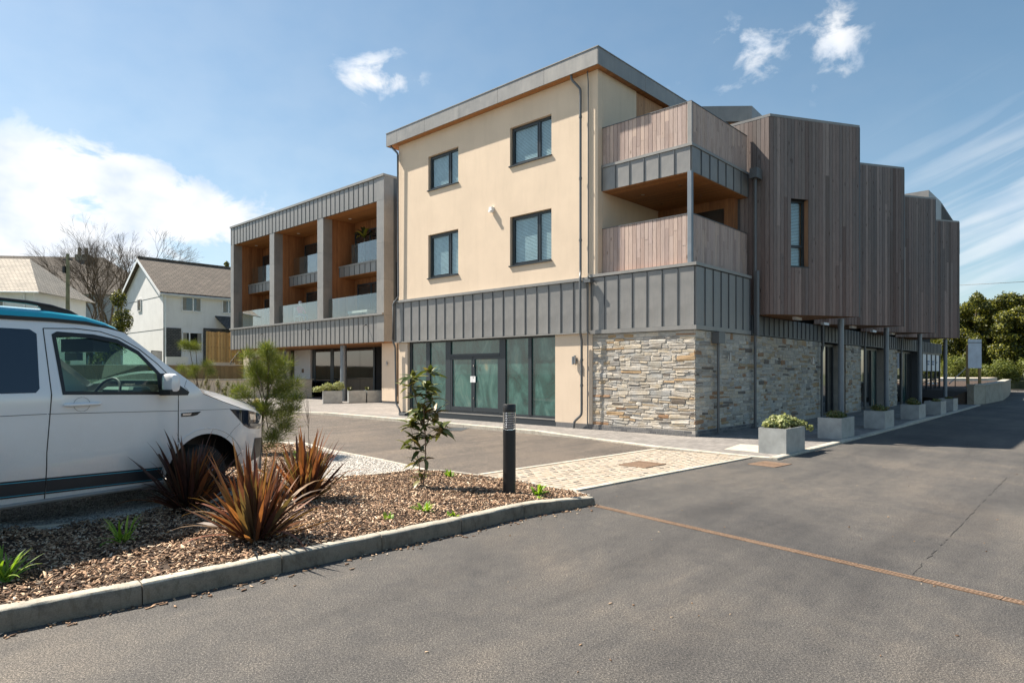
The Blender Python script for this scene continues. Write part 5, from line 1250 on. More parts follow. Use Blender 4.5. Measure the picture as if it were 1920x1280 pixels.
vpatch('lamp_reflector', [(2.66, 1.10), (2.78, 1.085), (2.80, 1.02), (2.68, 1.03)], M['chrome'], .007, parent=h_); vpatch('lamp_reflector', [(2.83, 1.075), (2.90, 1.06), (2.92, 1.0), (2.85, 1.01)], M['chrome'], .007, parent=h_)
vpatch('lamp_reflector', [(2.66, .985), (2.98, .955), (2.98, .925), (2.68, .95)], M['alloy'], .007, parent=h_)
vpatch('bumper_grille', [(2.78, .80), (3.03, .78), (3.05, .56), (2.72, .53)], M['black'], .006)
vv = []
for k in range(13):
    a = hood(2.86, 1.10, 1.262)[k]; b = hood(3.05, 1.05, 1.16)[k]; vv += [(a[0], a[1], a[2] + .012), ((a[0] + b[0]) / 2 + .01, b[1], (a[2] + b[2]) / 2 + .035), (b[0] + .05, b[1], b[2] + .02), (b[0] + .03, b[1], b[2] - .04)]
m = MB(); m.add(vv[8:], [(i * 4 + j, i * 4 + j + 1, i * 4 + j + 5, i * 4 + j + 4) for i in range(10) for j in range(3)]); m.build('bonnet_guard', M['navy'], van, smooth=True)
MB().box(1.96, 2.04, .35, 1.55, 1.465, 1.50).build('wiper_cowl', M['black'], van)
# roof: black seal, turquoise lid, black rail
vv = []; st = [(-2.4, .03, .11), (-1, .032, .115), (0, .03, .105), (.5, .028, .10), (.8, .026, .085), (1.0, .022, .066), (1.12, .018, .045), (1.2, .010, .02)]
def gz(t):
    for i in range(len(gut) - 1):
        if gut[i][0] <= t <= gut[i + 1][0]: k = (t - gut[i][0]) / (gut[i + 1][0] - gut[i][0]); return gut[i][1] + (gut[i + 1][1] - gut[i][1]) * k
    return gut[-1][1] - .02
n = 14; rows = []; sealr = []
for (t, a, b) in st:
    z0 = gz(t); w0 = .155 + max(0, t - .9) * .12; row = []
    prof = [(0, a), (.012, a + (b - a) * .45), (.03, a + (b - a) * .8), (.07, b), (.2, b + .022), (.45, b + .036), (.8, b + .042)]
    half = [(w0 + x, z0 + h + (0 if t < 1.0 else -.01 * x)) for x, h in prof]
    row = [(t, y, z) for y, z in half] + [(t, VW - y, z) for y, z in half[::-1]]; rows.append(row); sealr.append([(t, w0 - .006, z0 - .002), (t, w0 - .006, z0 + a + .002), (t, VW - w0 + .006, z0 + a + .002), (t, VW - w0 + .006, z0 - .002)])
m = MB(); q = len(rows[0]); m.add([p for r in rows for p in r], [(i * q + k, i * q + k + 1, (i + 1) * q + k + 1, (i + 1) * q + k) for i in range(len(rows) - 1) for k in range(q - 1)] + [tuple((len(rows) - 1) * q + k for k in range(q))]); m.build('popup_roof', M['vanteal'], van, smooth=True)
m = MB(); m.add([p for r in sealr for p in r], [(i * 4 + k, i * 4 + k + 1, (i + 1) * 4 + k + 1, (i + 1) * 4 + k) for i in range(len(sealr) - 1) for k in (0, 1, 2)] + [(28, 29, 30, 31)]); m.build('roof_seal', M['black'], van)
for y in (.26, VW - .26):
    m = MB(); P = [(-2.2, y, 2.20), (0, y, 2.222), (.35, y, 2.215), (.55, y, 2.195), (.72, y, 2.16), (.80, y, 2.13)]
    m.tube(P, [.018, .018, .018, .018, .014, .006], 8)
    m.add([(.40, y - .012, 2.21), (.74, y - .012, 2.15), (.78, y - .012, 2.12), (.50, y - .012, 2.14), (.40, y + .012, 2.21), (.74, y + .012, 2.15), (.78, y + .012, 2.12), (.50, y + .012, 2.14)], [(0, 3, 2, 1), (4, 5, 6, 7), (0, 1, 5, 4), (1, 2, 6, 5), (2, 3, 7, 6), (3, 0, 4, 7)])
    m.build('roof_rail', M['black'], van, smooth=True)
# running gear and inside
def wheel(t, y, z, s):
    m = MB(); prof = [(.20, -.09), (.30, -.10), (.325, -.075), (.332, -.03), (.332, .03), (.325, .075), (.30, .10), (.20, .09)]; q = 36
    vv = [(t + r * math.cos(2 * PI * k / q), y + h, z + r * math.sin(2 * PI * k / q)) for r, h in prof for k in range(q)]
    m.add(vv, [(i * q + k, i * q + (k + 1) % q, ((i + 1) % 8) * q + (k + 1) % q, ((i + 1) % 8) * q + k) for i in range(8) for k in range(q)]); w = m.build('wheel', M['rubber'], van, smooth=True)
    r_ = MB(); yy = y - .07 * s
    for i in range(5):
        a = 2 * PI * i / 5 + .3
        for off in (-.12, .12): r_.tube([(t + .03 * math.cos(a), yy, z + .03 * math.sin(a)), (t + .205 * math.cos(a + off), yy + .01 * s, z + .205 * math.sin(a + off))], [.022, .014], 6)
    for k in range(q): a, b = 2 * PI * k / q, 2 * PI * (k + 1) / q; r_.add([(t + .205 * math.cos(a), yy - .02 * s, z + .205 * math.sin(a)), (t + .205 * math.cos(b), yy - .02 * s, z + .205 * math.sin(b)), (t + .19 * math.cos(b), yy + .09 * s, z + .19 * math.sin(b)), (t + .19 * math.cos(a), yy + .09 * s, z + .19 * math.sin(a))], [(0, 1, 2, 3)])
    r_.build('rim', M['alloy'], w, smooth=True)
for (t, zc) in ((2.03, .465), (-1.05, .56)):
    wheel(t, .15, zc, 1); wheel(t, VW - .15, zc, -1)
m = MB(); m.box(-2.7, 1.50, .06, VW - .06, .5, 1.33).box(1.50, 2.6, .32, VW - .32, .45, 1.12).box(2.55, 3.0, .3, VW - .3, .45, .98); m.build('underbody', M['black'], van)
m = MB(); m.box(1.45, 1.95, .12, VW - .12, 1.20, 1.375).bev(1.36, 1.62, .32, .78, 1.30, 1.445, .03); m.build('dashboard', M['black'], van)
for y in (.30, 1.15):
    m = MB(); m.bev(.05, .28, y, y + .46, 1.0, 1.62, .04); m.bev(.08, .22, y + .1, y + .36, 1.64, 1.82, .03); m.build('seat', M['vangrey'], van)
m = MB(); cst, n = (1.26, .55, 1.36), 28
m.tube([(cst[0] + .19 * .42 * math.sin(2 * PI * k / n), cst[1] + .19 * math.cos(2 * PI * k / n), cst[2] + .19 * .9 * math.sin(2 * PI * k / n)) for k in range(n + 1)], .014, 8); m.tube([(1.26, .37, 1.36), (1.28, .55, 1.35), (1.26, .73, 1.36)], .02, 6); m.tube([(1.28, .55, 1.35), (1.5, .55, 1.28)], .03, 8); m.build('steering_wheel', M['black'], van, smooth=True)
MB().box(1.0, 1.16, .35, .85, 1.80, 1.93).box(1.16, 1.22, .85, 1.05, 1.72, 1.80).build('sun_visor', M['vangrey'], van)
m2 = MB(); m2.add([(x, VW - y, z) for x, y, z in vv_] if False else [(1.43, VW + .14, 1.38), (1.58, VW + .14, 1.38), (1.58, VW + .34, 1.38), (1.43, VW + .34, 1.38), (1.43, VW + .14, 1.6), (1.56, VW + .14, 1.6), (1.56, VW + .32, 1.6), (1.43, VW + .32, 1.6)], [(0, 3, 2, 1), (4, 5, 6, 7), (0, 1, 5, 4), (1, 2, 6, 5), (2, 3, 7, 6), (3, 0, 4, 7)]); m2.build('mirror', M['black'], van)
MB().bev(2.0 - .5, 2.0 + .5, .35, .40, .5, 1.0, .02).build('wheel_housing', M['black'], van)

# ------------------------------------------------------------------ bollard light
bp = G(955, 921, .11); bol = empty('bollard_light', 'black cylindrical bollard light standing in the bark at the end of the planting bed', 'bollard', (bp[0], bp[1], .08))
m = MB(); m.lathe([(.176 / 2 * .92, 0), (.080, .01), (.080, .80)], 32); m.build('post', M['black'], bol, smooth=True)
m = MB(); m.lathe([(.052, .80), (.052, 1.02)], 24); m.build('reflector', M['chrome'], bol, smooth=True)
for k in range(7):
    m = MB(); z = .815 + k * .029; m.lathe([(.058, z), (.078, z + .014), (.078, z + .017), (.058, z + .010)], 28); m.build('louvre', M['alloy'], bol, smooth=True)
m = MB(); m.lathe([(.079, .802), (.079, 1.02)], 28); m.build('lens', M['lens'], bol, smooth=True)
m = MB(); m.lathe([(.080, 1.021), (.081, 1.03), (.081, 1.11), (.076, 1.118), (.0, 1.12)][:4], 32); m.build('cap', M['black'], bol, smooth=True)

# ------------------------------------------------------------------ trough planters
def trough(label, c, ax, w, l, h, z=.03, leafy=0, mat=M['galv']):
    r = empty('trough_planter', label, 'planter', (c[0], c[1], z), ax, 'metal trough planters on the pavement')
    t = .025; m = MB(); m.box(-w / 2, w / 2, -l / 2, -l / 2 + t, 0, h).box(-w / 2, w / 2, l / 2 - t, l / 2, 0, h).box(-w / 2, -w / 2 + t, -l / 2 + t, l / 2 - t, 0, h).box(w / 2 - t, w / 2, -l / 2 + t, l / 2 - t, 0, h)
    m.build('trough', mat, r); MB().box(-w / 2 + t, w / 2 - t, -l / 2 + t, l / 2 - t, 0, h - .06).build('soil', M['soil'], r); return r
def leafmesh(l, w, fold=.25, curl=.2, n=4):
    m = MB(); vv = []
    for i in range(n + 1):
        s = i / n; ww = w * math.sin(PI * min(.97, max(.04, s)) ** .85) ; z = -curl * l * s * s; vv += [(-ww / 2, l * s, z + fold * ww * .5), (0, l * s, z), (ww / 2, l * s, z + fold * ww * .5)]
    m.add(vv, [(i * 3 + j, i * 3 + j + 1, (i + 1) * 3 + j + 1, (i + 1) * 3 + j) for i in range(n) for j in (0, 1)]); return m
def leafcloud(name, clumps, n, size, mat, parent=None, loc=(0, 0, 0), seed=1, up=.3, aspect=.55, shell=.55):
    # many leaf-sized faces in clumps, each a bent diamond
    g = np.random.default_rng(seed); cl = np.array(clumps, float); vol = cl[:, 3] * cl[:, 4] * cl[:, 5]; p = vol ** .75; p /= p.sum(); k = g.choice(len(cl), n, p=p)
    d = g.normal(size=(n, 3)); d /= np.linalg.norm(d, axis=1)[:, None]; r = (shell + (1 - shell) * g.random(n)) * g.uniform(.75, 1.08, n)
    P = cl[k, :3] + d * r[:, None] * cl[k, 3:6]
    nrm = d * .7 + g.normal(size=(n, 3)) * .55; nrm[:, 2] += up; nrm /= np.linalg.norm(nrm, axis=1)[:, None]
    t = np.cross(nrm, g.normal(size=(n, 3))); t /= np.linalg.norm(t, axis=1)[:, None]; b = np.cross(nrm, t); s = size * g.uniform(.55, 1.3, n)
    V = np.stack([P - t * s[:, None] * .5, P + b * (s * aspect * .5)[:, None] - nrm * (s * .08)[:, None], P + t * s[:, None] * .5, P - b * (s * aspect * .5)[:, None] - nrm * (s * .08)[:, None]], 1).reshape(-1, 3)
    F = np.arange(n * 4).reshape(-1, 4); return link(name, npmesh(name, V, F, mat), parent, loc)
tz_ = .03
P1 = [G(1424.4, 848.5, tz_), G(1473.7, 853.9, tz_), G(1511, 844.4, tz_)]
def trough_at(a, b, label, leaf=None): 
    c = toW(a, b); return trough(label, c, BROT - PI / 2, .53, 1.0, .49)
tr1 = trough_at(-1.50, -2.62, 'grey metal trough planter with a trailing pale green plant, nearest the road corner')
leafcloud('foliage', [(-.13, -.30, .55, .13, .15, .09), (.05, -.12, .56, .14, .16, .11), (-.02, .18, .60, .15, .2, .14), (.08, .40, .55, .12, .16, .12), (.05, .62, .52, .09, .18, .09), (.08, .86, .50, .09, .14, .09), (.2, 1.0, .42, .07, .08, .07), (-.2, .1, .62, .1, .12, .1)], 2600, .06, M['pelarg'], tr1, seed=4, aspect=.85)
m = MB(); m.tube([(0, .3, .45), (.02, .6, .50), (.0, .85, .45)], .006, 5); m.tube([(0, .1, .4), (0, .15, .6)], .006, 5); m.build('stem', M['stem'], tr1)
PLS = [(2.28, -2.50), (6.05, -2.52), (10.6, -2.45), (13.9, -2.5), (17.0, -2.4)]
PLB = ['grey trough planter with dark low foliage in the building shade, second from the road corner', 'grey trough planter with a small dark shrub at its back, third from the road corner', 'grey trough planter with bushy dark foliage standing by the third column', 'grey trough planter fifth from the road corner with a little trailing green', 'plain grey trough planter farthest along the side pavement beside the sloping wall']
for i, ((a, b), lb) in enumerate(zip(PLS, PLB)):
    r = trough_at(a, b, lb)
    leafcloud('foliage', [(0, -.15, .55, .2, .3, .12 + .06 * (i == 2)), (.02, .22, .52, .18, .25, .1)] if i < 3 else [(0, .2, .5, .15, .2, .07)], 900 if i < 4 else 300, .05, M['leaf'], r, seed=20 + i, aspect=.5 + .1 * i)
    if i == 1: m = MB(); m.tube([(-.1, -.1, .45), (-.12, -.12, .8)], .008, 5); m.build('stem', M['stem'], r); 
# troughs under the wing
def trough_w(u0, u1, vb, label, mat, leaf):
    X0, Y0 = G(u0, vb, .03); X1, Y1 = G(u1, vb - .6, .03); c = ((X0 + X1) / 2, (Y0 + Y1) / 2 + .3); l = math.hypot(X1 - X0, Y1 - Y0)
    r = trough(label, c, math.atan2(Y1 - Y0, X1 - X0) - PI / 2, .5, l, .62, mat=mat)
    if leaf: leafcloud('foliage', [(0, -.65, .72, .25, .3, .16), (0, -.2, .82, .26, .35, .22), (0, .3, .85, .26, .35, .26), (0, -.8, .68, .2, .2, .12)], 1400, .075, M['pelarg'], r, seed=8, aspect=.8)
    else: leafcloud('foliage', [(0, -l * .42, .7, .12, .15, .14)], 120, .07, M['fresh_board'] if False else M['hedge'], r, seed=9)
    return r
trough_w(602, 638, 756.5, 'pale trough planter full of light green leaves left of the round column under the wing', M['galv'], True)
trough_w(650, 682, 755.5, 'shaded trough planter just right of the round column under the wing', M['galv'], False)
trough_w(684, 715, 754.8, 'shaded trough planter next to the cream pier under the wing', M['galv'], False)

# ------------------------------------------------------------------ plants of the bed
def flaxleaf(l, w, bend, n=9, mat=None):
    m = MB(); vv = []; a = 0; y = z = 0
    for i in range(n + 1):
        s = i / n; ww = w * (min(1, .55 + s * 1.4) if s < .35 else 1) * (1 - max(0, (s - .62) / .38) ** 1.5) + .001
        vv += [(-ww / 2, y, z), (0, y - .012 * (1 - s), z - .2 * ww), (ww / 2, y, z)]
        a = bend * s ** 1.8; y += math.sin(a) * l / n; z += math.cos(a) * l / n
    m.add(vv, [(i * 3 + j, i * 3 + j + 1, (i + 1) * 3 + j + 1, (i + 1) * 3 + j) for i in range(n) for j in (0, 1)]); return m.mesh('leaf', mat, True)
def flax(label, x, y, h, nleaf, mat, seed, spread=1.0, extra=()):
    rg = random.Random(seed); z = zi(x, y); r = empty('flax_plant', label, 'plant', (x, y, z), 0, 'bronze flax plants in the bark bed')
    ms = [flaxleaf(rg.uniform(.78, 1.02) * h, rg.uniform(.030, .05), rg.uniform(.03, .5), mat=mat) for _ in range(12)] + [flaxleaf(rg.uniform(.7, .95) * h, .034, rg.uniform(.9, 1.7), mat=mat) for _ in range(4)]
    for i in range(nleaf):
        a = rg.uniform(0, 2 * PI); tilt = abs(rg.gauss(.2, .36)) * spread; tilt = min(tilt, 1.4); me = ms[rg.randrange(16 if tilt > .5 else 12)]
        rad = rg.uniform(.0, .09); s = rg.uniform(.6, 1.05) * (1 - .18 * tilt)
        o = link('leaf', me, r, (rad * math.cos(a), rad * math.sin(a), -.03), (0, 0, 0), (rg.uniform(.8, 1.1), s, s))
        o.rotation_mode = 'XYZ'; o.rotation_euler = (Matrix.Rotation(a - PI / 2, 3, 'Z') @ Matrix.Rotation(-tilt, 3, 'X') @ Matrix.Rotation(rg.uniform(-.9, .9), 3, 'Z')).to_euler()
    for (az_, tl, sc_) in extra:
        o = link('leaf', ms[12], r, (0, 0, 0), (0, 0, 0), (1, sc_, sc_)); o.rotation_euler = (Matrix.Rotation(az_ - PI / 2, 3, 'Z') @ Matrix.Rotation(-tl, 3, 'X')).to_euler()
    return r
g1 = G(478, 1012, .12); flax('bronze flax plant with orange backlit blades nearest the kerb', *g1, .93, 190, M['flax'], 31, 1.35, ((2.9, 1.0, 1.05), (3.2, 1.2, 1.15), (-.6, 1.15, .9), (-2.6, 1.25, .9)))
g2 = G(352, 952, .12); flax('dark purple flax plant standing against the front wheel of the van', *g2, .95, 180, M['flax_dark'], 32, 1.4, ((2.8, 1.1, 1.1), (3.3, 1.25, .95)))
g3 = G(572, 935, .1); flax('olive and bronze flax plant right of the van nose with blades leaning right', *g3, .95, 170, M['flax'], 33, 1.3, ((.15, 1.0, 1.15), (.35, .85, 1.2), (.0, 1.15, .8)))
# young evergreen with oblong glossy leaves
tb = G(793, 908, .12); ty = empty('young_shrub', 'slender young evergreen shrub with glossy oblong leaves in the bark left of the bollard', 'shrub', (tb[0], tb[1], zi(*tb)))
ppm = 1217 / tb[1]
def tp(u, v): return ((u - 793) / ppm, R.uniform(-.05, .05), (906 - v) / ppm)
stems = [[(793, 908), (797, 870), (799, 840), (797, 800), (795, 760), (800, 720), (806, 700)], [(797, 800), (785, 760), (778, 735), (772, 705)], [(790, 900), (786, 860), (780, 840), (776, 815), (772, 795)], [(797, 830), (806, 815), (818, 805), (826, 798)], [(798, 790), (808, 775), (818, 768)]]
m = MB()
SP = []
for k, s in enumerate(stems):
    p = [tp(*q) for q in s]; SP.append(p); m.tube(p, [.011 - .0012 * i for i in range(len(p))] if k == 0 else [.007 - .001 * i for i in range(len(p))], 7)
m.build('stem', M['stem'], ty, smooth=True)
lms = [leafmesh(l, w, .3, c).mesh('leaf', M['leaf'], True) for l, w, c in ((.17, .062, .2), (.19, .066, .35), (.15, .056, .1), (.18, .06, .55), (.13, .05, .3))]
tips = [(772, 700, 9), (806, 692, 9), (778, 735, 6), (800, 720, 8), (786, 760, 6), (797, 765, 8), (818, 766, 6), (772, 792, 12), (790, 790, 8), (826, 800, 12), (778, 815, 9), (800, 812, 7), (770, 830, 7), (788, 835, 5), (784, 862, 4), (795, 850, 3), (795, 880, 2), (786, 892, 4), (808, 742, 5), (766, 718, 4), (812, 784, 5), (780, 775, 6), (803, 735, 6)]
rg = random.Random(5)
for (u, v, n) in tips:
    n = int(n * 1.75)
    c = tp(u, v); a0 = rg.uniform(0, 6.28)
    for i in range(n):
        a = a0 + i * 2.4; el_ = rg.uniform(-.25, 1.0)
        o = link('leaf', rg.choice(lms), ty, (c[0] + rg.uniform(-.02, .02), c[1] + rg.uniform(-.03, .03), c[2] + rg.uniform(-.03, .03)))
        s = rg.uniform(.85, 1.3); o.scale = (s, s, s); o.rotation_euler = (Matrix.Rotation(a, 3, 'Z') @ Matrix.Rotation(el_, 3, 'X') @ Matrix.Rotation(rg.uniform(-.5, .5), 3, 'Y')).to_euler()
# grassy tufts and small perennials
bladem = [flaxleaf(l, w, b, 6, M['grassgreen']) for l, w, b in ((.24, .016, 1.2), (.28, .018, .8), (.2, .015, 1.5), (.26, .014, .5))]
def tuft(label, u, v, n, s, z=.15, broad=1.0, mat=None):
    x, y = G(u, v, z); r = empty('green_tuft', label, 'plant', (x, y, zi(x, y)), 0); rg = random.Random(int(u + v))
    for i in range(n):
        o = link('blade', rg.choice(bladem), r, (rg.uniform(-.04, .04), rg.uniform(-.03, .03), -.01), (0, 0, 0), (broad, s, s)); o.rotation_euler = (Matrix.Rotation(rg.uniform(0, 6.28), 3, 'Z') @ Matrix.Rotation(-rg.uniform(.2, 1.1), 3, 'X')).to_euler()
tuft('bright green lily tuft in the bark on the edge of the van shadow', 228, 1002, 26, 1.0, .2)
tuft('bright green grassy tuft at the left edge of the photo near the kerb', 5, 1082, 34, 1.05, .16)
tuft('small green leafy perennial in the bark midway between flax and bollard', 795, 960, 24, .55, .13, 1.8)
tuft('tiny green sprout right of the green perennial', 848, 968, 12, .35, .13, 1.8)
tuft('tiny green sprout left of the green perennial', 728, 972, 10, .3, .13, 1.8)
tuft('drooping broad-leaved green plant just right of the bollard', 1008, 922, 16, .75, .1, 2.6)
tuft('small green sprout in front of the bollard', 1010, 936, 8, .3, .1, 1.8)
tuft('low flat green plant on the pale edging behind the bark', 842, 889, 18, .55, .1, 1.6)
tuft('green perennial at the back of the gravel beside the pine', 592, 850, 26, .9, .13, 1.6)
tuft('dark green low perennial under the pine', 565, 858, 36, .9, .13, 2.2)
# a thin bare sapling
x, y = G(578, 835, .13); r = empty('bare_sapling', 'thin bare twiggy sapling beyond the flax', 'sapling', (x, y, .13)); m = MB(); m.tube([(0, 0, 0), (.01, 0, .5), (0, 0, .9)], [.006, .004, .002], 5)
for i in range(9): a = R.uniform(-.5, .5); h = R.uniform(.3, .6); m.tube([(0, 0, h), (a * .25, R.uniform(-.08, .08), h + .3), (a * .3, 0, h + .5)], [.003, .002, .001], 4)
m.build('twigs', M['twig'], r)
# pines: stems with whorls of needles
def pine(label, u, v, z, stems, seed, nn=.11, dens=1.0, sc=1.0, name='pine_tree', cat='tree', group=None, mat=None, sig=.22):
    x, y = G(u, v, z); r = empty(name, label, cat, (x, y, z), 0, group); k = FPX / y; g = np.random.default_rng(seed); m = MB(); Vs = []
    for (pts, rad, tuftr, n) in stems:
        P = [Vector(((a - u) / k, g.uniform(-.15, .15) * sc, (v - b) / k)) for a, b in pts]; m.tube(P, [rad * (1 - .6 * i / len(P)) for i in range(len(P))], 6)
        for (cpt, frac) in [(P[-1], 1.0)] + ([(P[-1].lerp(P[-2], .35), .8)] if len(P) > 1 else []):
            c = np.array(cpt)[None] + g.normal(size=(int(n * dens * frac), 3)) * tuftr * np.array([1, 1, .8]); nb = len(c)
            d = (c - np.array(cpt)) / max(tuftr, .01) * .8 + g.normal(size=(nb, 3)) * .45; d[:, 2] += .9; d /= np.linalg.norm(d, axis=1)[:, None]; l = nn * g.uniform(.6, 1.1, nb)[:, None]
            s = np.cross(d, g.normal(size=(nb, 3))); s /= np.linalg.norm(s, axis=1)[:, None]; s *= .0022 * sc
            Vs.append(np.stack([c - s, c + s, c + d * l], 1).reshape(-1, 3))
    V = np.concatenate(Vs); m.build('trunk', M['bark'], r, smooth=True); link('crown', npmesh('crown', V, np.arange(len(V)).reshape(-1, 3), mat or M['needle']), r); return r
YP = [([(497, 850), (492, 800), (497, 740), (502, 690), (507, 655)], .032, .055, 800)]
for (uu, vv0, ue, ve, rr_, nn_) in ((482, 745, 472, 668, .06, 800), (480, 760, 468, 704, .055, 700), (503, 715, 527, 681, .07, 800), (506, 700, 508, 672, .07, 500), (500, 745, 545, 722, .075, 900), (500, 760, 560, 748, .06, 800), (505, 770, 548, 768, .06, 600), (488, 765, 449, 733, .06, 800), (485, 785, 440, 752, .05, 500),
        (490, 735, 488, 705, .08, 900), (505, 735, 512, 704, .08, 900), (500, 760, 520, 735, .08, 900), (492, 790, 480, 765, .07, 800), (500, 800, 525, 778, .08, 900), (500, 820, 535, 800, .08, 900), (492, 830, 478, 800, .07, 800), (500, 840, 515, 820, .08, 900), (497, 800, 500, 765, .08, 900), (490, 770, 462, 765, .06, 600), (498, 720, 482, 690, .07, 700)):
    YP.append(([(uu * .3 + 497 * .7, vv0 + 14), (uu, vv0), (ue, ve)], .011, rr_, nn_))
pine('bushy young pine tree with upright branches beside the van bonnet', 497, 850, .1, YP, 3, nn=.15, dens=.6, sc=1.5)
pine('cloud pruned pine with round tufts on bare stems beyond the van bonnet', 368, 735, .5, [([(372, 735), (362, 690), (352, 655), (349, 645)], .022, .14, 1500), ([(370, 735), (366, 690), (364, 660), (366, 648)], .022, .15, 1500), ([(372, 730), (368, 700), (365, 690)], .015, .13, 1000), ([(375, 730), (385, 690), (388, 682)], .015, .15, 1200), ([(385, 730), (393, 702), (396, 698)], .012, .13, 900), ([(372, 730), (362, 705), (360, 702)], .012, .13, 800), ([(360, 730), (340, 700), (338, 690)], .012, .13, 800)], 4, nn=.12, dens=1.2, sc=1.6)
for i, (u, v, s, lb) in enumerate(((405, 745, 1.0, 'wispy light green shrub behind the bonnet left of the pine'), (428, 752, .8, 'wispy light green shrub between the cloud pruned pine and the young pine'), (388, 735, 1.1, 'wispy green shrub directly below the cloud pruned pine'), (340, 715, .7, 'small shrub under the pruned pine behind the windscreen'))):
    x, y = G(u, v, .45); g_ = np.random.default_rng(i); r = empty('wispy_shrub', lb, 'shrub', (x, y, .3)); leafcloud('foliage', [(g_.uniform(-.3, .3), g_.uniform(-.3, .3), .25 + .1 * j, .12, .12, .26 * s) for j in range(7)], 1500, .05, M['hedge'], r, seed=40 + i, aspect=.3, shell=.1)
    m = MB(); [m.tube([(0, 0, 0), (R.uniform(-.3, .3), R.uniform(-.2, .2), .8 * s)], .006, 4) for _ in range(6)]; m.build('stems', M['twig'], r)
x, y = G(481, 768, .2); r = empty('yellow_shrub', 'small yellow flowering shrub glimpsed behind the young pine', 'shrub', (x, y, .1)); leafcloud('foliage', [(0, 0, .35, .14, .14, .2)], 350, .06, simple('yellow_flower', (.62, .5, .02), .6), r, seed=71)
m = MB(); m.tube([(0, 0, 0), (0, 0, .3)], .01, 5); m.build('stem', M['stem'], r)

# ------------------------------------------------------------------ behind: left
# ground rises in steps
def gs(name, poly, z0, z1, mat): m = MB(); m.prism(poly, z0, z1); o = m.build(name, mat); o['kind'] = 'structure'; return o
c0 = G(300, 735, .1)
w1a, w1b = (-40, 34), (-13.8, 42.5)
m = MB(); m.obox((-36, 31), (-12.5, 40.5), .11, -.1, 1.10); lw = m.build('wall', M['lowwall']); m = MB(); m.obox((-36, 31), (-12.4, 40.53), .16, 1.102, 1.17); m.build('coping', M['edging'], lw)
tag(lw, 'low cream rendered garden wall with a pale coping in front of the timber wall', 'wall')
gs('planting_strip', [(-36, 31.2), (-12.5, 40.7), (-14, 46), (-44, 36)], -.1, 1.0, M['soil'])
sw = empty('sleeper_wall', 'brown timber sleeper retaining wall below the close-boarded fence', 'retaining wall', (0, 0, 0)); sa, sb_ = Vector((-38, 36.5)), Vector((-12.0, 46.5)); dd = (sb_ - sa); Ls = dd.length; dd.normalize()
for i in range(int(Ls / .25)):
    p = sa + dd * (i * .25 + .004); q = sa + dd * ((i + 1) * .25 - .004); m = MB(); m.obox(p, q, .06, .9, 2.02 + R.uniform(-.01, .01)); m.build('sleeper', M['sleeper'], sw)
m = MB(); m.obox(sa, sb_, .10, 2.03, 2.08); m.build('coping', M['lowwall'], sw)
gs('garden_terrace', [(-60, 34), (-38, 36.6), (-12, 46.7), (0, 60), (0, 120), (-140, 120), (-140, 34)], -.1, 1.98, M['ground'])
# fence
fe = empty('board_fence', 'tall new close-boarded timber fence right of the slate-clad house corner', 'fence', (0, 0, 0))
def PW(u, Y): return Vector(((u - CXP) / FPX * Y, Y))
fa, fb_ = PW(389, 45.5), PW(433, 46.8); fd = (fb_ - fa); Lf = fd.length; fd.normalize(); nb = 16
for i in range(nb):
    for k in range(1):
        p = fa + fd * (Lf * (i + .06) / nb); q = fa + fd * (Lf * (i + .94) / nb); off = Vector((fd.y, -fd.x)) * (.03 if i % 2 else 0); m = MB(); m.obox(p + off, q + off, .012, 2.28, 4.42 + R.uniform(-.02, .02)); m.build('board', M['fence_board'], fe)
for s in (0, .5, 1): p = fa + fd * Lf * s - Vector((fd.y, -fd.x)) * .07; m = MB(); m.box(p.x - .05, p.x + .05, p.y - .05, p.y + .05, 2.0, 4.45); m.build('post', M['fence_board'], fe)
for z in (2.5, 3.3, 4.1): m = MB(); m.obox(fa, fb_, .035, z, z + .09); m.v = [(x - fd.y * -.05 * 0, y - .03 * 0, zz) for x, y, zz in m.v]; m.build('rail', M['sleeper'], fe)
m = MB(); m.obox(PW(389, 45.3), PW(440, 46.7), .1, 2.0, 2.27); o = m.build('plinth_board', M['lowwall'], fe)
f2 = empty('board_fence', 'lower timber fence seen beneath the overhanging balcony wing', 'fence', (0, 0, 0)); fa, fb_ = PW(431, 47.5), PW(545, 51); fd = (fb_ - fa); Lf = fd.length; fd.normalize(); nb = 40
for i in range(nb):
    p = fa + fd * (Lf * (i + .06) / nb); q = fa + fd * (Lf * (i + .94) / nb); off = Vector((fd.y, -fd.x)) * (.03 if i % 2 else 0); m = MB(); m.obox(p + off, q + off, .012, 2.0, 3.6); m.build('board', M['fence_board'], f2)
# railings
def railing(label, p, q, z0, z1, n, slope=0.0, thin=.012):
    r = empty('railing', label, 'railing', (0, 0, 0)); p, q = Vector(p), Vector(q)
    for i in range(n + 1):
        c = p.lerp(q, i / n); dz = slope * i / n; m = MB(); m.box(c.x - thin, c.x + thin, c.y - thin, c.y + thin, z0 + dz, z1 + dz); m.build('baluster', M['black'], r)
    m = MB(); m.tube([(p.x, p.y, z1), (q.x, q.y, z1 + slope)], .025, 6); m.build('top_rail', M['black'], r)
railing('thin black step railing rising in front of the fence under the wing', PW(432, 44.5), PW(452, 45.2), 1.9, 2.25, 7, .95)
railing('black level railing in front of the fence under the wing', PW(452, 45.2), PW(505, 47), 2.1, 2.85, 18)
railing('dark picket railing left of the white house front corner', PW(284, 46), PW(303, 47.5), 2.0, 3.1, 9, thin=.02)
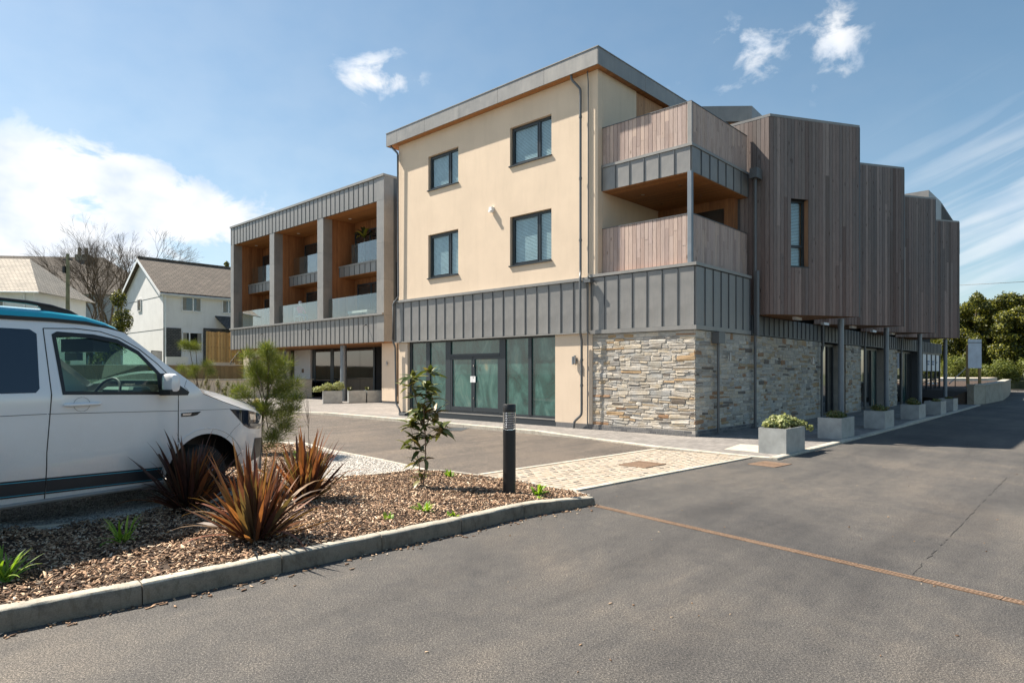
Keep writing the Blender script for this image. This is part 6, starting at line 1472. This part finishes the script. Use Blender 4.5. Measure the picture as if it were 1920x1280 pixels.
# gabled houses follow the building's axes
def house(label, u, Y, z0, ze, zr, wg, ln, wallm_, roofm, ov=.35):
    c = PW(u, Y); r = empty('house', label, 'house', (c.x, c.y, 0), BROT)
    m = MB(); m.box(0, ln, 0, wg, z0, ze); m.add([(0, 0, ze), (0, wg, ze), (0, wg / 2, zr), (.01 + ln, 0, ze), (.01 + ln, wg, ze), (.01 + ln, wg / 2, zr)], [(0, 1, 2), (5, 4, 3)]); m.build('wall', wallm_, r)
    rf = MB(); sl = (zr - ze) / (wg / 2); t = .14
    for s in (0, 1):
        ya, yb = (-ov, wg / 2) if s == 0 else (wg + ov, wg / 2); za, zb2 = ze - ov * sl + .06, zr + .06
        rf.add([(-ov, ya, za), (ln + ov, ya, za), (ln + ov, yb, zb2), (-ov, yb, zb2), (-ov, ya, za + t), (ln + ov, ya, za + t), (ln + ov, yb, zb2 + t), (-ov, yb, zb2 + t)], [(0, 3, 2, 1), (4, 5, 6, 7), (0, 1, 5, 4), (1, 2, 6, 5), (2, 3, 7, 6), (3, 0, 4, 7)])
    rf.build('roof', roofm, r); m = MB(); m.tube([(-ov, wg / 2, zr + .24), (ln + ov, wg / 2, zr + .24)], .12, 6); m.build('ridge', M['roof_brown'], r)
    for s in (0, 1):   # barge boards
        ya, yb = (-ov, wg / 2) if s == 0 else (wg + ov, wg / 2); za, zb2 = ze - ov * sl, zr + .02
        m = MB(); m.add([(-ov - .03, ya, za - .16), (-ov - .03, yb, zb2 - .16), (-ov - .03, yb, zb2 + .12), (-ov - .03, ya, za + .12), (-ov, ya, za - .16), (-ov, yb, zb2 - .16), (-ov, yb, zb2 + .12), (-ov, ya, za + .12)], [(0, 1, 2, 3), (7, 6, 5, 4), (0, 4, 5, 1), (3, 2, 6, 7), (0, 3, 7, 4)]); m.build('barge_board', M['upvc'], r)
    m = MB(); m.tube([(-ov, -ov - .05, ze - ov * sl + .02), (ln, -ov - .05, ze - ov * sl + .02)], .06, 8); m.build('gutter', M['upvc'], r)
    MB().box(-ov + .02, ln, -ov + .02, -.002, ze - ov * sl - .12, ze - ov * sl - .06).build('soffit', M['upvc'], r)
    return r
def hwin(r, x0, x1, z0, z1, face='y', pos=-.02, split=.5, curtain=True):
    w = MB(); f = .07
    def bb(u0, u1, za, zb2, d0=0, d1=.06): return w.box(u0, u1, pos - d1, pos - d0, za, zb2) if face == 'y' else w.box(pos - d1, pos - d0, u0, u1, za, zb2)
    bb(x0, x1, z0, z0 + f); bb(x0, x1, z1 - f, z1); bb(x0, x0 + f, z0, z1); bb(x1 - f, x1, z0, z1)
    if split: xm = x0 + (x1 - x0) * split; bb(xm - .05, xm + .05, z0 + f, z1 - f)
    o = w.build('window', M['upvc'], r); p = MB(); (p.box(x0 + f, x1 - f, pos - .03, pos - .01, z0 + f, z1 - f) if face == 'y' else p.box(pos - .03, pos - .01, x0 + f, x1 - f, z0 + f, z1 - f)); p.build('pane', M['darkpane'], o)
    if curtain and face == 'y':
        c = MB(); n = 6; wd = (x1 - x0) * .2
        for s in (x0 + f, x1 - f - wd):
            for i in range(n): c.box(s + wd * i / n, s + wd * (i + .8) / n, pos - .036, pos - .031, z0 + f + .05, z1 - f)
        c.build('curtain', simple('curtain', (.3, .28, .25), .9), o)
    return o
hz0 = 2.0
h1 = house('white rendered house with brown slate roof and slate-clad ground floor', 306, 52, hz0, 8.0, 11.1, 10.0, 16, M['white'], M['roof_brown'])
def HA(u, b=0): # position along the house front for a photograph column
    c = PW(306, 52); x0, y0 = c.x + b * dF[0], c.y + b * dF[1]; r = (u - CXP) / FPX; return (r * y0 - x0) / (dS[0] - r * dS[1])
def HB(u):
    c = PW(306, 52); r = (u - CXP) / FPX; return (r * c.y - c.x) / (dF[0] - r * dF[1])
def HZ(v, a, b=0): c = PW(306, 52); return EYE + (HOR - v) / FPX * (c.y + a * dS[1] + b * dF[1])
a0, a1 = HA(340), HA(377); hwin(h1, a0, a1, HZ(583, a0), HZ(556, a0), split=.58)
a0, a1 = HA(416), HA(450); hwin(h1, a0, a1, HZ(587, a0), HZ(562, a0), split=.35)
a0, a1 = HA(341), HA(379); hwin(h1, a0, a1, HZ(657, a0), HZ(622, a0), split=.36)
b0_, b1_ = HB(265.5), HB(259); hwin(h1, b0_, b1_, HZ(583, 0, b0_), HZ(560, 0, b0_), 'x', -.02, 0, False)
MB().box(.02, HA(340) - .05, -.1, -.002, hz0, HZ(615, 1)).box(HA(380) + .05, 15.9, -.1, -.002, hz0, HZ(619, 7)).build('slate_cladding', M['slate_clad'], h1)
m = MB(); m.tube([(.12, -.12, 7.7), (.12, -.12, hz0)], .06, 8); m.build('downpipe', M['upvc'], h1)
m = MB(); a0 = HA(403); zc_ = HZ(594, a0); m.add([(a0, -.01, zc_ + .1), (a0 + 4, -.01, zc_ + .1), (a0 + 4, -1.2, zc_ - 1.0), (a0 + .5, -1.2, zc_ - 1.0), (a0, -.01, zc_), (a0 + 4, -.01, zc_), (a0 + 4, -1.2, zc_ - 1.1), (a0 + .5, -1.2, zc_ - 1.1)], [(0, 1, 2, 3), (7, 6, 5, 4), (0, 3, 7, 4), (3, 2, 6, 7)]); m.build('porch_roof', M['slate_clad'], h1)
for (v_, ) in ((562,), (621,)):
    b_ = 4.3; m = MB(); m.box(-.012, -.002, .05, 9.95, HZ(v_, 0, b_) - .02, HZ(v_, 0, b_) + .02); m.build('render_bead', M['pipe'], h1)
m = MB(); m.obox(PW(311, 49), PW(352, 50), .1, 1.9, 2.75); m.build('garden_wall', M['white']); tag(bpy.data.objects['garden_wall'], 'short white garden wall at the foot of the white house', 'wall')
# house at the left edge, and the grey house behind the trees
h2 = house('pale house with light slate roof at the left edge above the van', 60, 58, 2.0, 9.0, 12.1, 9, 1, M['white'], M['roof_pale']) if False else None
c = PW(70, 55); h2 = empty('house', 'white house with pale slate hipped roof at the left edge above the van roof', 'house', (c.x, c.y, 0), .10)
ez = EYE + (HOR - 546) / FPX * 55; rz = EYE + (HOR - 483) / FPX * 58
MB().box(-14, -.3, 0, 8, 2, ez).build('wall', M['white'], h2)
m = MB(); m.add([(-15, -.4, ez + .9 * 0 - .1), (.35, -.4, ez - .1), (-3.0, 4, rz), (-15, 4, rz), (.35, 8.5, ez - .1), (-15, 8.5, ez - .1)], [(0, 1, 2, 3), (1, 4, 2), (4, 5, 3, 2)]); m.build('roof', M['roof_pale'], h2)
m = MB(); m.tube([(-15, -.5, ez - .15), (.35, -.5, ez - .15)], .07, 8); m.build('gutter', M['upvc'], h2); m = MB(); m.tube([(-1.0, -.08, ez), (-1.0, -.08, 2)], .06, 8); m.build('downpipe', M['upvc'], h2)
hwin(h2, -5.5, -2.6, ez - 2.0, ez - .6, split=.8)
c = PW(60, 92); h3 = empty('house', 'large grey house with long brown roof and chimney pots behind the bare trees', 'house', (c.x, c.y, 0), .12)
zr3 = EYE + (HOR - 480) / FPX * 96; ze3 = EYE + (HOR - 552) / FPX * 93
MB().box(-12, 15.5, 0, 9, 2, ze3).build('wall', simple('grey_render', (.34, .36, .38), .9), h3)
m = MB(); m.add([(-12.5, -.5, ze3), (16.1, -.5, ze3), (7.4, 4.5, zr3), (-12.5, 4.5, zr3), (16.1, 9.5, ze3), (-12.5, 9.5, ze3)], [(0, 1, 2, 3), (1, 4, 2), (4, 5, 3, 2)]); m.build('roof', M['roof_brown'], h3)
m = MB(); m.box(3.6, 5.4, 4.1, 4.9, zr3 - .6, zr3 + .35); ch = m.build('chimney', M['conc_wall'], h3)
for x_ in (4.0, 4.95): m = MB(); m.lathe([(.22, zr3 + .36), (.26, zr3 + .5), (.22, zr3 + 1.3), (.25, zr3 + 1.4)], 12, x_, 4.5); m.build('chimney_pot', simple('chimney_pot_clay', (.3, .25, .2), .9), ch)
hwin(h3, 1.5, 4.2, 5.0, 6.6, split=.5, curtain=False)
# pole
c = PW(127, 50); m = MB(); m.tube([(c.x, c.y, 1.9), (c.x, c.y, EYE + (HOR - 476) / FPX * 50)], [.17, .12], 10); pl = m.build('trunk_post', simple('pole_wood', (.22, .21, .13), .9, var=.3)); pl.name = 'telegraph_pole'; tag(pl, 'greenish wooden telegraph pole standing before the bare trees', 'pole')
m = MB(); m.box(c.x - .28, c.x - .1, c.y - .2, c.y + .05, 9.2, 9.7).box(c.x - .35, c.x + .35, c.y - .05, c.y + .05, 10.2, 10.3); m.build('pole_bracket', M['black'], pl)
# trees
def baretree(label, u, Y, z0, H, lean, seed, spread=.5, r0=.22, depth=6, ivy=0, group='bare trees behind the van'):
    rg = random.Random(seed); c = PW(u, Y); r = empty('bare_tree', label, 'tree', (c.x, c.y, z0), 0, group); tr, tw = MB(), MB()
    def grow(p, d, l, rad, k):
        q = p; pts = [p]; dd = d.copy()
        for i in range(3): dd = (dd + Vector((rg.gauss(0, .13), rg.gauss(0, .13), rg.gauss(.02, .08)))).normalized(); q = q + dd * l / 3; pts.append(q)
        (tr if k < 2 else tw).tube(pts, [rad, rad * .88, rad * .78, rad * .68], 6 if k < 2 else 3 if k > 3 else 4, caps=False)
        if k >= depth: return
        for i in range(2 if k == 0 else rg.choice([2, 3, 3])):
            a = rg.uniform(0, 6.28); t = rg.uniform(.25, .7) * spread * (1.5 if k == 0 else 1.15); ax = dd.orthogonal().normalized(); ax.rotate(Matrix.Rotation(a, 3, dd)); nd = dd.copy(); nd.rotate(Matrix.Rotation(t, 3, ax)); nd = (nd + Vector(lean) * .16 + Vector((0, 0, .06))).normalized()
            grow(pts[-1] if i else pts[-1], nd, l * rg.uniform(.66, .86), rad * rg.uniform(.52, .66), k + 1)
        if k > 0 and rg.random() < .6: grow(pts[1], (dd + Vector((rg.uniform(-.8, .8), rg.uniform(-.8, .8), .1))).normalized(), l * .6, rad * .4, k + 2)
    grow(Vector((0, 0, 0)), Vector((lean[0] * .3, 0, 1)).normalized(), H * .27, r0, 0)
    tr.build('trunk', M['bark'], r, smooth=True); tw.build('crown', M['twig'], r)
    if ivy: leafcloud('ivy', [(rg.uniform(-.5, .5) + lean[0] * .1 * j, rg.uniform(-.4, .4), .5 + j * .75, .55, .5, .6) for j in range(ivy)], 700 * ivy, .16, M['hedge'], r, seed=seed)
    return r
BT = [(168, 78, 2.0, 13.6, (-.45, 0, 0), 1, .62, .26, 5, 'bare windswept tree left of the group leaning over the telegraph pole'), (185, 76, 2.0, 14.4, (-.2, 0, 0), 2, .6, .24, 4, 'ivy-clad bare tree in the middle of the group'), (203, 74, 2.0, 16.6, (.1, 0, 0), 3, .62, .28, 6, 'tallest ivy-clad bare tree beside the white gable'), (158, 82, 2.0, 12.5, (-.5, 0, 0), 8, .65, .2, 0, 'bare tree behind the telegraph pole'), (225, 84, 2.0, 17.5, (.35, 0, 0), 5, .6, .24, 0, 'bare tree whose twigs show above the white gable')]
for (u, Y, z0, H, ln_, sd_, sp_, r0, iv, lb) in BT: baretree(lb, u, Y, z0, H * 1.08, ln_, sd_, sp_, r0, 7, iv)
for (u, sd_, lb, H) in ((345, 11, 'distant bare tree top left above the white house ridge', 13), (380, 12, 'distant bare tree top right above the white house ridge', 13.2)): baretree(lb, u, 82, 2.0, H + 1.2, (0, 0, 0), sd_, .8, .2, 5, 0, 'distant bare trees over the ridge')
def bush(name, label, cat, c, z, clumps, n, size, seed, mat='hedge', group=None, trunk=True):
    r = empty(name, label, cat, (c[0], c[1], z), 0, group); leafcloud('crown', clumps, n, size, M[mat], r, seed=seed)
    if trunk:
        m = MB()
        for cl in clumps[:5]: m.tube([(0, 0, 0), (cl[0] * .5, cl[1] * .5, cl[2] * .5), (cl[0], cl[1], cl[2])], [.1, .07, .03], 6)
        m.build('trunk', M['bark'], r)
    return r
bush('ivy_bush', 'ivy covered bush against the left side of the white gable', 'bush', PW(215, 50), 2.0, [(0, 0, 2.0, 1.0, .9, 1.4), (.5, .2, 3.6, .8, .8, 1.1), (-.6, 0, 1.2, .8, .8, .9), (.3, 0, 5.2, .6, .6, .8)], 7000, .16, 51)
# conifer tip beside the wing
c = PW(425, 70); r = empty('conifer', 'dark conifer tip showing at the left edge of the balcony wing', 'tree', (c.x, c.y, 2)); leafcloud('crown', [(0, 0, 4 + k * .9, 1.9 - .2 * k, 1.9 - .2 * k, .35) for k in range(9)], 5000, .3, M['hedge'], r, seed=61); m = MB(); m.tube([(0, 0, 0), (0, 0, 11.5)], [.2, .05], 6); m.build('trunk', M['bark'], r)

# ------------------------------------------------------------------ behind: right
rw = empty('retaining_wall', 'pale concrete retaining wall with a coping curving away at the far end of the side road', 'retaining wall', (0, 0, 0))
wp = [(22.6, 32.0), (23.6, 32.6), (27.5, 36.6), (33.2, 43.6), (39.0, 51.0)]
for i in range(len(wp) - 1):
    p, q = wp[i], wp[i + 1]; zt0, zt1 = [.93, .93, 1.0, 1.05, .95][i:i + 2]
    d = (Vector(q) - Vector(p)).normalized(); n_w = Vector((-d.y, d.x)) * .15; P4 = [Vector(p) - n_w, Vector(q) - n_w, Vector(q) + n_w, Vector(p) + n_w]; zz = [zt0, zt1, zt1, zt0]
    m = MB(); m.add([(a.x, a.y, -.05) for a in P4] + [(a.x, a.y, z) for a, z in zip(P4, zz)], [(0, 3, 2, 1), (4, 5, 6, 7), (0, 1, 5, 4), (1, 2, 6, 5), (2, 3, 7, 6), (3, 0, 4, 7)]); m.build('wall_section', M['conc_wall'], rw)
    P4 = [Vector(p) - n_w * 1.3, Vector(q) - n_w * 1.3, Vector(q) + n_w * 1.3, Vector(p) + n_w * 1.3]; m = MB(); m.add([(a.x, a.y, z + .003) for a, z in zip(P4, zz)] + [(a.x, a.y, z + .06) for a, z in zip(P4, zz)], [(0, 3, 2, 1), (4, 5, 6, 7), (0, 1, 5, 4), (1, 2, 6, 5), (2, 3, 7, 6), (3, 0, 4, 7)]); m.build('coping', M['edging'], rw)
gs('mulch_bank', [(21.0, 31.4), (22.4, 32.1), (27.2, 36.8), (32.8, 43.9), (38.4, 51.2), (30, 56), (20.5, 46)], -.1, lambda x, y: .25 + .65 * max(0, min(1, ((x - 21.5) * .5 + (y - 31) * .1))), M['mulch_bed'])
gs('upper_path', [(23, 45), (37.5, 51.2), (43, 57.5), (30, 61), (24, 60)], -.1, 1.12, M['lowwall'])
c = PW(1827, 37); sg = empty('sign_board', 'blank pale grey sign board on two brown timber posts above the retaining wall', 'sign', (c.x, c.y, 0), .05)
k = 37 / FPX; MB().box(-13.0 * k, 13.0 * k, -.04, -.002, EYE + (HOR - 690) * k, EYE + (HOR - 636) * k).build('panel', simple('blank_sign', (.62, .66, .72), .5), sg)
for s in (-1, 1): MB().box(s * 11.5 * k - .06, s * 11.5 * k + .06, .0, .1, .6, EYE + (HOR - 646) * k).build('post', M['sleeper'], sg)
MB().box(-13.2 * k, 13.2 * k, -.045, -.0, EYE + (HOR - 643) * k, EYE + (HOR - 641.5) * k).build('panel_joint', M['pipe'], sg)
rl = empty('handrail', 'sloping dark handrail left of the blank sign board', 'railing', (0, 0, 0)); m = MB(); m.tube([(*PW(1780, 36), .95), (*PW(1812, 44), 1.9)], .03, 8); m.build('rail', M['black'], rl)
for u_q, Yq, zq in ((1791, 38, 1.2), (1812, 44, 1.9)): m = MB(); m.tube([(*PW(u_q, Yq), .2), (*PW(u_q, Yq), zq)], .025, 6); m.build('post', M['black'], rl)
gs('hill', [(20, 62), (40, 58), (90, 75), (120, 140), (30, 140)], -.5, lambda x, y: .6 + max(0, (y - 60)) * .06, M['ground'])
rgx = random.Random(77)
HG = [(1790, 66, 9.0, 'leafy tree mostly hidden behind the timber bays'), (1822, 64, 9.3, 'broad sunlit leafy tree above the blank sign board'), (1858, 66, 9.2, 'dense leafy tree right of the sign board'), (1895, 62, 9.0, 'dense leafy tree above the curve of the road'), (1935, 64, 9.2, 'dense leafy tree at the right edge of the photo'), (1985, 64, 9.5, 'leafy tree just beyond the right edge')]
for i, (u, Y, H, lb) in enumerate(HG):
    cl = [(rgx.uniform(-2.6, 2.6), rgx.uniform(-1.8, 1.8), rgx.uniform(1.2, H - 1.0), rgx.uniform(.5, 1.3), rgx.uniform(.5, 1.2), rgx.uniform(.4, .9)) for _ in range(60)]
    bush('leafy_tree', lb, 'tree', PW(u, Y), .6, cl, 30000, .22, 80 + i, group='leafy trees lining the far road')
cl = [(x, rgx.uniform(-1, 1), rgx.uniform(.2, 1.6), rgx.uniform(.8, 1.4), .9, rgx.uniform(.5, .8)) for x in np.linspace(-6, 12, 40)]
c = PW(1840, 58); r = leafcloud('bramble_bank', cl, 26000, .18, M['grassgreen_dull'] if 'grassgreen_dull' in M else mat_var('bramble_leaf', [(0, (.07, .09, .015)), (.6, (.14, .17, .03)), (1, (.22, .24, .05))], .6, 4, 0, trans=.35), None, (c.x, c.y, .9), seed=95); tag(r, 'sunlit green brambles and undergrowth below the trees at the far road', 'undergrowth', kind='stuff')
# overhead wire
m = MB(); m.tube([(*PW(1700, 70), EYE + (HOR - 540) / FPX * 70), (*PW(1860, 62), EYE + (HOR - 531.5) / FPX * 62), (*PW(2050, 56), EYE + (HOR - 521) / FPX * 56)], .022, 5); tag(m.build('overhead_wire', M['black']), 'thin black overhead wire crossing the sky above the trees on the right', 'wire')

# grit and fallen scraps on the road
g = np.random.default_rng(123); nq = 150; X = g.uniform(-2, 9, nq); Y = g.uniform(2.2, 12, nq)
k = np.array([not inpoly(a, b_, bed) and not inpoly(a, b_, quad) and b_ < 4 + 0.9 * a + 6 for a, b_ in zip(X, Y)]); X, Y = X[k], Y[k]
tag(chips('road_grit', X, Y, np.full(len(X), .004), g, .006, .02, .003, M['mulch'], .05), 'loose grit and scraps scattered over the road', 'grit', kind='stuff')
# ------------------------------------------------------------------ on the balconies
def person(label, a, b, z, rz, top, legs):
    r = empty('person', label, 'person', toW(a, b) + (z,), BROT + rz)
    V = [(0, 0, .50), (0, 0, .75), (0, .0, .98), (0, .02, 1.06), (0, .03, 1.20)] + [(-.1, .05, .48), (-.12, .45, .50), (-.12, .5, .08), (-.12, .62, .03), (.1, .05, .48), (.12, .45, .50), (.12, .5, .08), (.12, .62, .03)] + [(-.19, 0, .96), (-.25, .08, .72), (-.15, .3, .66), (.19, 0, .96), (.25, .08, .72), (.15, .3, .66)]
    E = [(0, 1), (1, 2), (2, 3), (3, 4), (0, 5), (5, 6), (6, 7), (7, 8), (0, 9), (9, 10), (10, 11), (11, 12), (2, 13), (13, 14), (14, 15), (2, 16), (16, 17), (17, 18)]
    rad = [.13, .13, .12, .055, .10, .09, .065, .045, .04, .09, .065, .045, .04, .055, .042, .032, .055, .042, .032]
    me = bpy.data.meshes.new('body'); me.from_pydata(V, E, []); o = link('body', me, r); md = o.modifiers.new('skin', 'SKIN'); o.modifiers.new('sub', 'SUBSURF').levels = 1
    for sv, q in zip(me.skin_vertices[0].data, rad): sv.radius = (q, q)
    me.skin_vertices[0].data[0].use_root = True
    dg = bpy.context.evaluated_depsgraph_get(); ev = o.evaluated_get(dg); me2 = bpy.data.meshes.new_from_object(ev); o.modifiers.clear(); o.data = me2
    me2.materials.clear(); 
    for mt in (top, legs, simple('skin_tone', (.5, .3, .22), .6)): me2.materials.append(mt)
    for p in me2.polygons: c = p.center; p.material_index = 2 if c.z > 1.03 else (1 if (c.z < .6 and abs(c.x) < .2) or c.y > .33 else 0)
    m = MB(); m.lathe([(.05, 1.13), (.11, 1.2), (.115, 1.27), (.08, 1.33), (.02, 1.35)], 14, 0, -.01); m.build('hair', M['plaster_white'], r, smooth=True)
    return r
ba1 = openings[1]; yb1 = max(ba1) - 1.3
pink = simple('pink_top', (.75, .06, .16), .8); jeans = simple('blue_jeans', (.05, .12, .25), .8)
person('person in a pink top and blue jeans seated behind the middle balcony glass', WA + 1.0, yb1, zs + .02, -PI * .95, pink, jeans)
def chair(label, a, b, z, rz, mat):
    r = empty('balcony_chair', label, 'chair', toW(a, b) + (z,), BROT + rz); MB().box(-.26, .26, -.24, .26, .38, .44).build('seat', mat, r); MB().box(-.26, .26, -.28, -.22, .45, .95).build('backrest', mat, r)
    for sx_ in (-.24, .24):
        for sy_ in (-.22, .22): MB().box(sx_ - .02, sx_ + .02, sy_ - .02, sy_ + .02, 0, .375).build('leg', mat, r)
rat = simple('pale_rattan', (.6, .58, .52), .8)
chair('pale chair under the person on the middle balcony', WA + 1.0, yb1, zs + .02, -PI * .95, rat)
chair('pale chair at the right end of the middle balcony', WA + 1.1, yb1 - 3.1, zs + .02, PI * .2, rat)
chair('pale woven chair at the right end of the lower right balcony', WA + .9, min(openings[0]) + .6, zs + .02, PI * .5, rat)
r = empty('low_bench', 'low pale bench behind the glass of the lower right balcony', 'bench', toW(WA + .9, min(openings[0]) + 2.7) + (zs + .02,), BROT); MB().box(-.25, .25, -.9, .9, .22, .34).build('seat', rat, r)
for q in (-.8, .8): MB().box(-.2, .2, q - .05, q + .05, 0, .218).build('leg', rat, r)
r = empty('potted_palm', 'potted palm with drooping fronds on the upper right balcony', 'potted plant', toW(WA + 1.35, max(openings[0]) - 1.9) + (7.42,), 0)
m = MB(); m.lathe([(.16, 0), (.21, .4), (.19, .4)], 14); m.build('pot', M['soil'], r); m = MB(); m.tube([(0, 0, .38), (.03, 0, .9), (0, .02, 1.4)], [.04, .035, .03], 7); m.build('trunk', M['bark'], r)
fm_ = flaxleaf(.75, .16, 1.7, 8, M['hedge'])
for i in range(16): o = link('frond', fm_, r, (0, 0, 1.38)); o.rotation_euler = (Matrix.Rotation(i * 2.4, 3, 'Z') @ Matrix.Rotation(-R.uniform(.1, 1.0), 3, 'X')).to_euler()
# cleanup of empties that were never linked to a thing
print('objects', len(bpy.data.objects), 'tris', sum(len(o.data.polygons) for o in bpy.data.objects if o.type == 'MESH'))
